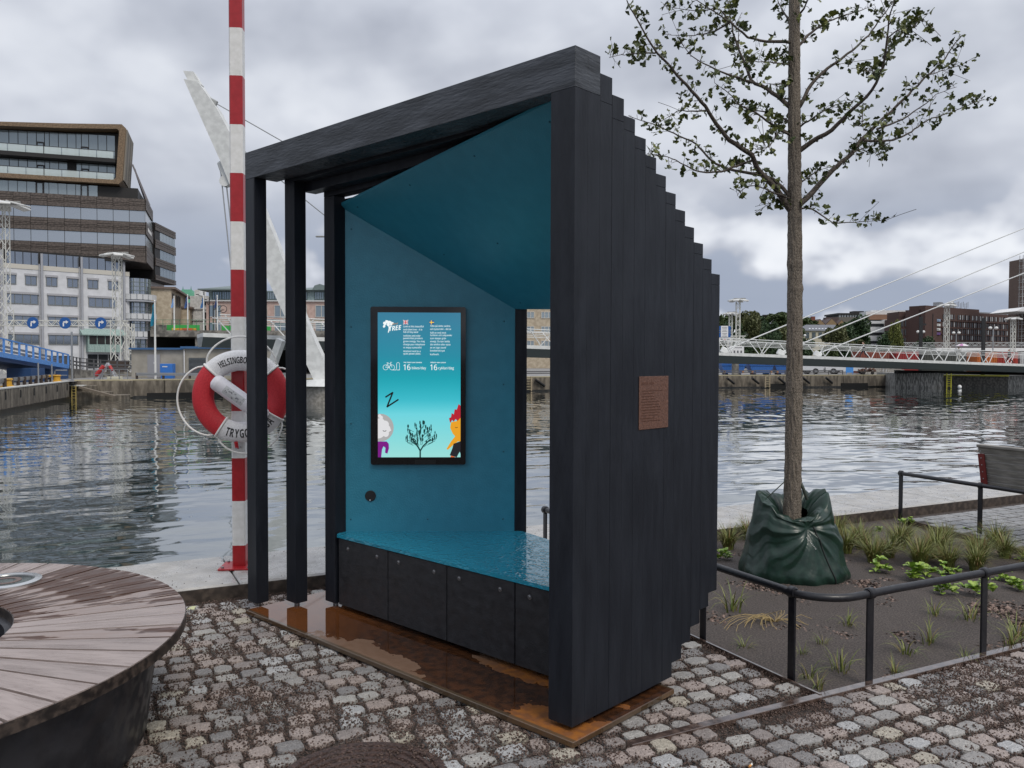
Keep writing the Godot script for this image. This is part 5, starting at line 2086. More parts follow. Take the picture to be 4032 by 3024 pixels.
		for k in 5:
			b.box(Vector3(0, -0.12 - k * 0.24, 0.05), Vector3(0.44, 0.05, 0.04))
		part("rungs", b, plain("pale_yellow", Color(0.42, 0.37, 0.24), 0.7), ld)

	# left-hand arm of the basin, coming towards us
	var la := Vector3(-24.4, 0, -37.0)
	var lb := Vector3(-30.05, 0, -56.3)
	var ld_ := (lb - la).normalized()
	var out := Vector3(ld_.z, 0, -ld_.x)
	if out.x > 0:
		out = -out
	var lq := thing("left_quay_wall", "brown concrete quay wall on the left with white edge line and dark slots", "quay wall", Vector3.ZERO)
	var n := 5
	for i in n:
		var a := la.lerp(lb, i / float(n))
		var e := la.lerp(lb, (i + 1) / float(n))
		var b := MB.new()
		b.bar(a + out * 0.5 + Vector3(0, -0.72, 0), e + out * 0.5 + Vector3(0, -0.72, 0), 1.0, 1.40)
		part("bay", b, wallm, lq)
	var b2 := MB.new()
	b2.bar(la + out * 0.42 + Vector3(0, -1.6, 0), lb + out * 0.42 + Vector3(0, -1.6, 0), 1.0, 1.1)
	part("wet_foot", b2, foot, lq)
	b2 = MB.new()
	b2.bar(la + out * 0.10 + Vector3(0, 0.0, 0), lb + out * 0.10 + Vector3(0, 0.0, 0), 0.26, 0.07)
	part("edge_line", b2, plain("line_white", Color(0.62, 0.62, 0.60), 0.7), lq)
	for i in 7:
		var p := la.lerp(lb, 0.16 + 0.135 * i)
		b2 = MB.new()
		b2.bar(p - ld_ * 0.11 - out * 0.004 + Vector3(0, -0.38, 0), p + ld_ * 0.11 - out * 0.004 + Vector3(0, -0.38, 0), 0.03, 0.42)
		part("slot", b2, plain("recess_black", Color(0.006, 0.006, 0.006), 0.8), lq)
	var lg := MB.new()
	var back := out * 120.0
	lg.quad(la + out * 0.95 + Vector3(0, -0.02, 0), lb + out * 0.95 + Vector3(0, -0.02, 0), lb + back + Vector3(0, -0.02, 0), la + back + Vector3(0, -0.02, 0))
	lg.quad(lb + out * -0.3 + Vector3(0, -0.03, 0), lb + out * -0.3 + ld_ * 16.0 + Vector3(0, -0.03, 0), lb + back + ld_ * 16.0 + Vector3(0, -0.03, 0), lb + back + Vector3(0, -0.03, 0))
	struct("left_ground", lg, asphalt)


# ---------------------------------------------------------------- small makers for the town

func glass() -> StandardMaterial3D:
	return plain("town_glass", Color(0.30, 0.335, 0.385), 0.10, 0.75, 0.6)


func window_proto(w: float, h: float, mull: int, frame_m: Material, pane_m: Material, parent: Node, fw := 0.06, blind: Material = null) -> MeshInstance3D:
	# x right, y up, z out of the wall; origin at the middle of the opening on the wall face
	var b := MB.new()
	for sx in [-1.0, 1.0]:
		b.box(Vector3(sx * (w - fw) * 0.5, 0, 0.05), Vector3(fw, h, 0.10))
		b.box(Vector3(0, sx * (h - fw) * 0.5, 0.05), Vector3(w - 2 * fw, fw, 0.10))
	for i in range(1, mull):
		b.box(Vector3(-w * 0.5 + w * i / mull, 0, 0.045), Vector3(fw, h - 2 * fw, 0.08))
	var o := part("window", b, frame_m, parent)
	b = MB.new()
	b.box(Vector3(0, 0, 0.015), Vector3(w - 2 * fw, h - 2 * fw, 0.02))
	part("pane", b, pane_m, o)
	if blind:
		b = MB.new()
		b.box(Vector3(0, h * 0.5 + 0.14, 0.09), Vector3(w + 0.12, 0.28, 0.18))
		part("blind_box", b, blind, o)
	return o


func add_window(proto: MeshInstance3D, parent: Node, at: Vector3, basis := Basis.IDENTITY) -> void:
	var r = proto.duplicate()
	r.name = "window"
	parent.add_child(r, true)
	r.transform = Transform3D(basis, at)


func lattice(b: MB, p0: Vector3, p1: Vector3, w: float, bay: float, r: float) -> void:
	# a square lattice beam from p0 to p1
	var d := (p1 - p0).normalized()
	var x := d.cross(Vector3.UP if absf(d.y) < 0.9 else Vector3.RIGHT).normalized()
	var y := d.cross(x)
	var n := maxi(2, int(p0.distance_to(p1) / bay))
	var c := [x * w * 0.5 + y * w * 0.5, -x * w * 0.5 + y * w * 0.5, -x * w * 0.5 - y * w * 0.5, x * w * 0.5 - y * w * 0.5]
	for k in 4:
		b.bar(p0 + c[k], p1 + c[k], r * 1.5, r * 1.5)
		for i in n:
			var a := p0.lerp(p1, i / float(n))
			var e := p0.lerp(p1, (i + 1) / float(n))
			var k2 := (k + 1) % 4
			if i % 2:
				b.bar(a + c[k], e + c[k2], r, r)
			else:
				b.bar(a + c[k2], e + c[k], r, r)


func flood_mast(label: String, p: Vector3, top: float, w: float, head: float) -> Node3D:
	var t := thing("light_mast", label, "light mast", p, "lattice light masts round the harbour")
	var white := plain("mast_white", Color(0.58, 0.58, 0.54), 0.5)
	var b := MB.new()
	lattice(b, Vector3(0, 0, 0), Vector3(0, (top - p.y) * 0.38, 0), w * 1.25, w * 1.1, 0.045)
	lattice(b, Vector3(0, (top - p.y) * 0.38, 0), Vector3(0, top - p.y - 0.3, 0), w * 0.85, w * 0.9, 0.04)
	part("lattice_shaft", b, white, t)
	for i in 6:
		var a := TAU * i / 6.0
		b = MB.new()
		var o := Vector3(cos(a), 0, sin(a))
		b.box(o * head * 0.28 + Vector3(0, top - p.y - 0.10 - 0.06 * absf(sin(a * 2)), 0), Vector3(head * 0.36, 0.16, head * 0.24), 0.03, Basis(Vector3.UP, -a) * Basis(Vector3(0, 0, 1), -0.25))
		part("floodlight", b, plain("lamp_shell", Color(0.60, 0.60, 0.58), 0.35, 0.2), t)
	b = MB.new()
	b.box(Vector3(0, top - p.y, 0), Vector3(head * 0.4, 0.22, head * 0.25))
	b.box(Vector3(head * 0.22, top - p.y + 0.08, 0.05), Vector3(head * 0.2, 0.14, 0.2))
	part("gearbox", b, plain("gear_grey", Color(0.25, 0.25, 0.24), 0.5), t)
	return t


func tree_crown(sd: int, leaf: float, count: int, tall: float) -> ArrayMesh:
	# a unit-radius crown: leaf clumps on many lobes, with gaps
	var r := RandomNumberGenerator.new()
	r.seed = sd
	var b := MB.new()
	var lobes := []
	for i in 16:
		var a := r.randf() * TAU
		var h := r.randf_range(-0.6, 0.8)
		var q := sqrt(1.0 - h * h * 0.85) * r.randf_range(0.35, 0.85)
		lobes.append([Vector3(cos(a) * q, h * tall, sin(a) * q), r.randf_range(0.26, 0.46)])
	for i in count:
		var L: Array = lobes[r.randi() % lobes.size()]
		var d := Vector3(r.randfn(), r.randfn(), r.randfn()).normalized()
		var p: Vector3 = L[0] + d * L[1] * pow(r.randf(), 0.35)
		var nx := Vector3(r.randfn(), r.randfn() * 0.7, r.randfn()).normalized()
		var ny := nx.cross(Vector3(r.randfn(), r.randfn(), r.randfn())).normalized()
		var s := leaf * r.randf_range(0.6, 1.3)
		var g := r.randf_range(0.65, 1.35)
		b.col = Color(g, g * r.randf_range(0.92, 1.08), g * r.randf_range(0.7, 1.1))
		b.tri(p - nx * s, p + ny * s * 0.7, p + nx * s)
		b.tri(p - nx * s, p + nx * s, p - ny * s * 0.7 + nx * s * 0.3)
	return b.mesh()


func leaf_mat(key: String, c: Color) -> StandardMaterial3D:
	var m := plain(key, c, 0.7)
	m.vertex_color_use_as_albedo = true
	m.backlight_enabled = true
	m.backlight = Color(c.r * 0.6, c.g * 0.7, c.b * 0.3)
	return m


var crowns: Array = []


func far_tree(label: String, p: Vector3, r: float, h: float, m: Material, v: int, group := "trees on the far bank") -> void:
	# p: foot of the trunk; r: crown radius; h: total height
	if crowns.is_empty():
		for i in 4:
			crowns.append(tree_crown(300 + i, 0.085, 5200, 1.0))
	var t := thing("tree", label, "tree", p, group)
	var b := MB.new()
	var ch := (h * 0.78) * 0.5
	b.tube(pv3([0, -0.3, 0, 0.05, h * 0.25, 0, 0.0, h * 0.62, 0.1]), [0.03 * h, 0.022 * h, 0.008 * h], 7)
	for i in 5:
		var a := TAU * i / 5.0 + v
		b.tube(PackedVector3Array([Vector3(0, h * (0.22 + 0.06 * i), 0), Vector3(cos(a) * r * 0.6, h * (0.45 + 0.07 * i), sin(a) * r * 0.6)]), [0.011 * h, 0.004 * h], 5)
	part("trunk", b, plain("far_bark", Color(0.05, 0.04, 0.03), 0.9), t)
	var o := part("crown", crowns[v % 4], m, t)
	o.transform = Transform3D(Basis(Vector3.UP, v * 1.7).scaled(Vector3(r, ch, r)), Vector3(0, h - ch, 0))


func flagpole(label: String, p: Vector3, top: float, flag: Color, fh: float, r := 0.07) -> void:
	var t := thing("flagpole", label, "flagpole", p, "flagpoles on the left bank")
	var b := MB.new()
	b.tube(PackedVector3Array([Vector3.ZERO, Vector3(0, top - p.y, 0)]), [r, r * 0.6], 10)
	b.ball(Vector3(0, top - p.y + 0.06, 0), Vector3(0.07, 0.07, 0.07), 8, 5)
	part("pole", b, plain("pole_white", Color(0.70, 0.70, 0.68), 0.4), t)
	# flag hanging in soft folds
	b = MB.new()
	var y0 := top - p.y - 0.12
	for i in 14:
		for j in 10:
			var f: Array[Vector3] = []
			for q in [[i, j], [i + 1, j], [i + 1, j + 1], [i, j + 1]]:
				var u: float = q[0] / 14.0
				var v: float = q[1] / 10.0
				f.append(Vector3(-0.05 - v * 0.34 * (0.35 + 0.65 * u) - 0.03 * sin(u * 7.0 + v * 3.0), y0 - u * fh - v * 0.18, 0.07 * sin(v * 9.0 + u * 2.0) * (0.3 + u)))
			b.quad(f[0], f[3], f[2], f[1])
			b.quad(f[0] - Vector3(0, 0, 0.012), f[1] - Vector3(0, 0, 0.012), f[2] - Vector3(0, 0, 0.012), f[3] - Vector3(0, 0, 0.012))
	part("flag", b, plain("flag_%s" % flag.to_html(false), flag, 0.75), t)


# ---------------------------------------------------------------- left bank

func bands(t: Node3D, xf: Transform3D, L: float, levels: Array, pitch: float, cols: Array, clad: Material, pane: Material, strips: int, dark_to := 0.0) -> void:
	# levels: heights from the top, alternating cladding and glass; x runs from -L to 0 (or 0 to L) in xf
	var line := plain("joint_dark", Color(0.010, 0.009, 0.009), 0.6)
	for i in levels.size() - 1:
		var y1: float = levels[i]
		var y0: float = levels[i + 1]
		for k in cols.size() - 1:
			var x0: float = cols[k]
			var x1: float = cols[k + 1]
			var b := MB.new()
			b.xf = xf
			if i % 2 == 0:
				var cuts := [0.0, 0.34, 0.47, 0.60, 1.0] if (k + i) % 2 == 0 else [0.0, 0.40, 0.53, 0.74, 1.0]
				if strips < 4:
					cuts = [0.0, 0.45, 0.7, 1.0]
				for c in cuts.size() - 1:
					var a: float = lerpf(y0, y1, cuts[c])
					var e: float = lerpf(y0, y1, cuts[c + 1])
					b = MB.new()
					b.xf = xf
					b.box(Vector3((x0 + x1) * 0.5, (a + e) * 0.5, 0.10), Vector3(absf(x1 - x0) - 0.05, e - a - 0.055, 0.10))
					part("cladding_panel", b, clad, t)
			else:
				var m: Material = pane
				if absf(x0) < dark_to:
					m = line  # recessed open balcony, its shade painted as a dark panel
				b.box(Vector3((x0 + x1) * 0.5, (y0 + y1) * 0.5, -0.02), Vector3(absf(x1 - x0) - 0.07, y1 - y0 - 0.06, 0.05))
				part("window_pane", b, m, t)


func build_left_town() -> void:
	var dark := plain("joint_dark", Color(0.010, 0.009, 0.009), 0.6)
	var pane := glass()
	var white := grain("white_render", Color(0.50, 0.51, 0.53), Color(0.62, 0.63, 0.66), 12.0, 0.02, 0.8, {"lo": 0.2, "hi": 0.8})
	var q2 := sqrt(0.5)
	# lower, white part
	var wb := thing("white_building", "white office building with grey downpipes and window rows under the brown storeys", "building", Vector3(-55.6, 0, -120), "", Basis(Vector3(q2, 0, -q2), Vector3.UP, Vector3(q2, 0, q2)))
	var b := MB.new()
	b.box(Vector3(-14, 6.75, -8), Vector3(28.8, 14.5, 16))
	part("wall", b, white, wb)
	b = MB.new()
	b.box(Vector3(-14, 13.70, 0.02), Vector3(28.84, 0.62, 0.10))
	part("cornice", b, plain("cream_render", Color(0.50, 0.48, 0.43), 0.8), wb)
	b = MB.new()
	b.box(Vector3(-14, 14.95, -6.5), Vector3(27, 1.9, 12))
	part("ribbon_core", b, dark, wb)
	var frame := plain("window_grey_green", Color(0.16, 0.17, 0.165), 0.5)
	var blind := plain("blind_box_grey", Color(0.34, 0.34, 0.36), 0.5)
	var w1 := window_proto(1.40, 1.22, 2, frame, pane, wb, 0.07, blind)
	w1.position = Vector3(-14.78, 11.92, 0)
	for s in [12.33, 9.81, 7.18, 4.55, 1.85, 17.4, 20.0]:
		add_window(w1, wb, Vector3(-s, 11.92, 0))
	var w2 := window_proto(3.75, 1.30, 4, frame, pane, wb, 0.08, blind)
	w2.position = Vector3(-13.35, 9.4, 0)
	for q in [[8.47, 9.4], [3.3, 9.4], [13.35, 6.54], [8.47, 6.54], [3.3, 6.54], [13.3, 4.06], [8.43, 4.06], [18.4, 9.4], [18.4, 6.54], [18.4, 4.06]]:
		add_window(w2, wb, Vector3(-q[0], q[1], 0))
	var w3 := window_proto(2.3, 1.6, 2, frame, pane, wb, 0.07)
	w3.position = Vector3(-9.1, 1.1, 0)
	add_window(w3, wb, Vector3(-13.6, 1.1, 0))
	for s in [15.82, 11.05, 6.05, 0.39]:
		b = MB.new()
		b.tube(PackedVector3Array([Vector3(-s, 0.2, 0.22), Vector3(-s, 15.6, 0.22)]), 0.16, 10)
		b.tube(PackedVector3Array([Vector3(-s - 0.3, 0.2, 0.15), Vector3(-s - 0.3, 14.2, 0.15)]), 0.07, 8)
		part("downpipe", b, plain("pipe_grey", Color(0.33, 0.34, 0.37), 0.45), wb)
	var rc := [15.07, 14.07, 13.14, 12.16, 11.25, 10.9, 10.07, 9.07, 8.0, 6.97, 6.2, 5.85, 4.89, 3.79, 2.72, 1.61, 0.52]
	for i in rc.size() - 1:
		if rc[i] - rc[i + 1] < 0.6:
			continue
		b = MB.new()
		b.box(Vector3(-(rc[i] + rc[i + 1]) * 0.5, 14.86, -0.42), Vector3(rc[i] - rc[i + 1] - 0.10, 1.6, 0.06))
		part("ribbon_pane", b, pane, wb)
	# copper-roofed bay
	var copper := grain("pale_copper", Color(0.20, 0.29, 0.27), Color(0.32, 0.41, 0.38), 3.0, 0.03, 0.7)
	b = MB.new()
	b.prism(pv2([0, 4.75, 1.25, 4.75, 1.25, 4.9, 0, 5.7]), 6.0, Transform3D(Basis(Vector3(0, 0, 1), Vector3.UP, Vector3(-1, 0, 0)), Vector3(-6.4, 0, 0)))
	part("bay_roof", b, copper, wb)
	b = MB.new()
	b.box(Vector3(-3.3, 3.6, 0.45), Vector3(4.5, 2.3, 0.9))
	part("bay", b, copper, wb)
	for i in 4:
		b = MB.new()
		b.box(Vector3(-4.9 + i * 1.07, 4.12, 0.92), Vector3(0.95, 1.15, 0.06))
		part("bay_pane", b, dark, wb)
	for i in 6:
		b = MB.new()
		b.box(Vector3(-5.1 + i * 0.72, 2.9, 0.93), Vector3(0.69, 0.95, 0.06))
		part("bay_panel", b, copper, wb)
	for i in 3:
		b = MB.new()
		b.box(Vector3(-4.7 + i * 1.4, 1.15, 0.05), Vector3(1.25, 1.9, 0.12))
		part("entrance_pane", b, plain("dark_glass", Color(0.03, 0.033, 0.036), 0.1), wb)

	# upper, brown storeys
	var brown := grain("bronze_cladding", Color(0.060, 0.047, 0.040), Color(0.105, 0.083, 0.071), 4.0, 0.02, 0.55)
	var bx := Vector3(0.947, 0, -0.322)
	var ub := thing("brown_tower", "brown-clad upper storeys with ribbon glazing and a bronze-framed loft on top", "building", Vector3(-52.8, 0, -120), "", Basis(bx, Vector3.UP, bx.cross(Vector3.UP)))
	var side_dir := Vector3(-0.32, 0, -0.947)
	# in the tower's own axes
	var inv := ub.transform.basis.inverse()
	var sd := inv * side_dir
	b = MB.new()
	b.prism(pv2([0, 0, sd.x * 11.5, sd.z * 11.5, -26, sd.z * 11.5, -26, 0]), 9.0, Transform3D(Basis(Vector3.RIGHT, Vector3(0, 0, 1), Vector3(0, -1, 0)), Vector3(0, 15.4, 0)))
	part("core", b, dark, ub)
	var cols := []
	for s in [24.8, 22.75, 20.7, 18.65, 16.59, 14.53, 12.46, 10.37, 8.31, 6.25, 4.18, 2.08, 0.0]:
		cols.append(-s)
	bands(ub, Transform3D.IDENTITY, 22, [24.42, 22.71, 21.07, 19.36, 17.73, 16.2], 2.07, cols, brown, pane, 4)
	b = MB.new()
	b.prism(pv2([0, 15.3, 0, 16.2, -25, 16.2, -25, 16.05, -6, 16.0]), 1.5, Transform3D(Basis.IDENTITY, Vector3(0, 0, 0.12)))
	part("soffit_edge", b, brown, ub)
	var sc := [0.0, 2.2, 4.4, 6.6, 8.8, 11.0]
	bands(ub, Transform3D(Basis(sd, Vector3.UP, sd.cross(Vector3.UP)), Vector3.ZERO), 11, [24.6, 22.9, 21.2, 19.4, 17.8, 15.4], 2.2, sc, brown, plain("pale_glass", Color(0.36, 0.38, 0.38), 0.15, 0.3), 3)
	b = MB.new()
	var wr := RandomNumberGenerator.new()
	wr.seed = 4
	b.xf = Transform3D(Basis(sd, Vector3.UP, sd.cross(Vector3.UP)), Vector3.ZERO)
	for i in 7:
		b.box(Vector3(2.5 + i * 0.8, 20.4, 0.18), Vector3(0.45, 0.5, 0.05))
	part("facade_sign", b, plain("sign_white", Color(0.7, 0.7, 0.7), 0.5), ub)
	# storey of plain glass below the loft
	var lc := [18.7, 17.35, 16.24, 15.11, 13.98, 12.98, 12.38, 11.25, 10.14, 9.03, 8.34, 7.41, 6.22]
	b = MB.new()
	b.box(Vector3(-13, 25.2, -5.8), Vector3(24, 1.7, 10))
	part("core", b, dark, ub)
	var lite := plain("loft_glass", Color(0.26, 0.31, 0.34), 0.12, 0.45, 0.6)
	for i in lc.size() - 1:
		b = MB.new()
		b.box(Vector3(-(lc[i] + lc[i + 1]) * 0.5, 25.25, -0.76), Vector3(lc[i] - lc[i + 1] - 0.07, 1.55, 0.06))
		part("window_pane", b, lite, ub)
	# loft box
	var bronze := grain("bronze", Color(0.12, 0.078, 0.043), Color(0.20, 0.135, 0.078), 3.0, 0.02, 0.5)
	b = MB.new()
	b.prism(pv2([-26, 33.0, -10.2, 33.4, -3.4, 33.9, -3.9, 27.0, -26, 26.7]), 9.0, Transform3D(Basis.IDENTITY, Vector3(0, 0, -1.6)))
	part("loft_core", b, dark, ub)
	b = MB.new()
	b.prism(pv2([-26, 33.2, -26, 32.75, -10.2, 33.55, -3.5, 34.05, -3.25, 33.8, -3.75, 27.1, -4.1, 26.85, -26, 26.75, -26, 26.1, -3.4, 26.3, -2.9, 26.8, -2.35, 34.2, -2.9, 34.75, -10.2, 34.2]), 9.5, Transform3D(Basis.IDENTITY, Vector3(0, 0, 0.3)))
	part("loft_frame", b, bronze, ub)
	var ll := [18.7, 17.35, 16.24, 15.11, 13.98, 12.98, 12.38, 11.25, 10.14, 9.03, 8.34, 7.41, 6.22, 5.09, 3.99]
	for lev in [[29.95, 33.05], [26.9, 29.2]]:
		for i in ll.size() - 1:
			if lev[0] < 28.0 and i == 8:
				continue
			b = MB.new()
			var top: float = lev[1] + (0.03 * (18.0 - ll[i]) if lev[0] > 28.0 else 0.0)
			b.box(Vector3(-(ll[i] + ll[i + 1]) * 0.5, (lev[0] + top) * 0.5, -1.5), Vector3(ll[i] - ll[i + 1] - 0.09, top - lev[0], 0.06))
			part("window_pane", b, lite, ub)
	for q in [[13.5, 30.9], [7.9, 30.7], [13.5, 27.7], [7.9, 27.6], [13.5, 25.2], [7.9, 25.2]]:
		b = MB.new()
		for e in [-0.42, 0.42]:
			b.box(Vector3(-q[0] + e, q[1], -0.6 if q[1] < 26 else -1.40), Vector3(0.16, 1.7, 0.12))
		b.box(Vector3(-q[0], q[1] + 0.80, -0.6 if q[1] < 26 else -1.40), Vector3(0.68, 0.16, 0.12))
		part("door_frame", b, plain("frame_black", Color(0.012, 0.010, 0.012), 0.5), ub)
	b = MB.new()
	b.box(Vector3(-14.8, 29.58, -0.6), Vector3(22.0, 0.55, 1.7))
	part("balcony_slab", b, dark, ub)
	var clear := plain("balcony_glass", Color(0.75, 0.85, 0.84), 0.05)
	clear.albedo_color.a = 0.35
	clear.transparency = BaseMaterial3D.TRANSPARENCY_ALPHA
	for y in [29.86, 26.78]:
		for i in 9:
			b = MB.new()
			b.box(Vector3(-5.1 - i * 2.2, y + 0.5, 0.12), Vector3(2.1, 0.98, 0.03))
			part("balcony_pane", b, clear, ub)
		b = MB.new()
		b.box(Vector3(-14.8, y + 1.03, 0.12), Vector3(22, 0.07, 0.07))
		for i in 20:
			b.box(Vector3(-4.5 - i * 1.1, y + 0.5, 0.05), Vector3(0.05, 1.0, 0.05))
		part("balcony_rail", b, plain("frame_black", Color(0.012, 0.010, 0.012), 0.5), ub)
	# timber-striped cheek of the loft
	for i in 9:
		b = MB.new()
		var z := 0.1 - i * 0.9
		b.prism(pv2([-2.34, 34.1, -2.86, 26.9, -2.70, 26.9, -2.20, 34.1]), 0.78, Transform3D(Basis.IDENTITY, Vector3(0, 0, z)))
		part("cheek_board", b, plain("cheek_%d" % (i % 3), Color(0.21, 0.185, 0.15) * [1.0, 0.85, 0.45][i % 3], 0.7), ub)
	# slanting slatted sun screen behind the loft
	b = MB.new()
	b.bar(Vector3(-2.2, 30.5, -6), Vector3(0.1, 24.6, -6.0), 0.3, 0.25)
	b.bar(Vector3(-2.2, 30.5, -9), Vector3(-0.4, 24.6, -9.0), 0.3, 0.25)
	for i in 16:
		var u := i / 16.0
		b.bar(Vector3(-2.2 + 2.3 * u, 30.4 - 5.8 * u, -6), Vector3(-2.2 + 1.8 * u, 30.4 - 5.8 * u, -9), 0.16, 0.08)
	part("sun_screen", b, plain("screen_metal", Color(0.20, 0.19, 0.21), 0.5), ub)

	# third block, set back to the right
	var tx := Vector3(-0.1, 0, -0.995)
	var tb := thing("brown_wing", "set-back brown and glass wing stepping down at the tower's right side", "building", Vector3(-56.2, 0, -131), "", Basis(tx, Vector3.UP, tx.cross(Vector3.UP)))
	b = MB.new()
	b.box(Vector3(5.3, 18.45, -5.1), Vector3(10.6, 9.0, 10))
	part("core", b, dark, tb)
	bands(tb, Transform3D.IDENTITY, 10.6, [22.95, 21.75, 20.35, 18.95, 17.45, 16.2, 14.75, 13.95], 2, [0.0, 2.6, 4.2, 5.8, 7.4, 9.0, 10.6], brown, lite, 3, 2.0)
	b = MB.new()
	b.box(Vector3(5.0, 6.6, -6.5), Vector3(9.0, 14.6, 10))
	part("wall", b, white, tb)

	# round glazed stair tower with three balconies
	var st := thing("stair_tower", "round glazed stair tower with three white-railed balconies at the white building's corner", "stair tower", Vector3(-55.3, 0, -122.5))
	b = MB.new()
	b.lathe(pv2([1.85, 0, 1.85, 13.2]), 14)
	part("glazing", b, pane, st)
	b = MB.new()
	for k in 14:
		var a := TAU * k / 14
		b.box(Vector3(cos(a) * 1.9, 6.6, -sin(a) * 1.9), Vector3(0.09, 13.2, 0.09))
	for y in 22:
		b.lathe(pv2([1.92, y * 0.6, 1.92, y * 0.6 + 0.08]), 14)
	part("glazing_bars", b, plain("bar_green", Color(0.16, 0.19, 0.18), 0.5), st)
	for y in [10.0, 7.2, 4.6]:
		b = MB.new()
		b.lathe(pv2([2.7, y - 0.22, 2.7, y, 0, y]), 24)
		var o := part("balcony", b, plain("pipe_grey", Color(0.33, 0.34, 0.37), 0.45), st)
		b = MB.new()
		for k in 12:
			var a := PI * 1.02 + k * 0.30
			var c := Vector3(cos(a) * 2.68, y + 0.48, -sin(a) * 2.68)
			var bs := Basis(Vector3.UP, a + PI / 2)
			for e in [-1.0, 1.0]:
				b.box(c + bs * Vector3(e * 0.33, 0, 0), Vector3(0.06, 0.72, 0.05), 0.0, bs)
				b.box(c + bs * Vector3(0, e * 0.36, 0), Vector3(0.70, 0.06, 0.05), 0.0, bs)
			b.box(c, Vector3(0.6, 0.66, 0.02), 0.0, bs)
		part("railing", b, plain("rail_white", Color(0.52, 0.53, 0.54), 0.5), o)

	# houses up the street behind
	var hx := Vector3(-0.261, 0, -0.965)
	var beige := thing("beige_house", "beige rendered house with dark windows receding up the street behind the glazed stairs", "house", Vector3(-51.2, 0, -125), "", Basis(hx, Vector3.UP, hx.cross(Vector3.UP)))
	var bem := grain("beige_render", Color(0.36, 0.30, 0.22), Color(0.46, 0.395, 0.30), 9.0, 0.02, 0.85)
	b = MB.new()
	b.box(Vector3(11, 6, -5), Vector3(22, 12, 10))
	b.box(Vector3(17.0, 4.9, 0.5), Vector3(10, 9.8, 1.6))
	part("wall", b, bem, beige)
	b = MB.new()
	b.box(Vector3(11, 12.15, -4.6), Vector3(22.6, 0.3, 10.4))
	b.box(Vector3(17.0, 9.95, 0.6), Vector3(10.4, 0.3, 2.2))
	part("roof", b, plain("eaves_brown", Color(0.16, 0.12, 0.10), 0.7), beige)
	var bw := window_proto(2.2, 1.8, 2, plain("frame_brown", Color(0.07, 0.06, 0.05), 0.6), plain("dark_glass", Color(0.03, 0.033, 0.036), 0.1), beige, 0.14)
	bw.position = Vector3(2.0, 10.5, 0)
	for q in [[2.4, 7.6, 0], [2.4, 4.9, 0], [6.2, 10.6, 0], [9.4, 10.7, 0], [16.2, 8.0, 1.32], [16.2, 5.2, 1.32], [19.5, 8.0, 1.32], [19.5, 5.2, 1.32]]:
		add_window(bw, beige, Vector3(q[0], q[1], q[2]))
	var ch := thing("copper_roofed_house", "building with steep green copper roof and two finials behind the beige house", "house", Vector3(-63.5, 0, -165))
	b = MB.new()
	b.box(Vector3(0, 6.2, 0), Vector3(7.5, 12.4, 7))
	part("wall", b, plain("slate_grey", Color(0.16, 0.15, 0.165), 0.7), ch)
	b = MB.new()
	var gq := [Vector3(-2.6, 12.2, 3.0), Vector3(2.8, 12.2, 3.0), Vector3(2.8, 12.2, -3.0), Vector3(-2.6, 12.2, -3.0), Vector3(-1.75, 15.2, 0.6), Vector3(-0.15, 15.2, 0.6), Vector3(-0.15, 15.2, -0.6), Vector3(-1.75, 15.2, -0.6)]
	for i in 4:
		b.quad(gq[i], gq[(i + 1) % 4], gq[4 + (i + 1) % 4], gq[4 + i])
	b.quad(gq[4], gq[5], gq[6], gq[7])
	part("roof", b, grain("copper_green", Color(0.045, 0.20, 0.12), Color(0.08, 0.28, 0.17), 3.0, 0.02, 0.6), ch)
	for x in [-1.75, -0.15]:
		b = MB.new()
		b.tube(pv3([x, 15.1, 0, x, 15.9, 0]), [0.12, 0.02], 6)
		part("finial", b, mats["copper_green"], ch)
	var wh := thing("white_house", "narrow white house with small dark windows left of the pink building", "house", Vector3(-51.9, 0, -140))
	b = MB.new()
	b.box(Vector3(0, 6.0, -4), Vector3(4.6, 12.2, 8))
	b.box(Vector3(-1.9, 6.6, -3.6), Vector3(0.9, 13.4, 3))
	part("wall", b, grain("off_white", Color(0.50, 0.50, 0.49), Color(0.62, 0.62, 0.61), 6.0, 0.02, 0.8), wh)
	var ww := window_proto(0.9, 1.3, 1, plain("off_white_frame", Color(0.5, 0.5, 0.5), 0.6), plain("dark_glass", Color(0.03, 0.033, 0.036), 0.1), wh, 0.1)
	ww.position = Vector3(0.2, 8.8, 0)
	for q in [[1.7, 8.8], [0.2, 6.6], [1.7, 6.6], [0.2, 11.0]]:
		add_window(ww, wh, Vector3(q[0], q[1], 0))
	b = MB.new()
	b.box(Vector3(0, 8.0, 0.08), Vector3(4.6, 0.14, 0.2))
	b.box(Vector3(0, 9.9, 0.08), Vector3(4.6, 0.14, 0.2))
	part("string_course", b, plain("off_white_frame", Color(0.5, 0.5, 0.5), 0.6), wh)
	b = MB.new()
	b.box(Vector3(-3.4, 5.2, -6), Vector3(3.4, 10.4, 8))
	part("annex", b, plain("slate_grey", Color(0.16, 0.15, 0.165), 0.7), wh)
	var pk := thing("pink_building", "long pink building with grey-green top storey behind the bridge pylon", "building", Vector3(-47.8, 0, -130))
	b = MB.new()
	b.box(Vector3(11, 5.25, -6), Vector3(22, 10.5, 12))
	part("wall", b, grain("pink_render", Color(0.42, 0.30, 0.26), Color(0.50, 0.37, 0.325), 9.0, 0.02, 0.85), pk)
	b = MB.new()
	b.box(Vector3(11, 10.6, -5.9), Vector3(22.3, 0.2, 12.4))
	part("string_course", b, plain("off_white_frame", Color(0.5, 0.5, 0.5), 0.6), pk)
	var gg := grain("grey_green_board", Color(0.20, 0.27, 0.28), Color(0.27, 0.34, 0.35), 4.0, 0.02, 0.7)
	b = MB.new()
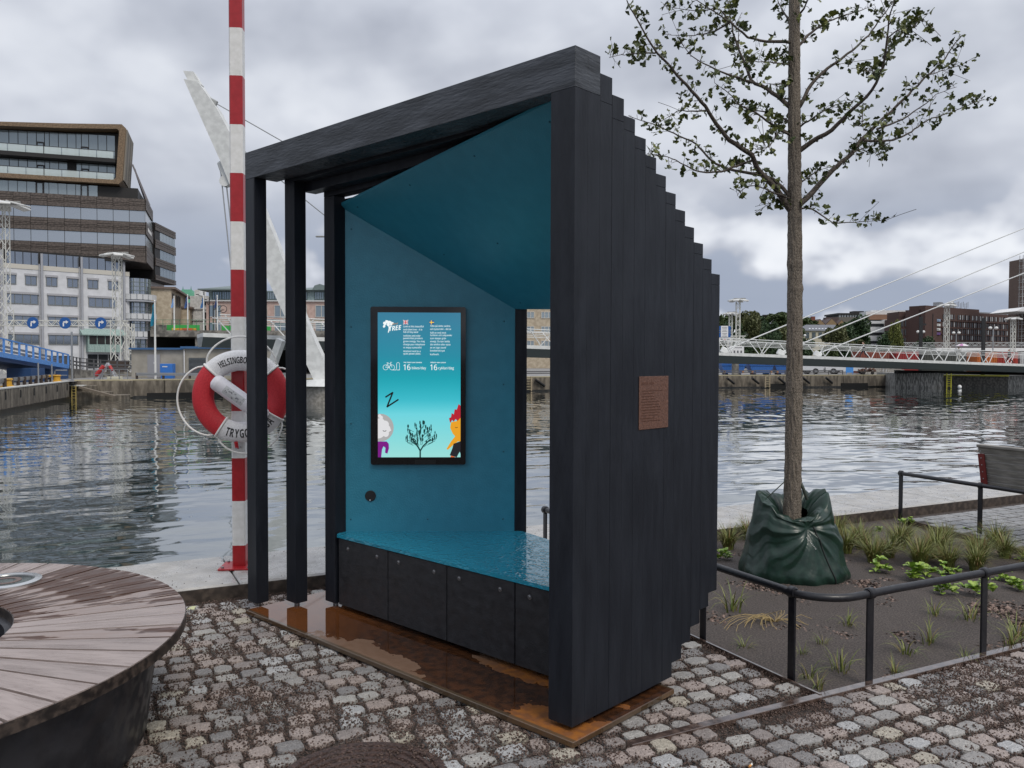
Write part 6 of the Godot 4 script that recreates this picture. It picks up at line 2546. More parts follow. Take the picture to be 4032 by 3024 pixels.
	b.box(Vector3(11.1, 11.4, -6.1), Vector3(21.6, 1.6, 11.6))
	part("top_storey", b, gg, pk)
	b = MB.new()
	b.box(Vector3(3.8, 12.3, -5.6), Vector3(9.6, 0.22, 13))
	b.box(Vector3(16.4, 12.2, -5.9), Vector3(11.0, 0.2, 12.2))
	for q in [[3.8, 4.8, 12.4, 1.1], [16.4, 5.4, 12.3, 0.9]]:
		var a := [Vector3(q[0] - q[1], q[2], 0.6), Vector3(q[0] + q[1], q[2], 0.6), Vector3(q[0] + q[1], q[2], -11), Vector3(q[0] - q[1], q[2], -11), Vector3(q[0], q[2] + q[3], -5)]
		for i in 4:
			b.tri(a[i], a[(i + 1) % 4], a[4])
	for x in [13.9, 17.8]:
		b.prism(pv2([x - 1.2, 12.3, x + 1.2, 12.3, x + 0.8, 13.0, x, 13.25, x - 0.8, 13.0]), 3.0, Transform3D(Basis.IDENTITY, Vector3(0, 0, 0.3)))
	part("roof", b, plain("roof_green_grey", Color(0.15, 0.19, 0.19), 0.6), pk)
	var pw := window_proto(1.5, 1.25, 4, plain("dark_green_frame", Color(0.06, 0.09, 0.09), 0.5), lite, pk, 0.08)
	pw.position = Vector3(1.6, 11.45, -0.3)
	for x in [3.1, 4.6, 6.1, 10.2, 12.6, 15.0, 17.6, 20.0]:
		add_window(pw, pk, Vector3(x, 11.45, -0.3))
	var pv := window_proto(1.9, 1.9, 2, plain("pink_frame", Color(0.45, 0.43, 0.40), 0.6), lite, pk, 0.1)
	pv.position = Vector3(4.8, 9.0, 0)
	for q in [[1.4, 9.0], [8.6, 9.0], [11.6, 9.0], [14.8, 9.0], [18.0, 9.0], [21.0, 9.0], [1.4, 6.3], [4.8, 6.3], [8.6, 6.3], [11.6, 6.3], [14.8, 6.3], [18.0, 6.3], [21.0, 6.3]]:
		add_window(pv, pk, Vector3(q[0], q[1], 0))
	var bh := thing("beige_block", "beige block of flats with pale windows seen through the slit at the kiosk's back", "building", Vector3(2, 0, -150))
	b = MB.new()
	b.box(Vector3(0, 6.0, -6), Vector3(22, 12, 12))
	part("wall", b, bem, bh)
	b = MB.new()
	b.box(Vector3(0, 12.1, -6), Vector3(22.6, 0.4, 12.6))
	part("roof", b, plain("eaves_brown", Color(0.16, 0.12, 0.10), 0.7), bh)
	var hw := window_proto(2.0, 1.2, 3, plain("pale_frame", Color(0.5, 0.47, 0.42), 0.6), lite, bh, 0.1)
	hw.position = Vector3(1.0, 9.6, 0)
	for y in [9.6, 7.0, 4.4]:
		for x in [-8.5, -5.3, -2.2, 1.0, 4.2, 7.4]:
			if not (x == 1.0 and y == 9.6):
				add_window(hw, bh, Vector3(x, y, 0))

	build_left_bank_things()


func build_left_bank_things() -> void:
	var conc := grain("old_concrete", Color(0.13, 0.122, 0.11), Color(0.24, 0.225, 0.20), 5.0, 0.012, 0.8)
	var steel := plain("galvanised", Color(0.36, 0.37, 0.38), 0.4, 0.7)
	var mast_w := plain("mast_white", Color(0.58, 0.58, 0.54), 0.5)
	var b := MB.new()
	# parking deck
	var pd := thing("parking_deck", "concrete parking deck with dark open level behind the pump house", "parking deck", Vector3(0, 0, -85))
	b.box(Vector3(-25.5, 4.12, -7), Vector3(23, 0.66, 14))
	part("slab", b, conc, pd)
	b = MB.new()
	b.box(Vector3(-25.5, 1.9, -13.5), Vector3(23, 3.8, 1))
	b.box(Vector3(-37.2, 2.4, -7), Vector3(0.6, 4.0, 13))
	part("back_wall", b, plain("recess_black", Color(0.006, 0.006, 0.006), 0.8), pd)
	for x in [-32.3, -26.0, -19.8]:
		b = MB.new()
		b.box(Vector3(x, 1.9, -0.6), Vector3(0.5, 3.8, 0.5))
		part("pillar", b, conc, pd)
	b = MB.new()
	b.box(Vector3(-36.2, 4.72, -0.2), Vector3(1.5, 0.6, 0.3))
	part("parapet", b, conc, pd)
	b = MB.new()
	for i in 26:
		b.box(Vector3(-36.5 + i * 0.85, 5.0, 0.1), Vector3(0.04, 1.05, 0.04))
	for y in [5.5, 5.1]:
		b.box(Vector3(-25.8, y, 0.1), Vector3(21.6, 0.04, 0.04))
	part("railing", b, plain("rail_green", Color(0.05, 0.16, 0.09), 0.5), pd)
	var gw := thing("painted_wall", "low bright green wall with orange and yellow painted shapes on the parking deck", "painted wall", Vector3(0, 0, -86))
	b = MB.new()
	b.box(Vector3(-34.1, 4.72, 0), Vector3(3.5, 0.62, 0.2))
	b.box(Vector3(-27.5, 4.72, 0), Vector3(5.0, 0.5, 0.2))
	part("wall", b, plain("bright_green", Color(0.04, 0.36, 0.07), 0.6), gw)
	for q in [[-34.9, 0.5, Color(0.55, 0.42, 0.05)], [-34.35, 0.55, Color(0.60, 0.24, 0.03)], [-33.8, 0.5, Color(0.46, 0.09, 0.03)], [-33.25, 0.5, Color(0.50, 0.11, 0.03)], [-32.75, 0.35, Color(0.60, 0.28, 0.03)]]:
		b = MB.new()
		b.box(Vector3(q[0], 4.54, 0.12), Vector3(q[1], 0.30, 0.06), 0.02)
		part("painted_shape", b, plain("paint_%d" % int(q[0] * -100), q[2], 0.6), gw)
	flagpole("flagpole with pale blue flag before the beige house on the parking deck", Vector3(-34.9, 4.4, -85.9), 7.9, Color(0.25, 0.42, 0.70), 0.9, 0.09)
	flagpole("flagpole with dark blue furled flag left of the white house", Vector3(-33.5, 4.4, -85.9), 8.05, Color(0.06, 0.13, 0.33), 1.1, 0.08)
	flagpole("flagpole with blue flag among the black lamp arms", Vector3(-31.85, 4.4, -85.9), 7.95, Color(0.08, 0.20, 0.42), 1.0, 0.09)
	flagpole("flagpole with navy flag in front of the pink building", Vector3(-30.45, 4.4, -85.9), 8.0, Color(0.05, 0.08, 0.20), 1.0, 0.08)
	flagpole("tall white flagpole with hanging turquoise flag before the pump house", Vector3(-27.49, -0.02, -64), 5.9, Color(0.02, 0.23, 0.36), 1.65, 0.09)
	# black ornamental lamp posts with stepped arms
	var iron := plain("iron_black", Color(0.010, 0.010, 0.011), 0.5)
	for q in [[-32.0, 8.5, 1, "tallest black ornamental lamp post with stepped arms, between white and pink houses"], [-31.45, 7.9, 1, "second black ornamental lamp post, beside the tallest one"], [-31.05, 7.35, -1, "third black ornamental lamp post, at the pink building's left edge"], [-30.75, 6.9, -1, "black lamp post carrying a round hoop before the pink building"]]:
		var lp := thing("ornamental_lamp_post", q[3], "lamp post", Vector3(q[0], 4.42, -86.4), "ornamental lamp posts")
		b = MB.new()
		b.tube(PackedVector3Array([Vector3.ZERO, Vector3(0, q[1] - 4.42, 0)]), 0.055, 8)
		part("pole", b, iron, lp)
		b = MB.new()
		var y: float = q[1] - 4.42
		var x: float = -0.42 * q[2]
		b.tube(PackedVector3Array([Vector3(0, y - 0.75, 0), Vector3(x * 0.4, y - 0.7, 0), Vector3(x * 0.5, y - 0.45, 0), Vector3(x * 1.2, y - 0.42, 0), Vector3(x * 1.3, y - 0.3, 0), Vector3(x * 2.0, y - 0.28, 0)]), 0.04, 6)
		part("arm", b, iron, lp)
		if q[1] < 7.0:
			b = MB.new()
			var p := PackedVector3Array()
			for i in 25:
				p.append(Vector3(0.75 + cos(TAU * i / 24) * 0.36, y - 0.2 + sin(TAU * i / 24) * 0.36, 0))
			b.tube(p, 0.035, 6, false)
			part("hoop", b, iron, lp)

	# pump house
	var ph := thing("pump_house", "low concrete pump house with blue roof edge, grey door and louvre", "pump house", Vector3(0, 0, -66))
	b = MB.new()
	b.box(Vector3(-28.2, 1.13, -2.5), Vector3(4.1, 2.26, 5))
	part("wall", b, grain("pale_concrete", Color(0.29, 0.27, 0.23), Color(0.37, 0.345, 0.30), 7.0, 0.012, 0.85, {"oct": 5, "lo": 0.2, "hi": 0.8}), ph)
	b = MB.new()
	b.box(Vector3(-23.1, 1.17, -2.45), Vector3(6.1, 2.34, 5))
	part("wall", b, mats["pale_concrete"], ph)
	b = MB.new()
	b.box(Vector3(-28.2, 2.33, -2.4), Vector3(4.3, 0.15, 5.3))
	b.box(Vector3(-23.1, 2.43, -2.4), Vector3(6.3, 0.18, 5.4))
	part("roof", b, plain("roof_blue", Color(0.045, 0.12, 0.26), 0.4), ph)
	b = MB.new()
	b.box(Vector3(-28.45, 0.95, 0.03), Vector3(1.0, 1.85, 0.06))
	var door := part("door", b, plain("door_grey", Color(0.30, 0.30, 0.32), 0.5), ph)
	b = MB.new()
	b.box(Vector3(-28.35, 1.2, 0.07), Vector3(0.2, 0.14, 0.02))
	part("notice", b, plain("sign_white", Color(0.7, 0.7, 0.7), 0.5), door)
	for i in 13:
		b = MB.new()
		b.box(Vector3(-24.95, 1.56 - i * 0.095, 0.08), Vector3(1.4, 0.055, 0.06), 0.0, Basis(Vector3.RIGHT, 0.6))
		part("louvre_slat", b, plain("louvre_grey", Color(0.27, 0.31, 0.34), 0.45), ph)
	b = MB.new()
	b.box(Vector3(-24.95, 1.0, 0.08), Vector3(1.4, 1.22, 0.05))
	part("louvre_back", b, plain("recess_black", Color(0.006, 0.006, 0.006), 0.8), ph)
	b = MB.new()
	b.tube(pv3([-26.0, 0, 0.12, -26.0, 2.3, 0.12]), 0.05, 8)
	part("downpipe", b, plain("sign_white", Color(0.7, 0.7, 0.7), 0.5), ph)
	var bb := thing("blue_cabinet", "bright blue metal cabinet standing before the pump house", "cabinet", Vector3(-26.95, 0, -65))
	b = MB.new()
	b.box(Vector3(0, 0.72, 0), Vector3(0.98, 0.85, 0.6), 0.02)
	b.box(Vector3(0, 0.15, 0), Vector3(0.9, 0.3, 0.5))
	part("body", b, plain("cabinet_blue", Color(0.04, 0.18, 0.56), 0.4), bb)
	b = MB.new()
	b.box(Vector3(-0.1, 0.92, 0.31), Vector3(0.4, 0.08, 0.01))
	part("logo_bar", b, plain("sign_white", Color(0.7, 0.7, 0.7), 0.5), bb)

	var sl := thing("street_lamp", "tall street lamp whose head shows left of the kiosk's third post", "street lamp", Vector3(-15.2, 0, -70))
	b = MB.new()
	b.tube(pv3([0, 0, 0, 0, 11.6, 0, -0.15, 11.8, 0, -0.6, 11.85, 0]), 0.07, 8)
	part("pole", b, steel, sl)
	b = MB.new()
	b.box(Vector3(-0.95, 11.82, 0), Vector3(0.7, 0.12, 0.3), 0.04)
	part("head", b, plain("gear_grey", Color(0.25, 0.25, 0.24), 0.5), sl)

	# guard rails
	for q in [[Vector3(-28.6, 0, -63.2), Vector3(-17.0, 0, -64.5), 6, "grey steel guard rail along the quay before the pump house"], [Vector3(-26.2, 0, -41.5), Vector3(-31.4, 0, -57.0), 11, "steel guard rail on brown posts along the left quay's edge"]]:
		var gr := thing("guard_rail", q[3], "guard rail", Vector3.ZERO)
		b = MB.new()
		var up := Vector3(0, 0.36, 0)
		b.bar(q[0] + up, q[1] + up, 0.05, 0.22)
		b.bar(q[0] + up, q[1] + up, 0.09, 0.06)
		part("beam", b, steel, gr)
		for i in q[2] + 1:
			b = MB.new()
			var p: Vector3 = q[0].lerp(q[1], i / float(q[2]))
			b.box(p + Vector3(0, 0.22, -0.08), Vector3(0.14, 0.5, 0.14))
			part("post", b, plain("post_brown", Color(0.05, 0.035, 0.028), 0.8), gr)

	# light masts and the sign gantry between them
	flood_mast("left lattice light mast cut by the picture edge, before the white building", Vector3(-48.75, 0, -80), 16.4, 0.8, 5.0)
	var m2 := flood_mast("lattice light mast on a brown block at the white building's corner", Vector3(-37.95, 1.35, -80), 11.6, 0.75, 3.4)
	b = MB.new()
	b.box(Vector3(0, -0.68, 0), Vector3(1.5, 1.35, 1.5))
	part("foundation", b, plain("post_brown", Color(0.05, 0.035, 0.028), 0.8), m2)
	var gn := thing("sign_gantry", "white lattice gantry carrying three round signs in front of the white building", "gantry", Vector3.ZERO)
	b = MB.new()
	lattice(b, Vector3(-49.5, 4.95, -80.6), Vector3(-37.3, 4.95, -80.6), 0.5, 0.5, 0.05)
	part("truss", b, mast_w, gn)
	b = MB.new()
	lattice(b, Vector3(-37.0, 0, -80.6), Vector3(-37.0, 4.9, -80.6), 0.5, 0.5, 0.05)
	part("lattice_shaft", b, mast_w, gn)
	var sign_b := plain("sign_blue", Color(0.012, 0.085, 0.30), 0.4)
	for q in [[-46.23, "leftmost of the three round blue signs with a white turning arrow"], [-43.12, "middle one of the three round blue signs with a white turning arrow"], [-39.68, "rightmost of the three round blue signs with a white turning arrow"]]:
		var sg := thing("direction_sign", q[1], "traffic sign", Vector3(q[0], 4.95, -80.2), "round blue signs on the gantry")
		b = MB.new()
		b.xf = Transform3D(Basis(Vector3.RIGHT, PI / 2), Vector3.ZERO)
		b.lathe(pv2([0.56, -0.02, 0.56, 0.02, 0, 0.02]), 28)
		part("disc", b, sign_b, sg)
		b = MB.new()
		b.box(Vector3(-0.14, -0.16, 0.03), Vector3(0.13, 0.34, 0.02))
		b.box(Vector3(-0.02, 0.09, 0.031), Vector3(0.30, 0.13, 0.02))
		b.prism(pv2([0.10, 0.27, 0.34, 0.09, 0.10, -0.09]), 0.02, Transform3D(Basis.IDENTITY, Vector3(0, 0, 0.043)))
		part("arrow", b, plain("sign_white", Color(0.7, 0.7, 0.7), 0.5), sg)

	# blue ramp
	var blue := grain("ramp_blue", Color(0.09, 0.26, 0.62), Color(0.12, 0.31, 0.70), 3.0, 0.02, 0.45)
	var rp := thing("blue_ramp", "bright blue steel ramp with railing sloping down behind the left quay", "ramp", Vector3.ZERO)
	var r0 := Vector3(-28.0, 2.65, -38.5)
	var r1 := Vector3(-34.2, 0.95, -64.0)
	b = MB.new()
	b.bar(r0 + Vector3(0, -0.18, 0), r1 + Vector3(0, -0.05, 0), 0.12, 0.30)
	part("girder", b, blue, rp)
	b = MB.new()
	b.bar(r0 + Vector3(-2.0, -0.42, 0), r1 + Vector3(-2.0, -0.28, 0), 3.4, 0.30)
	part("deck", b, plain("ramp_shade_navy", Color(0.02, 0.06, 0.16), 0.5), rp)  # shadow under the ramp painted as a darker navy
	b = MB.new()
	b.bar(r0 + Vector3(0, 0.85, 0), r1 + Vector3(0, 0.88, 0), 0.08, 0.08)
	part("handrail", b, blue, rp)
	for i in 20:
		b = MB.new()
		var p := r0.lerp(r1, i / 19.0)
		b.box(p + Vector3(0, 0.42, 0), Vector3(0.10, 0.95, 0.10))
		part("baluster", b, blue, rp)
	for y in [0.28, 0.52]:
		b = MB.new()
		b.bar(r0 + Vector3(-0.5, y, 0), r1 + Vector3(-0.5, y, 0), 0.06, 0.14)
		part("crash_rail", b, steel, rp)
	b = MB.new()
	b.box(Vector3(-35.3, 0.4, -62), Vector3(3.0, 0.8, 2.5))
	part("bearing", b, plain("ramp_shade_navy", Color(0.02, 0.06, 0.16), 0.5), rp)
	b = MB.new()
	b.box(Vector3(-32.2, 0.3, -55), Vector3(1.6, 1.2, 1.6))
	part("bearing", b, plain("ramp_shade_navy", Color(0.02, 0.06, 0.16), 0.5), rp)
	var ap := thing("ramp_approach", "curved concrete approach wall with dark railing beyond the blue ramp", "approach wall", Vector3.ZERO)
	b = MB.new()
	var pts := [Vector3(-34.2, 0.75, -64.2), Vector3(-34.6, 0.6, -66.5), Vector3(-34.2, 0.45, -69), Vector3(-33.3, 0.35, -71.5), Vector3(-32, 0.3, -73.5)]
	for i in 4:
		b.bar(pts[i] * Vector3(1, 0.5, 1), pts[i + 1] * Vector3(1, 0.5, 1), 0.3, pts[i].y)
	part("wall", b, conc, ap)
	b = MB.new()
	for i in 4:
		for y in [0.35, 0.62, 0.95]:
			b.bar(pts[i] + Vector3(0, y, 0), pts[i + 1] + Vector3(0, y, 0), 0.05, 0.05 if y > 0.9 else 0.12)
		for k in 3:
			b.box(pts[i].lerp(pts[i + 1], k / 3.0) + Vector3(0, 0.5, 0), Vector3(0.09, 1.0, 0.09))
	part("railing", b, plain("rail_grey_dark", Color(0.09, 0.09, 0.095), 0.5), ap)

	# bollards, poles, ladder and steps at the corner of the basin
	var yel := plain("bollard_yellow", Color(0.50, 0.27, 0.02), 0.5)
	var bol: Node3D
	for q in [[-27.35, -45.0, "nearer yellow mooring bollard on the left quay"], [-30.15, -55.0, "farther yellow mooring bollard near the basin's corner"]]:
		if bol == null:
			bol = thing("mooring_bollard", q[2], "bollard", Vector3(q[0], -0.02, q[1]), "yellow mooring bollards")
			b = MB.new()
			b.lathe(pv2([0.36, 0.0, 0.36, 0.05, 0.22, 0.10, 0.20, 0.32, 0.27, 0.42, 0.22, 0.47, 0, 0.47]), 16)
			part("post", b, yel, bol)
			b = MB.new()
			b.box(Vector3(-0.22, 0.38, 0), Vector3(0.55, 0.14, 0.26), 0.03)
			part("horn", b, yel, bol)
		else:
			copy(bol, q[2], Vector3(q[0], -0.02, q[1]))
	for q in [[-28.53, -50.0, 1.3, "nearer thin grey pole on the left quay's edge"], [-29.93, -54.0, 1.18, "farther thin grey pole near the second yellow bollard"], [-31.26, -59.0, 3.45, "tall thin mast pole at the end of the blue ramp"]]:
		b = MB.new()
		b.tube(PackedVector3Array([Vector3.ZERO, Vector3(0, q[2], 0)]), 0.045 if q[2] < 2 else 0.07, 8)
		solo("thin_pole", b, steel, q[3], "pole", Vector3(q[0], -0.02, q[1]), "thin poles on the left quay")
	var sp := thing("landing_steps", "stained concrete landing steps with slanting timber at the basin's corner", "steps", Vector3.ZERO)
	var stainm: Material = mats["quay_stone"]
	for q in [[-28.4, -0.62, -59.3, 2.8, 1.2, 1.0], [-29.9, -0.95, -58.1, 1.7, 1.25, 1.6], [-29.0, -1.1, -57.6, 2.2, 0.7, 1.0], [-27.6, -1.2, -57.4, 2.0, 0.5, 0.9]]:
		b = MB.new()
		b.box(Vector3(q[0], q[1], q[2]), Vector3(q[3], q[4], q[5]), 0.03)
		part("block", b, stainm, sp)
	b = MB.new()
	b.bar(Vector3(-29.59, -0.43, -56.8), Vector3(-26.95, -1.06, -56.4), 0.25, 0.14)
	part("timber", b, plain("old_timber", Color(0.16, 0.13, 0.10), 0.85), sp)
	b = MB.new()
	b.box(Vector3(-30.0, -0.33, -57.3), Vector3(0.95, 0.07, 0.6))
	part("pale_edge", b, plain("line_white", Color(0.62, 0.62, 0.60), 0.7), sp)
	var yl := thing("yellow_ladder", "yellow quay ladder in the corner of the basin below the steps", "ladder", Vector3(-30.02, -0.33, -56.9))
	b = MB.new()
	for x in [-0.14, 0.14]:
		b.box(Vector3(x, -0.45, 0.05), Vector3(0.045, 0.95, 0.05))
	part("side_rail", b, plain("faded_yellow", Color(0.46, 0.36, 0.12), 0.6), yl)
	for k in 5:
		b = MB.new()
		b.box(Vector3(0, -0.08 - k * 0.19, 0.05), Vector3(0.24, 0.035, 0.04))
		part("rung", b, plain("faded_yellow", Color(0.46, 0.36, 0.12), 0.6), yl)
	var pr := thing("pipe_railing", "grey pipe railing above the landing steps", "railing", Vector3.ZERO)
	b = MB.new()
	for y in [0.40, 0.75]:
		b.bar(Vector3(-30.0, y, -59.6), Vector3(-27.6, y, -59.6), 0.04, 0.04)
	for i in 5:
		b.box(Vector3(-30.0 + i * 0.6, 0.37, -59.6), Vector3(0.05, 0.76, 0.05))
	part("pipes", b, steel, pr)
	var pg := thing("pipe_gate", "small bent pipe barrier beside the tall mast pole", "barrier", Vector3(-31.5, 0, -58.2))
	b = MB.new()
	b.tube(pv3([-0.55, 0, 0, -0.55, 0.62, 0, -0.48, 0.7, 0, 0.3, 0.7, 0]), 0.04, 8)
	b.tube(pv3([-0.55, 0.35, 0, 0.3, 0.35, 0]), 0.03, 8)
	part("pipes", b, steel, pg)
	# rescue boat slide: A-shaped aluminium stand with red fender bags
	var af := thing("rescue_stand", "A-shaped aluminium stand with red rescue gear on the far quay", "rescue stand", Vector3(-30.0, 0, -61.6))
	b = MB.new()
	for z in [-0.2, 0.2]:
		b.bar(Vector3(-0.72, 0, z), Vector3(0.02, 1.2, z * 0.5), 0.07, 0.10)
		b.bar(Vector3(0.62, 0.2, z), Vector3(0.02, 1.2, z * 0.5), 0.07, 0.10)
	part("frame", b, plain("alu", Color(0.55, 0.56, 0.58), 0.35, 0.6), af)
	for q in [[pv3([-0.75, 0.30, 0.25, -0.40, 0.70, 0.25, -0.20, 1.0, 0.2]), 0.15], [pv3([0.25, 1.0, 0.2, 0.45, 0.65, 0.25]), 0.11]]:
		b = MB.new()
		b.tube(q[0], q[1], 10)
		part("red_bag", b, plain("gear_red", Color(0.42, 0.03, 0.03), 0.5), af)
	b = MB.new()
	b.box(Vector3(0, 0.11, 0), Vector3(0.95, 0.22, 0.5), 0.03)
	solo("cream_chest", b, plain("cream_shell", Color(0.55, 0.53, 0.42), 0.5), "flat cream plastic chest lying beside the A-shaped stand", "chest", Vector3(-28.95, 0, -60.5))


# ---------------------------------------------------------------- footbridge

func bridge_at(x: float) -> Vector3:
	var t := (x + 19.7) / 73.9
	return Vector3(x, 3.2 - 1.95 * t, -53.0 - 35.0 * t)


func build_bridge() -> void:
	var white := grain("bridge_white", Color(0.56, 0.57, 0.56), Color(0.66, 0.67, 0.66), 6.0, 0.02, 0.45)
	var soffit := plain("bridge_grey", Color(0.20, 0.215, 0.215), 0.5)
	var a := bridge_at(-19.7)
	var e := bridge_at(74.0)
	var d := (e - a).normalized()
	var nn := Vector3(-d.z, 0, d.x).normalized()
	if nn.z < 0:
		nn = -nn
	var br := thing("footbridge", "white steel footbridge with zigzag railings crossing the harbour to the right", "bridge", Vector3.ZERO)
	# cross-section: x towards us, y up; swept along d
	var bs := Basis(nn, d.cross(nn) if d.cross(nn).y > 0 else nn.cross(d), Vector3.ZERO)
	bs.z = bs.x.cross(bs.y)
	var len := a.distance_to(e)
	var origin := a if bs.z.dot(d) < 0 else e
	var b := MB.new()
	b.prism(pv2([-0.06, -0.24, -1.0, -0.88, -3.6, -0.88, -4.54, -0.24]), len, Transform3D(bs, origin))
	part("soffit", b, soffit, br)
	b = MB.new()
	b.prism(pv2([0, 0.0, 0, -0.26, -4.6, -0.26, -4.6, 0.0]), len, Transform3D(bs, origin))
	part("deck", b, white, br)
	for sd in [[-0.05, 0.22], [-4.5, -0.22]]:
		var o: Vector3 = nn * sd[0]
		var lean: Vector3 = nn * sd[1]
		for i in 26:
			var p: Vector3 = bridge_at(-17.6 + 3.3 * i) + o
			if p.x > 66:
				continue
			b = MB.new()
			b.bar(p, p + Vector3(0, 1.18, 0) + lean - d * 1.02, 0.05, 0.065)
			b.bar(p, p + Vector3(0, 1.18, 0) + lean + d * 1.02, 0.05, 0.065)
			part("railing_strut", b, white, br)
		for q in [[1.20, 1.0, 0.036], [1.04, 0.9, 0.026], [0.84, 0.74, 0.024], [0.72, 0.62, 0.02]] if sd[1] > 0 else [[1.20, 1.0, 0.034], [0.80, 0.7, 0.022]]:
			b = MB.new()
			b.tube(PackedVector3Array([a + d * 1.0 + o + lean * q[1] + Vector3(0, q[0], 0), e + o + lean * q[1] + Vector3(0, q[0], 0)]), q[2], 6)
			part("handrail", b, white, br)
	for x in [20.0, 25.9, 30.0, 11.75, -1.5]:
		b = MB.new()
		b.box(bridge_at(x) + nn * -2.3 + Vector3(-0.1, 0.25, 0), Vector3(0.7, 0.5, 0.4), 0.05, Basis(Vector3(0, 0, 1), -0.5))
		part("cable_anchor", b, white, br)

	# leaning pylon on its pier
	var py := thing("bridge_pylon", "white leaning bridge pylon rising behind the striped pole", "pylon", Vector3(0, 0, -53))
	b = MB.new()
	b.prism(pv2([-20.62, 19.05, -18.35, 13.95, -15.45, 6.61, -14.43, 4.39, -13.0, 1.2, -12.45, 0.0, -10.9, 0.0, -11.88, 1.45, -12.41, 2.57, -13.3, 4.7, -15.0, 9.3, -17.0, 14.3, -18.6, 17.3, -19.72, 18.88]), 1.0, Transform3D(Basis.IDENTITY, Vector3(0, 0, 0.5)))
	part("mast", b, white, py)
	b = MB.new()
	b.prism(pv2([-20.75, 19.66, -20.12, 19.61, -19.62, 18.8, -20.4, 18.9]), 0.5, Transform3D(Basis.IDENTITY, Vector3(0, 0, 0.2)))
	part("mast_tip", b, white, py)
	for q in [[-19.15, 17.9], [-18.2, 15.6]]:
		b = MB.new()
		b.bar(Vector3(q[0] - 0.6, q[1] + 0.3, 0), Vector3(q[0] + 0.45, q[1] - 0.25, 0), 0.22, 0.34, 0.05)
		part("cable_clamp", b, plain("clamp_grey", Color(0.30, 0.31, 0.31), 0.5), py)
	b = MB.new()
	b.bar(Vector3(-18.5, 14.0, 0.1), Vector3(-18.05, 12.7, 0.1), 0.35, 0.4, 0.08)
	b.tube(pv3([-18.15, 12.75, 0.35, -18.15, 12.75, -0.15]), 0.34, 14)
	part("sheave_block", b, white, py)
	b = MB.new()
	b.bar(Vector3(-15.0, 2.8, -1.0), Vector3(-16.0, 0.3, -1.4), 0.4, 0.5)
	part("strut", b, white, py)
	b = MB.new()
	b.lathe(pv2([1.9, 0.0, 1.6, 0.35, 0.9, 0.42, 0, 0.42]), 20)
	var col := part("foot_collar", b, white, py)
	col.position = Vector3(-11.6, -0.15, 0)
	var pier := thing("bridge_pier", "grey concrete pier in the water under the pylon", "pier", Vector3(-11.0, 0, -53.4))
	b = MB.new()
	b.lathe(pv2([2.0, -2.5, 2.25, -1.3, 2.15, -0.15, 1.9, -0.03, 0, -0.03]), 24)
	part("shaft", b, grain("pier_concrete", Color(0.20, 0.185, 0.16), Color(0.34, 0.32, 0.285), 3.0, 0.02, 0.8), pier)

	# stay cables
	var steel := plain("cable_steel", Color(0.30, 0.31, 0.32), 0.45, 0.3)
	var off := nn * -2.3 + Vector3(0, 0.35, 0)
	for q in [[Vector3(-18.7, 17.65, -53), bridge_at(11.75) + off, 0.035, "upper stay cable from the left pylon down past the kiosk roof"], [Vector3(-17.75, 15.3, -53), bridge_at(-1.5) + off, 0.035, "lower stay cable from the left pylon seen between the kiosk posts"], [Vector3(-18.5, 14.0, -52.8), Vector3(-17.2, 1.6, -52.6), 0.04, "left one of two thin cables dropping from the left pylon's middle"], [Vector3(-18.1, 12.7, -52.8), Vector3(-16.8, 1.6, -52.6), 0.045, "right one of two thin cables dropping from the pulley block"], [bridge_at(20.0) + off, Vector3(66, 20.0, -93.5), 0.055, "topmost stay cable rising to the right behind the tree"], [bridge_at(25.9) + off, Vector3(66, 17.4, -93.5), 0.055, "middle stay cable rising to the right behind the tree"], [bridge_at(30.0) + off, Vector3(66, 14.8, -93.5), 0.055, "lowest stay cable rising to the right behind the tree"]]:
		b = MB.new()
		b.tube(PackedVector3Array([q[0], q[1]]), q[2], 6)
		solo("stay_cable", b, steel if q[1].x < 50 else plain("cable_white", Color(0.55, 0.56, 0.56), 0.5), q[3], "cable")
	# the second pylon stands outside the picture and carries the right-hand cables
	var p2 := thing("bridge_pylon", "white leaning bridge pylon beyond the right picture edge", "pylon", Vector3(0, 0, -93.5))
	b = MB.new()
	b.prism(pv2([57.9, -1, 59.6, -1, 67.2, 21, 66.0, 21]), 1.0, Transform3D(Basis.IDENTITY, Vector3(0, 0, 0.5)))
	part("mast", b, white, p2)

	# people on the bridge
	person("person in a grey-green coat bending at the railing just right of the tree trunk", bridge_at(28.1) + nn * -3.0, 1.5, -0.3, "stoop", [Color(0.06, 0.09, 0.085), Color(0.03, 0.05, 0.05), Color(0.05, 0.07, 0.07)])
	person("person in black striding along the bridge with one leg back", bridge_at(34.6) + nn * -1.6, 1.56, PI, "stride", [Color(0.008, 0.008, 0.009), Color(0.012, 0.014, 0.02), Color(0.02, 0.015, 0.012)])
	var pp := bridge_at(46.6) + nn * -1.4
	person("person in pale clothes with black bag walking under a pale umbrella", pp, 1.55, 0.4, "umbrella", [Color(0.42, 0.41, 0.38), Color(0.40, 0.39, 0.36), Color(0.30, 0.28, 0.25)])
	var um := thing("umbrella", "white and pink umbrella held by the person in pale clothes on the bridge", "umbrella", pp + Vector3(0.33, 0, 0.1))
	b = MB.new()
	var ribs := 10
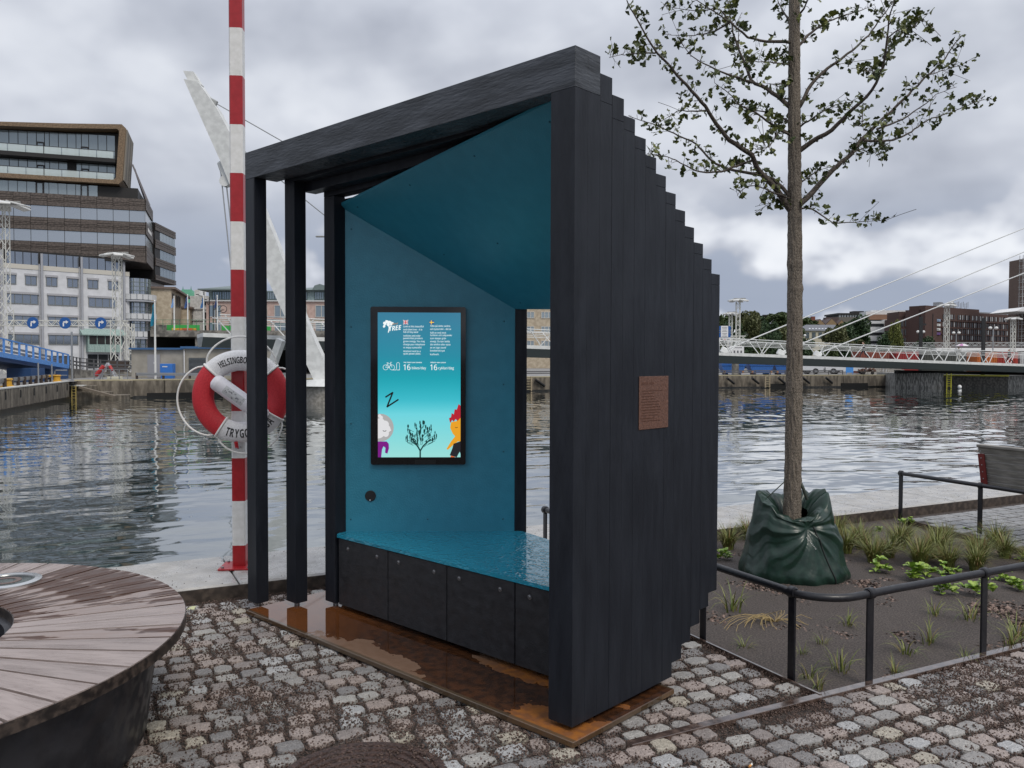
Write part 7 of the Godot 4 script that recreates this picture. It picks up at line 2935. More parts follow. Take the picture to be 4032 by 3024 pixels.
	for k in ribs:
		b = MB.new()
		for i in 4:
			for f in 2:
				var a0 := TAU * (k + f * 0.5) / ribs
				var a1 := TAU * (k + f * 0.5 + 0.5) / ribs
				var r0 := 0.62 * i / 4.0
				var r1 := 0.62 * (i + 1) / 4.0
				var y0 := 1.88 - 0.24 * pow(r0 / 0.62, 2.0)
				var y1 := 1.88 - 0.24 * pow(r1 / 0.62, 2.0)
				b.quad(Vector3(cos(a0) * r0, y0, -sin(a0) * r0), Vector3(cos(a0) * r1, y1, -sin(a0) * r1), Vector3(cos(a1) * r1, y1, -sin(a1) * r1), Vector3(cos(a1) * r0, y0, -sin(a1) * r0))
		part("panel", b, plain("umbrella_white", Color(0.62, 0.56, 0.60), 0.6) if k % 3 else plain("umbrella_pink", Color(0.42, 0.16, 0.34), 0.6), um)
	b = MB.new()
	b.tube(pv3([-0.12, 0.95, 0, 0, 1.93, 0]), 0.014, 6)
	part("shaft", b, steel, um)
	person("person in dark clothes walking at the right picture edge on the bridge", bridge_at(54.1) + nn * -1.5, 1.54, PI, "stride", [Color(0.012, 0.013, 0.017), Color(0.012, 0.012, 0.015), Color(0.02, 0.015, 0.012)])


func person(label: String, at: Vector3, tall: float, turn: float, pose: String, tones: Array) -> void:
	# joints of a 1.75 m figure facing +x; distances to tapered bones joined smoothly and meshed as surface nets
	var hip := Vector3(0, 0.93, 0)
	var chest := Vector3(0.02, 1.32, 0)
	var neck := Vector3(0.03, 1.50, 0)
	var head := Vector3(0.06, 1.62, 0)
	var knee := [Vector3(0.03, 0.50, 0.10), Vector3(0.03, 0.50, -0.10)]
	var ank := [Vector3(0, 0.08, 0.11), Vector3(0, 0.08, -0.11)]
	var elb := [Vector3(-0.04, 1.14, 0.25), Vector3(-0.04, 1.14, -0.25)]
	var hand := [Vector3(0.10, 0.92, 0.27), Vector3(0.10, 0.92, -0.27)]
	if pose == "stride":
		knee = [Vector3(0.24, 0.53, 0.09), Vector3(-0.10, 0.50, -0.09)]
		ank = [Vector3(0.38, 0.10, 0.09), Vector3(-0.46, 0.22, -0.09)]
		elb = [Vector3(-0.22, 1.20, 0.22), Vector3(0.14, 1.15, -0.23)]
		hand = [Vector3(-0.20, 0.98, 0.24), Vector3(0.32, 1.05, -0.20)]
	elif pose == "umbrella":
		knee = [Vector3(0.12, 0.50, 0.09), Vector3(-0.06, 0.50, -0.09)]
		ank = [Vector3(0.16, 0.08, 0.09), Vector3(-0.20, 0.10, -0.09)]
		elb = [Vector3(0.12, 1.14, 0.24), Vector3(-0.08, 1.12, -0.24)]
		hand = [Vector3(0.24, 1.30, 0.16), Vector3(0.05, 0.92, -0.26)]
	elif pose == "stoop":
		chest = Vector3(0.16, 1.27, 0)
		neck = Vector3(0.28, 1.40, 0)
		head = Vector3(0.38, 1.47, 0)
		elb = [Vector3(0.25, 1.08, 0.22), Vector3(0.25, 1.08, -0.22)]
		hand = [Vector3(0.42, 1.12, 0.16), Vector3(0.42, 1.12, -0.16)]
	var bones := [[hip, chest, 0.145, 0.165, 0], [chest, neck, 0.12, 0.055, 0], [neck, head, 0.055, 0.095, 2], [head, head + Vector3(0.02, 0.05, 0), 0.10, 0.095, 2]]
	for i in 2:
		var sg := 1.0 if i == 0 else -1.0
		bones.append([hip + Vector3(0, -0.02, sg * 0.09), knee[i], 0.095, 0.065, 1])
		bones.append([knee[i], ank[i], 0.062, 0.042, 1])
		bones.append([ank[i] + Vector3(-0.02, -0.03, 0), ank[i] + Vector3(0.15, -0.045, 0), 0.045, 0.035, 3])
		bones.append([chest + Vector3(0, 0.10, sg * 0.17), elb[i], 0.06, 0.045, 0])
		bones.append([elb[i], hand[i], 0.042, 0.032, 0])
		bones.append([hand[i], hand[i] + Vector3(0.05, -0.06, 0), 0.04, 0.025, 2])
	var cell := 0.03
	var lo := Vector3(-0.66, -0.06, -0.42)
	var n := Vector3i(44, 62, 28)
	var val := PackedFloat32Array()
	val.resize(n.x * n.y * n.z)
	val.fill(1.0)
	var own := PackedByteArray()
	own.resize(n.x * n.y * n.z)
	for bn in bones:
		var p0: Vector3 = bn[0]
		var p1: Vector3 = bn[1]
		var R: float = maxf(bn[2], bn[3]) + 0.09
		var c0 := Vector3i(((p0.min(p1) - Vector3.ONE * R - lo) / cell).floor()).clamp(Vector3i.ZERO, n - Vector3i.ONE)
		var c1 := Vector3i(((p0.max(p1) + Vector3.ONE * R - lo) / cell).ceil()).clamp(Vector3i.ZERO, n - Vector3i.ONE)
		var ax := p1 - p0
		var l2 := maxf(ax.length_squared(), 1e-6)
		for x in range(c0.x, c1.x + 1):
			for y in range(c0.y, c1.y + 1):
				for z in range(c0.z, c1.z + 1):
					var p := lo + Vector3(x, y, z) * cell
					var t := clampf((p - p0).dot(ax) / l2, 0.0, 1.0)
					var dd: float = p.distance_to(p0 + ax * t) - lerpf(bn[2], bn[3], t)
					var i := (x * n.y + y) * n.z + z
					var k := 0.03
					var h := clampf(0.5 + 0.5 * (val[i] - dd) / k, 0.0, 1.0)
					if dd < val[i]:
						own[i] = bn[4]
					val[i] = lerpf(val[i], dd, h) - k * h * (1.0 - h)
	var vid := {}
	var pts := PackedVector3Array()
	var cs := PackedColorArray()
	var skin := Color(0.42, 0.26, 0.19)
	var pal := [tones[0], tones[1], skin, Color(0.015, 0.014, 0.014)]
	for x in n.x - 1:
		for y in n.y - 1:
			for z in n.z - 1:
				var s := Vector3.ZERO
				var m := 0
				var corner := PackedFloat32Array()
				for q in 8:
					corner.append(val[((x + (q & 1)) * n.y + y + ((q >> 1) & 1)) * n.z + z + (q >> 2)])
				var neg := 0
				for q in 8:
					neg += 1 if corner[q] < 0.0 else 0
				if neg == 0 or neg == 8:
					continue
				for q in [[0, 1], [2, 3], [4, 5], [6, 7], [0, 2], [1, 3], [4, 6], [5, 7], [0, 4], [1, 5], [2, 6], [3, 7]]:
					var va := corner[q[0]]
					var vb := corner[q[1]]
					if (va < 0.0) != (vb < 0.0):
						var t := va / (va - vb)
						var pa := Vector3(q[0] & 1, (q[0] >> 1) & 1, q[0] >> 2)
						var pb := Vector3(q[1] & 1, (q[1] >> 1) & 1, q[1] >> 2)
						s += pa.lerp(pb, t)
						m += 1
				vid[Vector3i(x, y, z)] = pts.size()
				pts.append(lo + (Vector3(x, y, z) + s / m) * cell)
				cs.append(pal[own[(x * n.y + y) * n.z + z]])
	var b := MB.new()
	var nrm := func(p: Vector3) -> Vector3:
		var g := Vector3i(((p - lo) / cell).round()).clamp(Vector3i.ONE, n - Vector3i(2, 2, 2))
		var at3 := func(o: Vector3i) -> float: return val[((g.x + o.x) * n.y + g.y + o.y) * n.z + g.z + o.z]
		return Vector3(at3.call(Vector3i(1, 0, 0)) - at3.call(Vector3i(-1, 0, 0)), at3.call(Vector3i(0, 1, 0)) - at3.call(Vector3i(0, -1, 0)), at3.call(Vector3i(0, 0, 1)) - at3.call(Vector3i(0, 0, -1))).normalized()
	for c in vid:
		for ax in 3:
			var u := (ax + 1) % 3
			var w := (ax + 2) % 3
			var du := Vector3i.ZERO
			du[u] = -1
			var dw := Vector3i.ZERO
			dw[w] = -1
			if not (vid.has(c + du) and vid.has(c + dw) and vid.has(c + du + dw)):
				continue
			var st := Vector3i.ZERO
			st[ax] = 1
			var va := val[(c.x * n.y + c.y) * n.z + c.z]
			var c2: Vector3i = c + st
			var vb := val[(c2.x * n.y + c2.y) * n.z + c2.z]
			if (va < 0.0) == (vb < 0.0):
				continue
			var q := [vid[c + du + dw], vid[c + dw], vid[c], vid[c + du]]
			if va > 0.0:
				q.reverse()
			var f := [pts[q[0]], pts[q[1]], pts[q[2]], pts[q[3]]]
			b.col = cs[q[2]]
			for t in [[0, 1, 2], [0, 2, 3]]:
				b.stri(f[t[0]], nrm.call(f[t[0]]), f[t[1]], nrm.call(f[t[1]]), f[t[2]], nrm.call(f[t[2]]))
	var m := plain("figure", Color(1, 1, 1), 0.75)
	m.vertex_color_use_as_albedo = true
	var k := tall / 1.75
	var o := thing("person", label, "person", at, "people on the footbridge", Basis(Vector3.UP, turn).scaled(Vector3.ONE * k))
	part("body", b, m, o)
	b = MB.new()
	b.ball(head + Vector3(-0.015, 0.055, 0), Vector3(0.108, 0.09, 0.10), 12, 8)
	part("hair", b, plain("hair_%s" % pose, tones[2] * 0.6, 0.8), o)
	if pose == "umbrella":
		b = MB.new()
		b.box(Vector3(0.0, 1.05, -0.34), Vector3(0.28, 0.30, 0.10), 0.03)
		part("bag", b, plain("bag_black", Color(0.01, 0.01, 0.01), 0.6), o)


# ---------------------------------------------------------------- right bank and the town behind it

func bx_(called: String, p: Vector3, s: Vector3, m: Material, parent: Node, basis := Basis.IDENTITY) -> MeshInstance3D:
	var b := MB.new()
	b.box(p, s, 0.0, basis)
	return part(called, b, m, parent)


func build_right_town() -> void:
	var pane := glass()
	var dark := plain("joint_dark", Color(0.010, 0.009, 0.009), 0.6)
	var white := plain("sign_white", Color(0.7, 0.7, 0.7), 0.5)
	var steel := plain("galvanised", Color(0.36, 0.37, 0.38), 0.4, 0.7)
	var b := MB.new()
	# bridge abutment and the wall beyond it
	var conc := grain("streaked_concrete", Color(0.10, 0.10, 0.095), Color(0.32, 0.315, 0.30), 4.0, 0.02, 0.8, {"stretch": Vector3(2.2, 0.5, 2.2), "oct": 6, "lo": 0.35, "hi": 0.62})
	var ab := thing("bridge_abutment", "streaked grey concrete abutment under the footbridge's right half", "abutment", Vector3.ZERO)
	b.prism(pv2([39.7, 86.0, 44.6, 85.8, 46.0, 91, 40.2, 91.5]), 2.0, Transform3D(Basis(Vector3.RIGHT, Vector3(0, 0, -1), Vector3.UP), Vector3(0, 0.28, 0)))
	part("block", b, conc, ab)
	b = MB.new()
	b.bar(Vector3(39.6, 0.42, -85.6), Vector3(66, 0.0, -97.5), 0.5, 0.34)
	part("bearing_beam", b, plain("recess_black", Color(0.006, 0.006, 0.006), 0.8), ab)
	var w2 := thing("right_quay_wall", "dark concrete quay wall right of the abutment below the bridge", "quay wall", Vector3.ZERO)
	var pts := [Vector3(44.4, 0, -89.2), Vector3(54.0, 0, -91.0), Vector3(70, 0, -98.0), Vector3(95, 0, -108)]
	for i in 3:
		b = MB.new()
		b.bar(pts[i] + Vector3(0, -1.1, 0), pts[i + 1] + Vector3(0, -1.1, 0), 0.8, 2.1)
		part("bay", b, grain("dark_concrete", Color(0.045, 0.043, 0.038), Color(0.12, 0.112, 0.10), 4.0, 0.02, 0.75, {"oct": 6}) if i == 0 else conc, w2)
	var yl := plain("signal_yellow", Color(0.50, 0.47, 0.03), 0.5)
	var la := thing("yellow_ladder", "bright yellow ladder at the abutment's corner under the footbridge", "ladder", Vector3(44.95, 0.20, -85.4))
	for x in [-0.22, 0.22]:
		bx_("side_rail", Vector3(x, -0.68, 0), Vector3(0.08, 1.5, 0.08), yl, la)
	for k in 6:
		bx_("rung", Vector3(0, -0.08 - k * 0.23, 0), Vector3(0.40, 0.05, 0.05), yl, la)
	b = MB.new()
	b.bar(Vector3(44.7, 0.05, -88.5), Vector3(54.0, -0.05, -90.2), 0.10, 0.16)
	solo("yellow_beam", b, yl, "yellow beam along the dark quay wall beside the yellow ladder", "beam")
	b = MB.new()
	b.ball(Vector3(0, 0.16, 0), Vector3(0.2, 0.22, 0.2), 12, 8)
	solo("buoy", b, white, "small white buoy floating before the dark quay wall", "buoy", Vector3(45.3, WATER, -84.0))

	# things on the right-hand quay under the bridge
	var blue := grain("skip_blue", Color(0.015, 0.085, 0.30), Color(0.03, 0.13, 0.40), 2.0, 0.03, 0.5)
	var skip: Node3D
	for q in [[23.8, -90.0, "left blue steel skip behind the concrete pillar"], [27.0, -90.6, "middle blue steel skip on the quay under the bridge"], [29.9, -91.2, "right blue steel skip, half behind the tree trunk"]]:
		if skip == null:
			skip = thing("skip", q[2], "skip", Vector3(q[0], 0, q[1]), "blue skips on the quay")
			b = MB.new()
			b.prism(pv2([-0.95, 0.15, 0.95, 0.15, 1.3, 1.0, 1.3, 1.45, -1.3, 1.45, -1.3, 1.0]), 1.7, Transform3D(Basis.IDENTITY, Vector3(0, 0, 0.85)))
			part("tub", b, blue, skip)
			b = MB.new()
			for x in [-0.7, 0.7]:
				b.box(Vector3(x, 0.1, 0), Vector3(0.25, 0.2, 1.5))
			part("feet", b, dark, skip)
			for x in [-1.0, 1.0]:
				bx_("warning_mark", Vector3(x, 0.32, 0.87), Vector3(0.2, 0.3, 0.02), plain("warn_orange", Color(0.55, 0.22, 0.06), 0.6), skip)
			b = MB.new()
			b.box(Vector3(0, 1.0, 0.88), Vector3(2.6, 0.07, 0.06))
			part("rib", b, blue, skip)
		else:
			copy(skip, q[2], Vector3(q[0], 0, q[1]))
	b = MB.new()
	b.box(Vector3(0, 0.9, 0), Vector3(0.62, 1.8, 0.6), 0.04)
	solo("concrete_pillar", b, grain("old_concrete", Color(0.10, 0.095, 0.085), Color(0.24, 0.225, 0.20), 5.0, 0.012, 0.8), "square weathered concrete pillar before the blue skips", "pillar", Vector3(23.6, 0, -87.8))
	var gr := thing("guard_rail", "grey guard rail along the far quay right of the kiosk", "guard rail", Vector3.ZERO)
	var g0 := Vector3(1.0, 0, -75.6)
	var g1 := Vector3(21.9, 0, -85.6)
	var g2 := Vector3(36.1, 0, -90.6)
	b = MB.new()
	for q in [[g0, g1], [g1, g2]]:
		b.bar(q[0] + Vector3(0, 0.46, 0), q[1] + Vector3(0, 0.46, 0), 0.05, 0.10)
		b.bar(q[0] + Vector3(0, 0.30, 0), q[1] + Vector3(0, 0.30, 0), 0.05, 0.10)
	part("beam", b, plain("rail_grey_dark", Color(0.09, 0.09, 0.095), 0.5), gr)
	for i in 17:
		var p := g0.lerp(g1, i / 8.0) if i < 9 else g1.lerp(g2, (i - 8) / 8.0)
		bx_("post", p + Vector3(0, 0.25, -0.06), Vector3(0.09, 0.5, 0.09), plain("rail_grey_dark", Color(0.09, 0.09, 0.095), 0.5), gr)
	# vans
	var paint := plain("van_white", Color(0.62, 0.63, 0.64), 0.3)
	var tyre := plain("tyre", Color(0.012, 0.012, 0.012), 0.8)
	var van: Node3D
	for q in [[33.4, -96.0, PI - 0.35, "white van seen from the rear with red tail light, beside the tree trunk"], [36.1, -97.0, -0.2, "white van facing left, second from the tree trunk"], [38.5, -95.2, -0.3, "white van with lower bonnet, nearest the blue panel"]]:
		if van == null:
			van = thing("van", q[3], "van", Vector3(q[0], 0, q[1]), "white vans under the footbridge", Basis(Vector3.UP, q[2]))
			b = MB.new()
			b.prism(pv2([-2.4, 0.35, -2.45, 0.8, -2.25, 1.02, -1.55, 1.15, -0.95, 1.78, 2.25, 1.85, 2.35, 0.4]), 1.8, Transform3D(Basis.IDENTITY, Vector3(0, 0, 0.9)))
			part("body", b, paint, van)
			for z in [0.905, -0.905]:
				b = MB.new()
				b.prism(pv2([-1.35, 1.18, -0.92, 1.66, -0.1, 1.68, -0.1, 1.18]), 0.02, Transform3D(Basis.IDENTITY, Vector3(0, 0, z + 0.01)))
				part("side_window", b, plain("dark_glass", Color(0.03, 0.033, 0.036), 0.1), van)
			b = MB.new()
			b.bar(Vector3(-1.57, 1.17, 0), Vector3(-0.99, 1.77, 0), 1.6, 0.03, 0.0, Vector3(-0.7, 0.7, 0))
			part("windscreen", b, plain("dark_glass", Color(0.03, 0.033, 0.036), 0.1), van)
			for x in [-1.6, 1.5]:
				for z in [0.82, -0.82]:
					b = MB.new()
					b.tube(PackedVector3Array([Vector3(x, 0.33, z - 0.1), Vector3(x, 0.33, z + 0.1)]), 0.33, 16)
					var wl := part("wheel", b, tyre, van)
					b = MB.new()
					b.tube(PackedVector3Array([Vector3(x, 0.33, z - 0.105), Vector3(x, 0.33, z + 0.105)]), 0.18, 12)
					part("rim", b, steel, wl)
			for z in [0.78, -0.78]:
				bx_("tail_light", Vector3(2.34, 0.85, z), Vector3(0.05, 0.4, 0.14), plain("tail_red", Color(0.35, 0.02, 0.02), 0.3), van)
				bx_("headlight", Vector3(-2.38, 0.82, z * 0.85), Vector3(0.12, 0.16, 0.28), plain("head_clear", Color(0.5, 0.5, 0.5), 0.1), van)
		else:
			copy(van, q[3], Vector3(q[0], 0, q[1]), q[2])
	b = MB.new()
	b.box(Vector3(0, 0.58, 0), Vector3(0.82, 0.72, 0.05))
	for x in [-0.35, 0.35]:
		b.box(Vector3(x, 0.12, 0), Vector3(0.05, 0.25, 0.05))
	solo("blue_hoarding", b, plain("panel_blue", Color(0.06, 0.24, 0.60), 0.5), "plain light blue panel on short legs before the white vans", "panel", Vector3(37.4, 0, -92))
	var sw := thing("stone_wall", "pale patched block wall with leaning ladder under the bridge by the abutment", "wall", Vector3(43.0, 0, -97))
	var blockm := grain("block_pale", Color(0.24, 0.23, 0.21), Color(0.42, 0.41, 0.38), 2.0, 0.03, 0.85)
	for r in 4:
		for c in 7:
			bx_("block", Vector3(-1.9 + c * 0.66 + (0.33 if r % 2 else 0.0), 0.13 + r * 0.26, 0), Vector3(0.64, 0.245, 0.5), blockm, sw)
	b = MB.new()
	b.bar(Vector3(0.3, 0, 0.8), Vector3(0.55, 1.0, 0.35), 0.04, 0.04)
	b.bar(Vector3(0.65, 0, 0.8), Vector3(0.9, 1.0, 0.35), 0.04, 0.04)
	for k in 4:
		b.bar(Vector3(0.35 + k * 0.06, 0.2 + k * 0.22, 0.70 - k * 0.1), Vector3(0.70 + k * 0.06, 0.2 + k * 0.22, 0.70 - k * 0.1), 0.03, 0.03)
	solo("leaning_ladder", b, steel, "small ladder leaning against the pale block wall", "ladder", Vector3(42.7, 0, -97))
	var tr := thing("trailer", "low trailer loaded with brown scrap beside the pale block wall", "trailer", Vector3(39.7, 0, -93))
	bx_("bed", Vector3(0, 0.34, 0), Vector3(1.8, 0.10, 0.9), plain("post_brown", Color(0.05, 0.035, 0.028), 0.8), tr)
	for x in [-0.5, 0.5]:
		b = MB.new()
		b.tube(PackedVector3Array([Vector3(x, 0.16, 0.3), Vector3(x, 0.16, 0.5)]), 0.16, 12)
		part("wheel", b, tyre, tr)
	var lr := RandomNumberGenerator.new()
	lr.seed = 6
	b = MB.new()
	for i in 22:
		b.box(Vector3(lr.randf_range(-0.8, 0.8), 0.42 + lr.randf() * 0.22, lr.randf_range(-0.35, 0.4)), Vector3(lr.randf_range(0.1, 0.35), 0.08, 0.2), 0.0, Basis.from_euler(Vector3(lr.randf(), lr.randf() * 3.0, lr.randf())))
	part("scrap", b, grain("scrap_rust", Color(0.03, 0.015, 0.01), Color(0.14, 0.06, 0.035), 0.5, 0.06, 0.8), tr)

	# containers and huts behind the railing
	var cont: Node3D
	for q in [[43.6, -100.0, 3.6, Color(0.20, 0.055, 0.035), "rust-red container, leftmost behind the bridge railing"], [47.7, -100.0, 2.9, Color(0.26, 0.025, 0.025), "bright red container behind the striding person"], [52.2, -101.0, 5.6, Color(0.05, 0.055, 0.048), "long dark grey-green container between red and orange ones"], [57.5, -100.5, 2.4, Color(0.50, 0.13, 0.025), "orange container right of the black post"], [60.2, -101.0, 2.6, Color(0.34, 0.035, 0.022), "red container right of the orange one"], [62.9, -101.0, 2.2, Color(0.42, 0.42, 0.42), "pale grey container between two red ones"], [65.6, -101.5, 3.0, Color(0.22, 0.06, 0.04), "brown-red container at the right picture edge"]]:
		var ct := thing("container", q[4], "container", Vector3(q[0], 0, q[1]), "containers on the right bank")
		var cm := plain("container_%d" % int(q[0]), q[3], 0.55)
		b = MB.new()
		b.box(Vector3(0, 1.35, -1.2), Vector3(q[2], 2.6, 2.4))
		part("box", b, cm, ct)
		b = MB.new()
		for i in int(q[2] / 0.3):
			b.box(Vector3(-q[2] * 0.5 + 0.2 + i * 0.3, 1.35, 0.02), Vector3(0.14, 2.35, 0.05))
		part("corrugation", b, cm, ct)

	# information board with blue flag panels
	var eu := thing("site_board", "white building-site board between blue panels with small print and emblems", "sign", Vector3(25.55, 0, -100))
	bx_("panel", Vector3(0, 4.98, 0), Vector3(1.45, 1.36, 0.06), plain("sign_blue", Color(0.012, 0.085, 0.30), 0.4), eu)
	bx_("panel", Vector3(-0.02, 5.0, 0.04), Vector3(0.86, 1.36, 0.04), white, eu)
	bx_("panel", Vector3(0, 4.08, 0.02), Vector3(1.45, 0.36, 0.05), white, eu)
	b = MB.new()
	for i in 7:
		b.box(Vector3(-0.02, 5.5 - i * 0.17 - (0.05 if i > 3 else 0.0), 0.065), Vector3(0.62 - 0.06 * (i % 3), 0.05, 0.01))
	b.box(Vector3(-0.35, 4.08, 0.05), Vector3(0.26, 0.16, 0.01))
	b.box(Vector3(0.42, 4.08, 0.05), Vector3(0.36, 0.08, 0.01))
	part("print", b, plain("print_grey", Color(0.12, 0.12, 0.13), 0.6), eu)
	for x in [-0.585, 0.565]:
		b = MB.new()
		for k in 12:
			b.box(Vector3(x + cos(TAU * k / 12) * 0.09, 5.0 + sin(TAU * k / 12) * 0.14, 0.035), Vector3(0.025, 0.03, 0.01))
		part("stars", b, plain("star_yellow", Color(0.55, 0.45, 0.05), 0.6), eu)
	b = MB.new()
	for k in 12:
		b.box(Vector3(0.02 + cos(TAU * k / 12) * 0.08, 4.08 + sin(TAU * k / 12) * 0.08, 0.05), Vector3(0.04, 0.04, 0.012))
	part("red_emblem", b, plain("gear_red", Color(0.42, 0.03, 0.03), 0.5), eu)
	for x in [-0.6, 0.6]:
		bx_("post", Vector3(x, 2.0, -0.05), Vector3(0.1, 4.0, 0.1), steel, eu)
	var nt := thing("lattice_gantry", "small white lattice frame with board beside the site board", "frame", Vector3(27.6, 0, -103))
	b = MB.new()
	lattice(b, Vector3(-1.0, 4.3, 0), Vector3(1.3, 4.3, 0), 0.5, 0.5, 0.06)
	lattice(b, Vector3(-0.7, 0, 0), Vector3(-0.7, 4.2, 0), 0.4, 0.5, 0.05)
	part("lattice_shaft", b, plain("mast_white", Color(0.58, 0.58, 0.54), 0.5), nt)
	bx_("board", Vector3(0.1, 2.75, 0.3), Vector3(1.9, 1.1, 0.06), white, nt)
	b = MB.new()
	for i in 4:
		b.box(Vector3(-0.55 + i * 0.42, 2.6, 0.335), Vector3(0.2, 0.3, 0.01))
	b.box(Vector3(0.1, 3.1, 0.335), Vector3(1.4, 0.08, 0.01))
	part("print", b, plain("print_grey", Color(0.12, 0.12, 0.13), 0.6), nt)
	flood_mast("tall lattice light mast rising above the site board", Vector3(28.5, 0, -105), 9.25, 0.55, 2.8)
	flood_mast("shorter, farther lattice light mast left of the tall one", Vector3(31.0, 0, -118), 8.3, 0.5, 2.4)
	flood_mast("lattice light mast before the brick building's sign boards", Vector3(62.7, 0, -120), 9.7, 0.6, 2.8)
	flood_mast("low lattice light mast before the brick building near the right edge", Vector3(72.3, 0, -120), 7.8, 0.55, 2.6)
	for q in [[46.7, -95.0, 6.6, "left black square post with a small camera behind the railing"], [52.15, -92.0, 6.3, "right black square post with floodlights behind the railing"]]:
		var po := thing("black_post", q[3], "post", Vector3(q[0], 0, q[1]), "black posts at the bridgehead")
		bx_("shaft", Vector3(0, q[2] * 0.5, 0), Vector3(0.3, q[2], 0.3), plain("iron_black", Color(0.010, 0.010, 0.011), 0.5), po)
		bx_("camera", Vector3(0.3, q[2] - 0.9, 0), Vector3(0.5, 0.2, 0.2), plain("iron_black", Color(0.010, 0.010, 0.011), 0.5), po)
	# street lamps with pale heads
	var lamp: Node3D
	for q in [[41.2, -118, 5.2, "street lamp with two pale globes among the trees left of the trunk"], [57.0, -116, 5.6, "street lamp with pale globe before the large bushy tree"], [64.8, -112, 6.0, "tall street lamp in front of the dark brick wing"], [70.2, -112, 5.9, "street lamp before the brick building's middle"], [60.9, -114, 5.4, "street lamp with arm beside the white office block"]]:
		if lamp == null:
			lamp = thing("street_lamp", q[3], "street lamp", Vector3(q[0], 0, q[1]), "street lamps on the far shore")
			b = MB.new()
			b.tube(pv3([0, 0, 0, 0, 5.0, 0]), 0.06, 8)
			part("pole", b, steel, lamp)
			for x in [-0.35, 0.35]:
				b = MB.new()
				b.ball(Vector3(x, 5.1, 0), Vector3(0.2, 0.17, 0.2), 10, 6)
				part("globe", b, plain("globe_white", Color(0.68, 0.68, 0.66), 0.3), lamp)
		else:
			copy(lamp, q[3], Vector3(q[0], 0, q[1]), 0.0, q[2] / 5.1)

	# lattice parapet of the road bridge in front of the brick building
	var rb := thing("road_bridge_parapet", "pale lattice parapet of a road bridge before the brick building", "parapet", Vector3.ZERO)
	b = MB.new()
	lattice(b, Vector3(61.0, 4.1, -130), Vector3(100, 4.3, -130), 0.55, 0.55, 0.06)
	part("lattice", b, plain("lattice_grey", Color(0.34, 0.35, 0.35), 0.5), rb)
	b = MB.new()
	b.box(Vector3(80, 1.8, -131.5), Vector3(40, 3.6, 2))
	part("wall", b, plain("wall_grey", Color(0.16, 0.16, 0.155), 0.8), rb)
	b = MB.new()
	b.box(Vector3(83, 3.35, -129.8), Vector3(34, 0.5, 1.2))
	part("white_band", b, white, rb)

	# trees
	var g1m := leaf_mat("leaf_mid", Color(0.060, 0.090, 0.028))
	var g2m := leaf_mat("leaf_dark", Color(0.028, 0.060, 0.020))
	var g3m := leaf_mat("leaf_olive", Color(0.085, 0.095, 0.034))
	var g4m := leaf_mat("leaf_yellow", Color(0.13, 0.15, 0.035))
	for q in [[36.5, -150, 3.2, 9.6, 0, "tree at the kiosk's right edge above the site board"], [39.3, -148, 2.3, 8.3, 1, "flowering tree right behind the tall lattice light mast"], [42.9, -150, 2.4, 10.0, 2, "round brownish-green tree between light mast and slate roof"], [43.4, -140, 1.9, 8.0, 1, "dark pointed tree before the slate roof"], [46.6, -146, 2.6, 7.4, 2, "pale flowering tree just left of the trunk"], [50.0, -150, 2.6, 7.6, 0, "tree directly behind the ginkgo trunk"], [60.2, -178, 2.6, 8.6, 0, "tree right of the trunk, left of the cream villa"], [54.3, -140, 2.6, 7.2, 2, "flowering bushy tree below the cream villa's right end"], [61.2, -150, 3.3, 9.3, 1, "largest dark green tree right of the villa"], [58.0, -146, 2.6, 7.8, 1, "green tree joined to the largest one's left side"], [64.6, -142, 2.2, 6.2, 1, "lower tree before the white office block"], [50.6, -110, 1.0, 6.7, 3, "slender yellow-green young tree before the white office block"], [69.0, -140, 2.0, 5.4, 1, "bushy tree at the brick wing's foot"]]:
		far_tree(q[5], Vector3(q[0], 0, q[1]), q[2], q[3], [g1m, g2m, g3m, g4m][q[4]], int(q[0]) % 4)
	for q in [[70.5, -222, 4.6, 7.2, 0, "tree on the hilltop behind the slate-roofed house"], [74.5, -215, 3.6, 5.6, 0, "lower tree on the hill left of the trunk"], [62.0, -215, 4.0, 6.0, 1, "dark tree on the hill left of the slate roof"], [57.0, -210, 4.4, 6.6, 2, "olive tree on the hill above the light masts"], [79.0, -222, 3.6, 5.2, 0, "tree on the hill right of the trunk"], [92.5, -225, 3.6, 5.0, 1, "small tree on the hill right of the brown gables"]]:
		far_tree(q[5], Vector3(q[0], 7.0, q[1]), q[2], q[3], [g1m, g2m, g3m, g4m][q[4]], int(q[0]) % 4, "trees on the hill")
	var order := ["first", "second", "third", "fourth", "fifth", "sixth", "seventh", "eighth", "ninth", "tenth", "eleventh", "twelfth", "thirteenth"]
	for i in 13:
		var x := 21.5 + i * 2.15 + rng.randf_range(-0.4, 0.4)
		far_tree("%s clipped bush from the kiosk seen through the bridge railing" % order[i], Vector3(x, -0.3, -108 - (i % 3)), 1.7, 3.6 + 0.5 * (i % 3), [g2m, g1m, g2m, g3m][i % 4], i % 4, "bushes behind the bridge railing")

	# houses
	var slate := plain("slate_roof", Color(0.10, 0.105, 0.12), 0.35)
	var hs := thing("slate_roofed_house", "house on the hill with grey slate roof and skylights among trees", "house", Vector3(70.5, 7.5, -230))
	bx_("wall", Vector3(0, 2.0, 0), Vector3(6.2, 4.2, 6), plain("ochre", Color(0.30, 0.24, 0.15), 0.8), hs)
	b = MB.new()
	b.quad(Vector3(-3.4, 4.0, 3.3), Vector3(3.4, 4.0, 3.3), Vector3(2.3, 6.1, 0), Vector3(-3.0, 6.1, 0))
	b.quad(Vector3(3.4, 4.0, 3.3), Vector3(3.4, 4.0, -3.3), Vector3(2.3, 6.1, 0), Vector3(2.3, 6.1, 0))
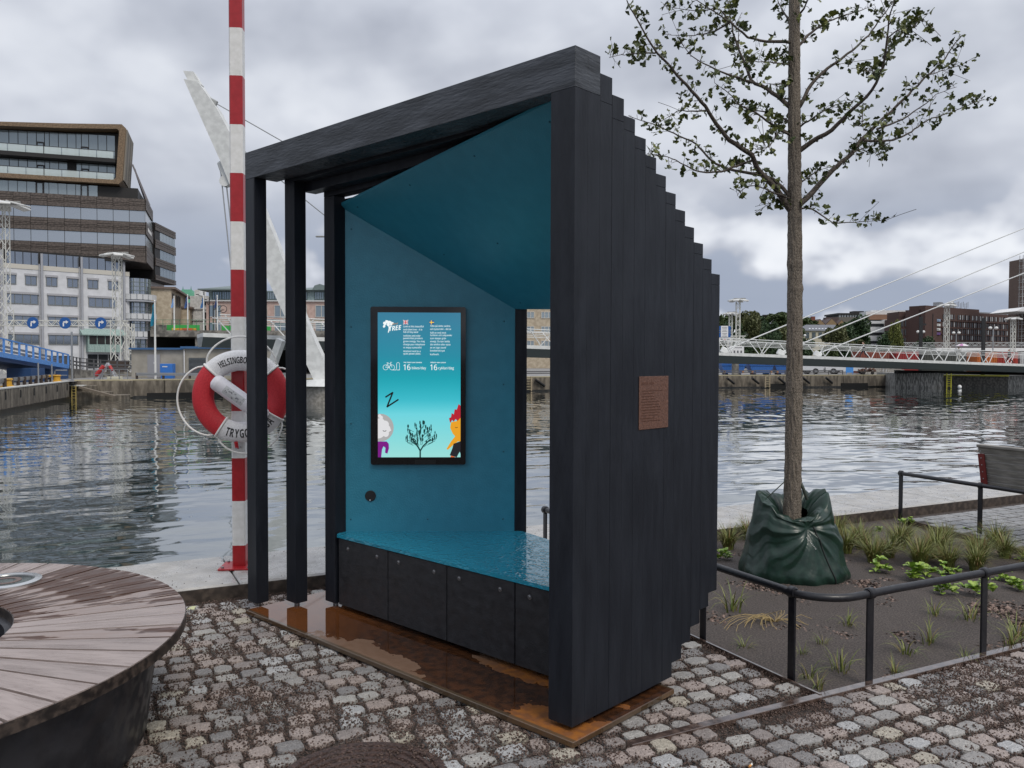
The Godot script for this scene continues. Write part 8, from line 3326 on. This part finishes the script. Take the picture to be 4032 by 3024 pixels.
	b.quad(Vector3(-3.4, 4.0, -3.3), Vector3(-3.4, 4.0, 3.3), Vector3(-3.0, 6.1, 0), Vector3(-3.0, 6.1, 0))
	part("roof", b, slate, hs)
	bx_("chimney", Vector3(-0.9, 6.1, 0.8), Vector3(1.2, 1.0, 0.8), dark, hs)
	for i in 3:
		bx_("skylight", Vector3(0.5 + i * 0.5, 4.95, 2.1), Vector3(0.3, 0.45, 0.06), plain("skylight", Color(0.6, 0.62, 0.65), 0.1, 0.4), hs, Basis(Vector3.RIGHT, -0.57))
	var h2 := thing("gabled_houses", "row of brown gabled roofs on the hill above the cream villa", "house", Vector3(86.5, 7.5, -230))
	bx_("wall", Vector3(0, 2.0, 0), Vector3(8.5, 4, 6), plain("ochre", Color(0.30, 0.24, 0.15), 0.8), h2)
	for q in [[-2.6, 3.0, 1.7], [0.6, 3.3, 1.9], [3.3, 2.9, 1.5]]:
		b = MB.new()
		b.prism(pv2([q[0] - q[2], 3.6, q[0] + q[2], 3.6, q[0], 3.6 + q[2] * 0.95]), 6.4, Transform3D(Basis.IDENTITY, Vector3(0, 0, 3.3)))
		part("gable", b, plain("gable_ochre", Color(0.24, 0.165, 0.09), 0.8), h2)
		b = MB.new()
		for sg in [-1.0, 1.0]:
			b.bar(Vector3(q[0] + sg * (q[2] + 0.1), 3.55, 0), Vector3(q[0], 3.7 + q[2] * 0.95, 0), 6.6, 0.16, 0.0, Vector3(sg * 0.7, 0.7, 0))
		part("roof", b, plain("roof_brown", Color(0.075, 0.05, 0.045), 0.7), h2)
	bx_("chimney", Vector3(-3.4, 5.4, 0), Vector3(1.0, 1.6, 1.0), plain("chimney_red", Color(0.16, 0.05, 0.035), 0.8), h2)
	bx_("tower", Vector3(2.2, 5.2, -1.5), Vector3(3.6, 1.6, 2), plain("roof_brown", Color(0.075, 0.05, 0.045), 0.7), h2)
	var cream := plain("cream_wall", Color(0.50, 0.46, 0.36), 0.8)
	var vl := thing("cream_villa", "long cream villa with dark slate roof and skylights right of the trunk", "house", Vector3(67.3, 0, -180))
	bx_("wall", Vector3(0, 4.0, -3), Vector3(8.6, 8.0, 6), cream, vl)
	b = MB.new()
	b.quad(Vector3(-4.6, 8.0, 0.3), Vector3(4.6, 8.0, 0.3), Vector3(3.6, 9.4, -2.6), Vector3(-2.8, 9.4, -2.6))
	b.tri(Vector3(-4.6, 8.0, -6.3), Vector3(-4.6, 8.0, 0.3), Vector3(-2.8, 9.4, -2.6))
	b.tri(Vector3(4.6, 8.0, 0.3), Vector3(4.6, 8.0, -6.3), Vector3(3.6, 9.4, -2.6))
	part("roof", b, slate, vl)
	for i in 9:
		bx_("skylight", Vector3(-2.7 + i * 0.7, 8.45, -0.55), Vector3(0.32, 0.06, 0.45), plain("skylight", Color(0.6, 0.62, 0.65), 0.1, 0.4), vl, Basis(Vector3.RIGHT, 0.45))
	var vw := window_proto(0.75, 1.25, 2, plain("dark_green_frame", Color(0.06, 0.09, 0.09), 0.5), pane, vl, 0.1)
	vw.position = Vector3(-3.4, 7.0, 0)
	for x in [-2.0, -0.6, 0.8, 2.2, 3.6]:
		add_window(vw, vl, Vector3(x, 7.0, 0))
	var lb := thing("long_dark_building", "long dark flat-roofed building with pale window band behind the dome", "building", Vector3(103.6, 0, -240))
	bx_("wall", Vector3(0, 7.0, -5), Vector3(20, 14.2, 10), plain("grey_brown_wall", Color(0.13, 0.12, 0.105), 0.8), lb)
	bx_("roof", Vector3(0, 15.0, -5), Vector3(19.5, 0.5, 10.5), dark, lb)
	bx_("core", Vector3(0, 14.4, -5.2), Vector3(18.6, 0.9, 9.6), dark, lb)
	for i in 24:
		bx_("window_pane", Vector3(-9.0 + i * 0.78, 14.4, -0.3), Vector3(0.5, 0.75, 0.2), plain("lit_sky_pane", Color(0.42, 0.44, 0.44), 0.2, 0.3), lb)
	bx_("plant_room", Vector3(-2.6, 15.6, -4), Vector3(3.0, 0.8, 3), dark, lb)
	var dm := thing("domed_corner_house", "white corner house with black dome and arched windows", "house", Vector3(85.5, 0, -200))
	b = MB.new()
	b.lathe(pv2([1.55, 0, 1.55, 10.6, 1.75, 10.7, 1.75, 11.0]), 20)
	part("wall", b, plain("off_white_frame", Color(0.5, 0.5, 0.5), 0.6), dm)
	b = MB.new()
	b.lathe(pv2([1.9, 10.95, 1.45, 11.15, 1.42, 11.7, 1.2, 12.3, 0.75, 12.75, 0.2, 12.95, 0, 12.95]), 20)
	part("dome", b, plain("dome_black", Color(0.022, 0.024, 0.027), 0.4), dm)
	for a in [-2.2, -1.75, -1.3, -0.9]:
		for y in [9.4, 6.6]:
			b = MB.new()
			b.prism(pv2([-0.25, -0.7, 0.25, -0.7, 0.25, 0.55, 0.12, 0.8, -0.12, 0.8, -0.25, 0.55]), 0.12, Transform3D(Basis(Vector3.UP, a + PI / 2), Vector3(cos(a) * 1.6, y, -sin(a) * 1.6)))
			part("window_pane", b, plain("dark_glass", Color(0.03, 0.033, 0.036), 0.1), dm)

	var ob := thing("white_office_block", "white office block with ribbon windows between dome and brick building", "building", Vector3(71.5, 0, -160))
	var offw := plain("office_white", Color(0.56, 0.57, 0.58), 0.7)
	bx_("wall", Vector3(-1.5, 4.6, -3), Vector3(3.2, 9.2, 6), offw, ob)
	bx_("wall", Vector3(1.9, 4.7, -3.2), Vector3(3.6, 9.5, 6), offw, ob)
	bx_("roof_storey", Vector3(1.0, 10.0, -3.6), Vector3(6.4, 1.0, 5), plain("roof_rust", Color(0.20, 0.11, 0.07), 0.8), ob)
	bx_("roof_house", Vector3(-1.2, 10.4, -4), Vector3(2.4, 1.4, 3), offw, ob)
	bx_("roof_house", Vector3(2.5, 11.0, -5), Vector3(7.0, 0.9, 3), offw, ob)
	for y in [8.4, 6.7, 5.1]:
		bx_("ribbon_window", Vector3(-1.5, y, 0.02), Vector3(3.0, 0.55, 0.08), plain("dark_glass", Color(0.03, 0.033, 0.036), 0.1), ob)
		for i in 5:
			bx_("window_pane", Vector3(0.45 + i * 0.7, y + 0.05, -0.18), Vector3(0.34 if i < 3 else 0.42, 0.8, 0.08), plain("dark_glass", Color(0.03, 0.033, 0.036), 0.1), ob)

	# big brick building
	var brick := grain("brick_brown", Color(0.06, 0.033, 0.028), Color(0.082, 0.045, 0.038), 3.0, 0.03, 0.85)
	var fx := Vector3(30.8, 0, -20).normalized()
	var kb := thing("brick_building", "big dark brown brick building with rows of narrow windows and roof plant", "building", Vector3(73.7, 0, -150), "", Basis(fx, Vector3.UP, fx.cross(Vector3.UP)))
	bx_("wall", Vector3(19, 5.4, -1.5), Vector3(38, 10.8, 3), brick, kb)
	bx_("end_wall", Vector3(1.9, 5.75, 0.2), Vector3(3.8, 11.5, 1.2), brick, kb)
	bx_("top_storey", Vector3(11, 11.1, -1.8), Vector3(20, 0.9, 2.2), brick, kb)
	for y in [9.75, 8.35, 7.1, 5.95]:
		var n := 42
		for i in n:
			var x := 7.2 + i * 0.72
			if y > 9 and i % 7 == 6:
				continue
			bx_("window_pane", Vector3(x, y, 0.03), Vector3(0.34, 0.85, 0.08), plain("lit_sky_pane", Color(0.42, 0.44, 0.44), 0.2, 0.3) if (i * 7 + int(y * 3)) % 5 < (3 if y > 9 else 1) else plain("dark_glass", Color(0.03, 0.033, 0.036), 0.1), kb)
			if i % 2 == 0:
				bx_("pier", Vector3(x + 0.36, y, 0.08), Vector3(0.16, 1.05, 0.2), brick, kb)
	for y in [9.05, 7.7, 6.5]:
		bx_("string_course", Vector3(22, y, 0.08), Vector3(31, 0.18, 0.2), brick, kb)
	var cnt := 0
	for q in [[9.0, Color(0.25, 0.35, 0.5)], [8.15, Color(0.62, 0.63, 0.63)], [7.35, Color(0.62, 0.63, 0.63)], [6.55, Color(0.12, 0.05, 0.22)]]:
		var o := bx_("sign_board", Vector3(5.0, q[0], 0.15), Vector3(2.1, 0.42, 0.08), plain("board_%d" % cnt, q[1], 0.5), kb)
		bx_("print", Vector3(5.0, q[0], 0.2), Vector3(1.2, 0.12, 0.02), plain("print_grey", Color(0.12, 0.12, 0.13), 0.6), o)
		cnt += 1
	bx_("slit_window", Vector3(2.4, 7.4, 0.82), Vector3(0.22, 5.4, 0.06), dark, kb)
	b = MB.new()
	b.lathe(pv2([0.7, 11.5, 0.7, 12.5, 0.45, 12.8, 0, 12.8]), 16)
	part("roof_drum", b, steel, kb).position = Vector3(12.5, 0, -1.6)
	bx_("roof_plant", Vector3(8.2, 12.0, -1.6), Vector3(1.2, 1.0, 1.2), steel, kb)
	b = MB.new()
	for i in 9:
		b.box(Vector3(14.0 + i * 0.55, 12.1 + 0.15 * (i % 3), -1.5), Vector3(0.08, 1.1, 0.08))
	part("antennas", b, steel, kb)
	bx_("roof_rail", Vector3(26, 11.0, -1), Vector3(12, 0.25, 0.3), steel, kb)
	var wing := thing("brick_wing", "lower dark brick wing with deep window bays left of the big brick building", "building", Vector3(73.3, 0, -152))
	bx_("wall", Vector3(-0.6, 4.6, -3), Vector3(4.4, 9.2, 5), brick, wing)
	bx_("top_storey", Vector3(0.4, 9.9, -4), Vector3(4.6, 1.4, 5), brick, wing)
	for y in [8.4, 6.8, 5.2]:
		for i in 6:
			bx_("window_pane", Vector3(-2.5 + i * 0.68, y, -0.42), Vector3(0.42, 1.15, 0.08), plain("dark_glass", Color(0.03, 0.033, 0.036), 0.1), wing)
	# scaffolded tower at the edge
	var sc := thing("scaffolded_tower", "scaffolded brown tower at the right picture edge", "tower", Vector3(94, 0, -150))
	bx_("core", Vector3(0.6, 10, -2), Vector3(5, 20, 5), plain("tower_brown", Color(0.11, 0.075, 0.06), 0.8), sc)
	b = MB.new()
	for x in 5:
		for z in [1.0, 2.0]:
			b.box(Vector3(-3.3 + x * 1.6, 10.2, z), Vector3(0.07, 20.4, 0.07))
	for y in 16:
		for z in [1.0, 2.0]:
			b.box(Vector3(0, 1.0 + y * 1.25, z), Vector3(7.0, 0.06, 0.06))
		b.box(Vector3(0, 0.6 + y * 1.25, 1.5), Vector3(6.8, 0.06, 1.0))
		b.bar(Vector3(-3.3 + (y % 4) * 1.6, 1.0 + y * 1.25, 2.0), Vector3(-1.7 + (y % 4) * 1.6, 2.25 + y * 1.25, 2.0), 0.05, 0.05)
	part("scaffold", b, plain("scaffold_grey", Color(0.30, 0.30, 0.30), 0.5), sc)
	b = MB.new()
	b.prism(pv2([-3, 10.2, 12, 9.6, 12, 10.4, -1.5, 10.9]), 8.0, Transform3D(Basis.IDENTITY, Vector3(0, 0, 6)))
	solo("white_canopy", b, white, "white sloping canopy roof before the scaffolded tower", "canopy", Vector3(90.2, 0, -150))
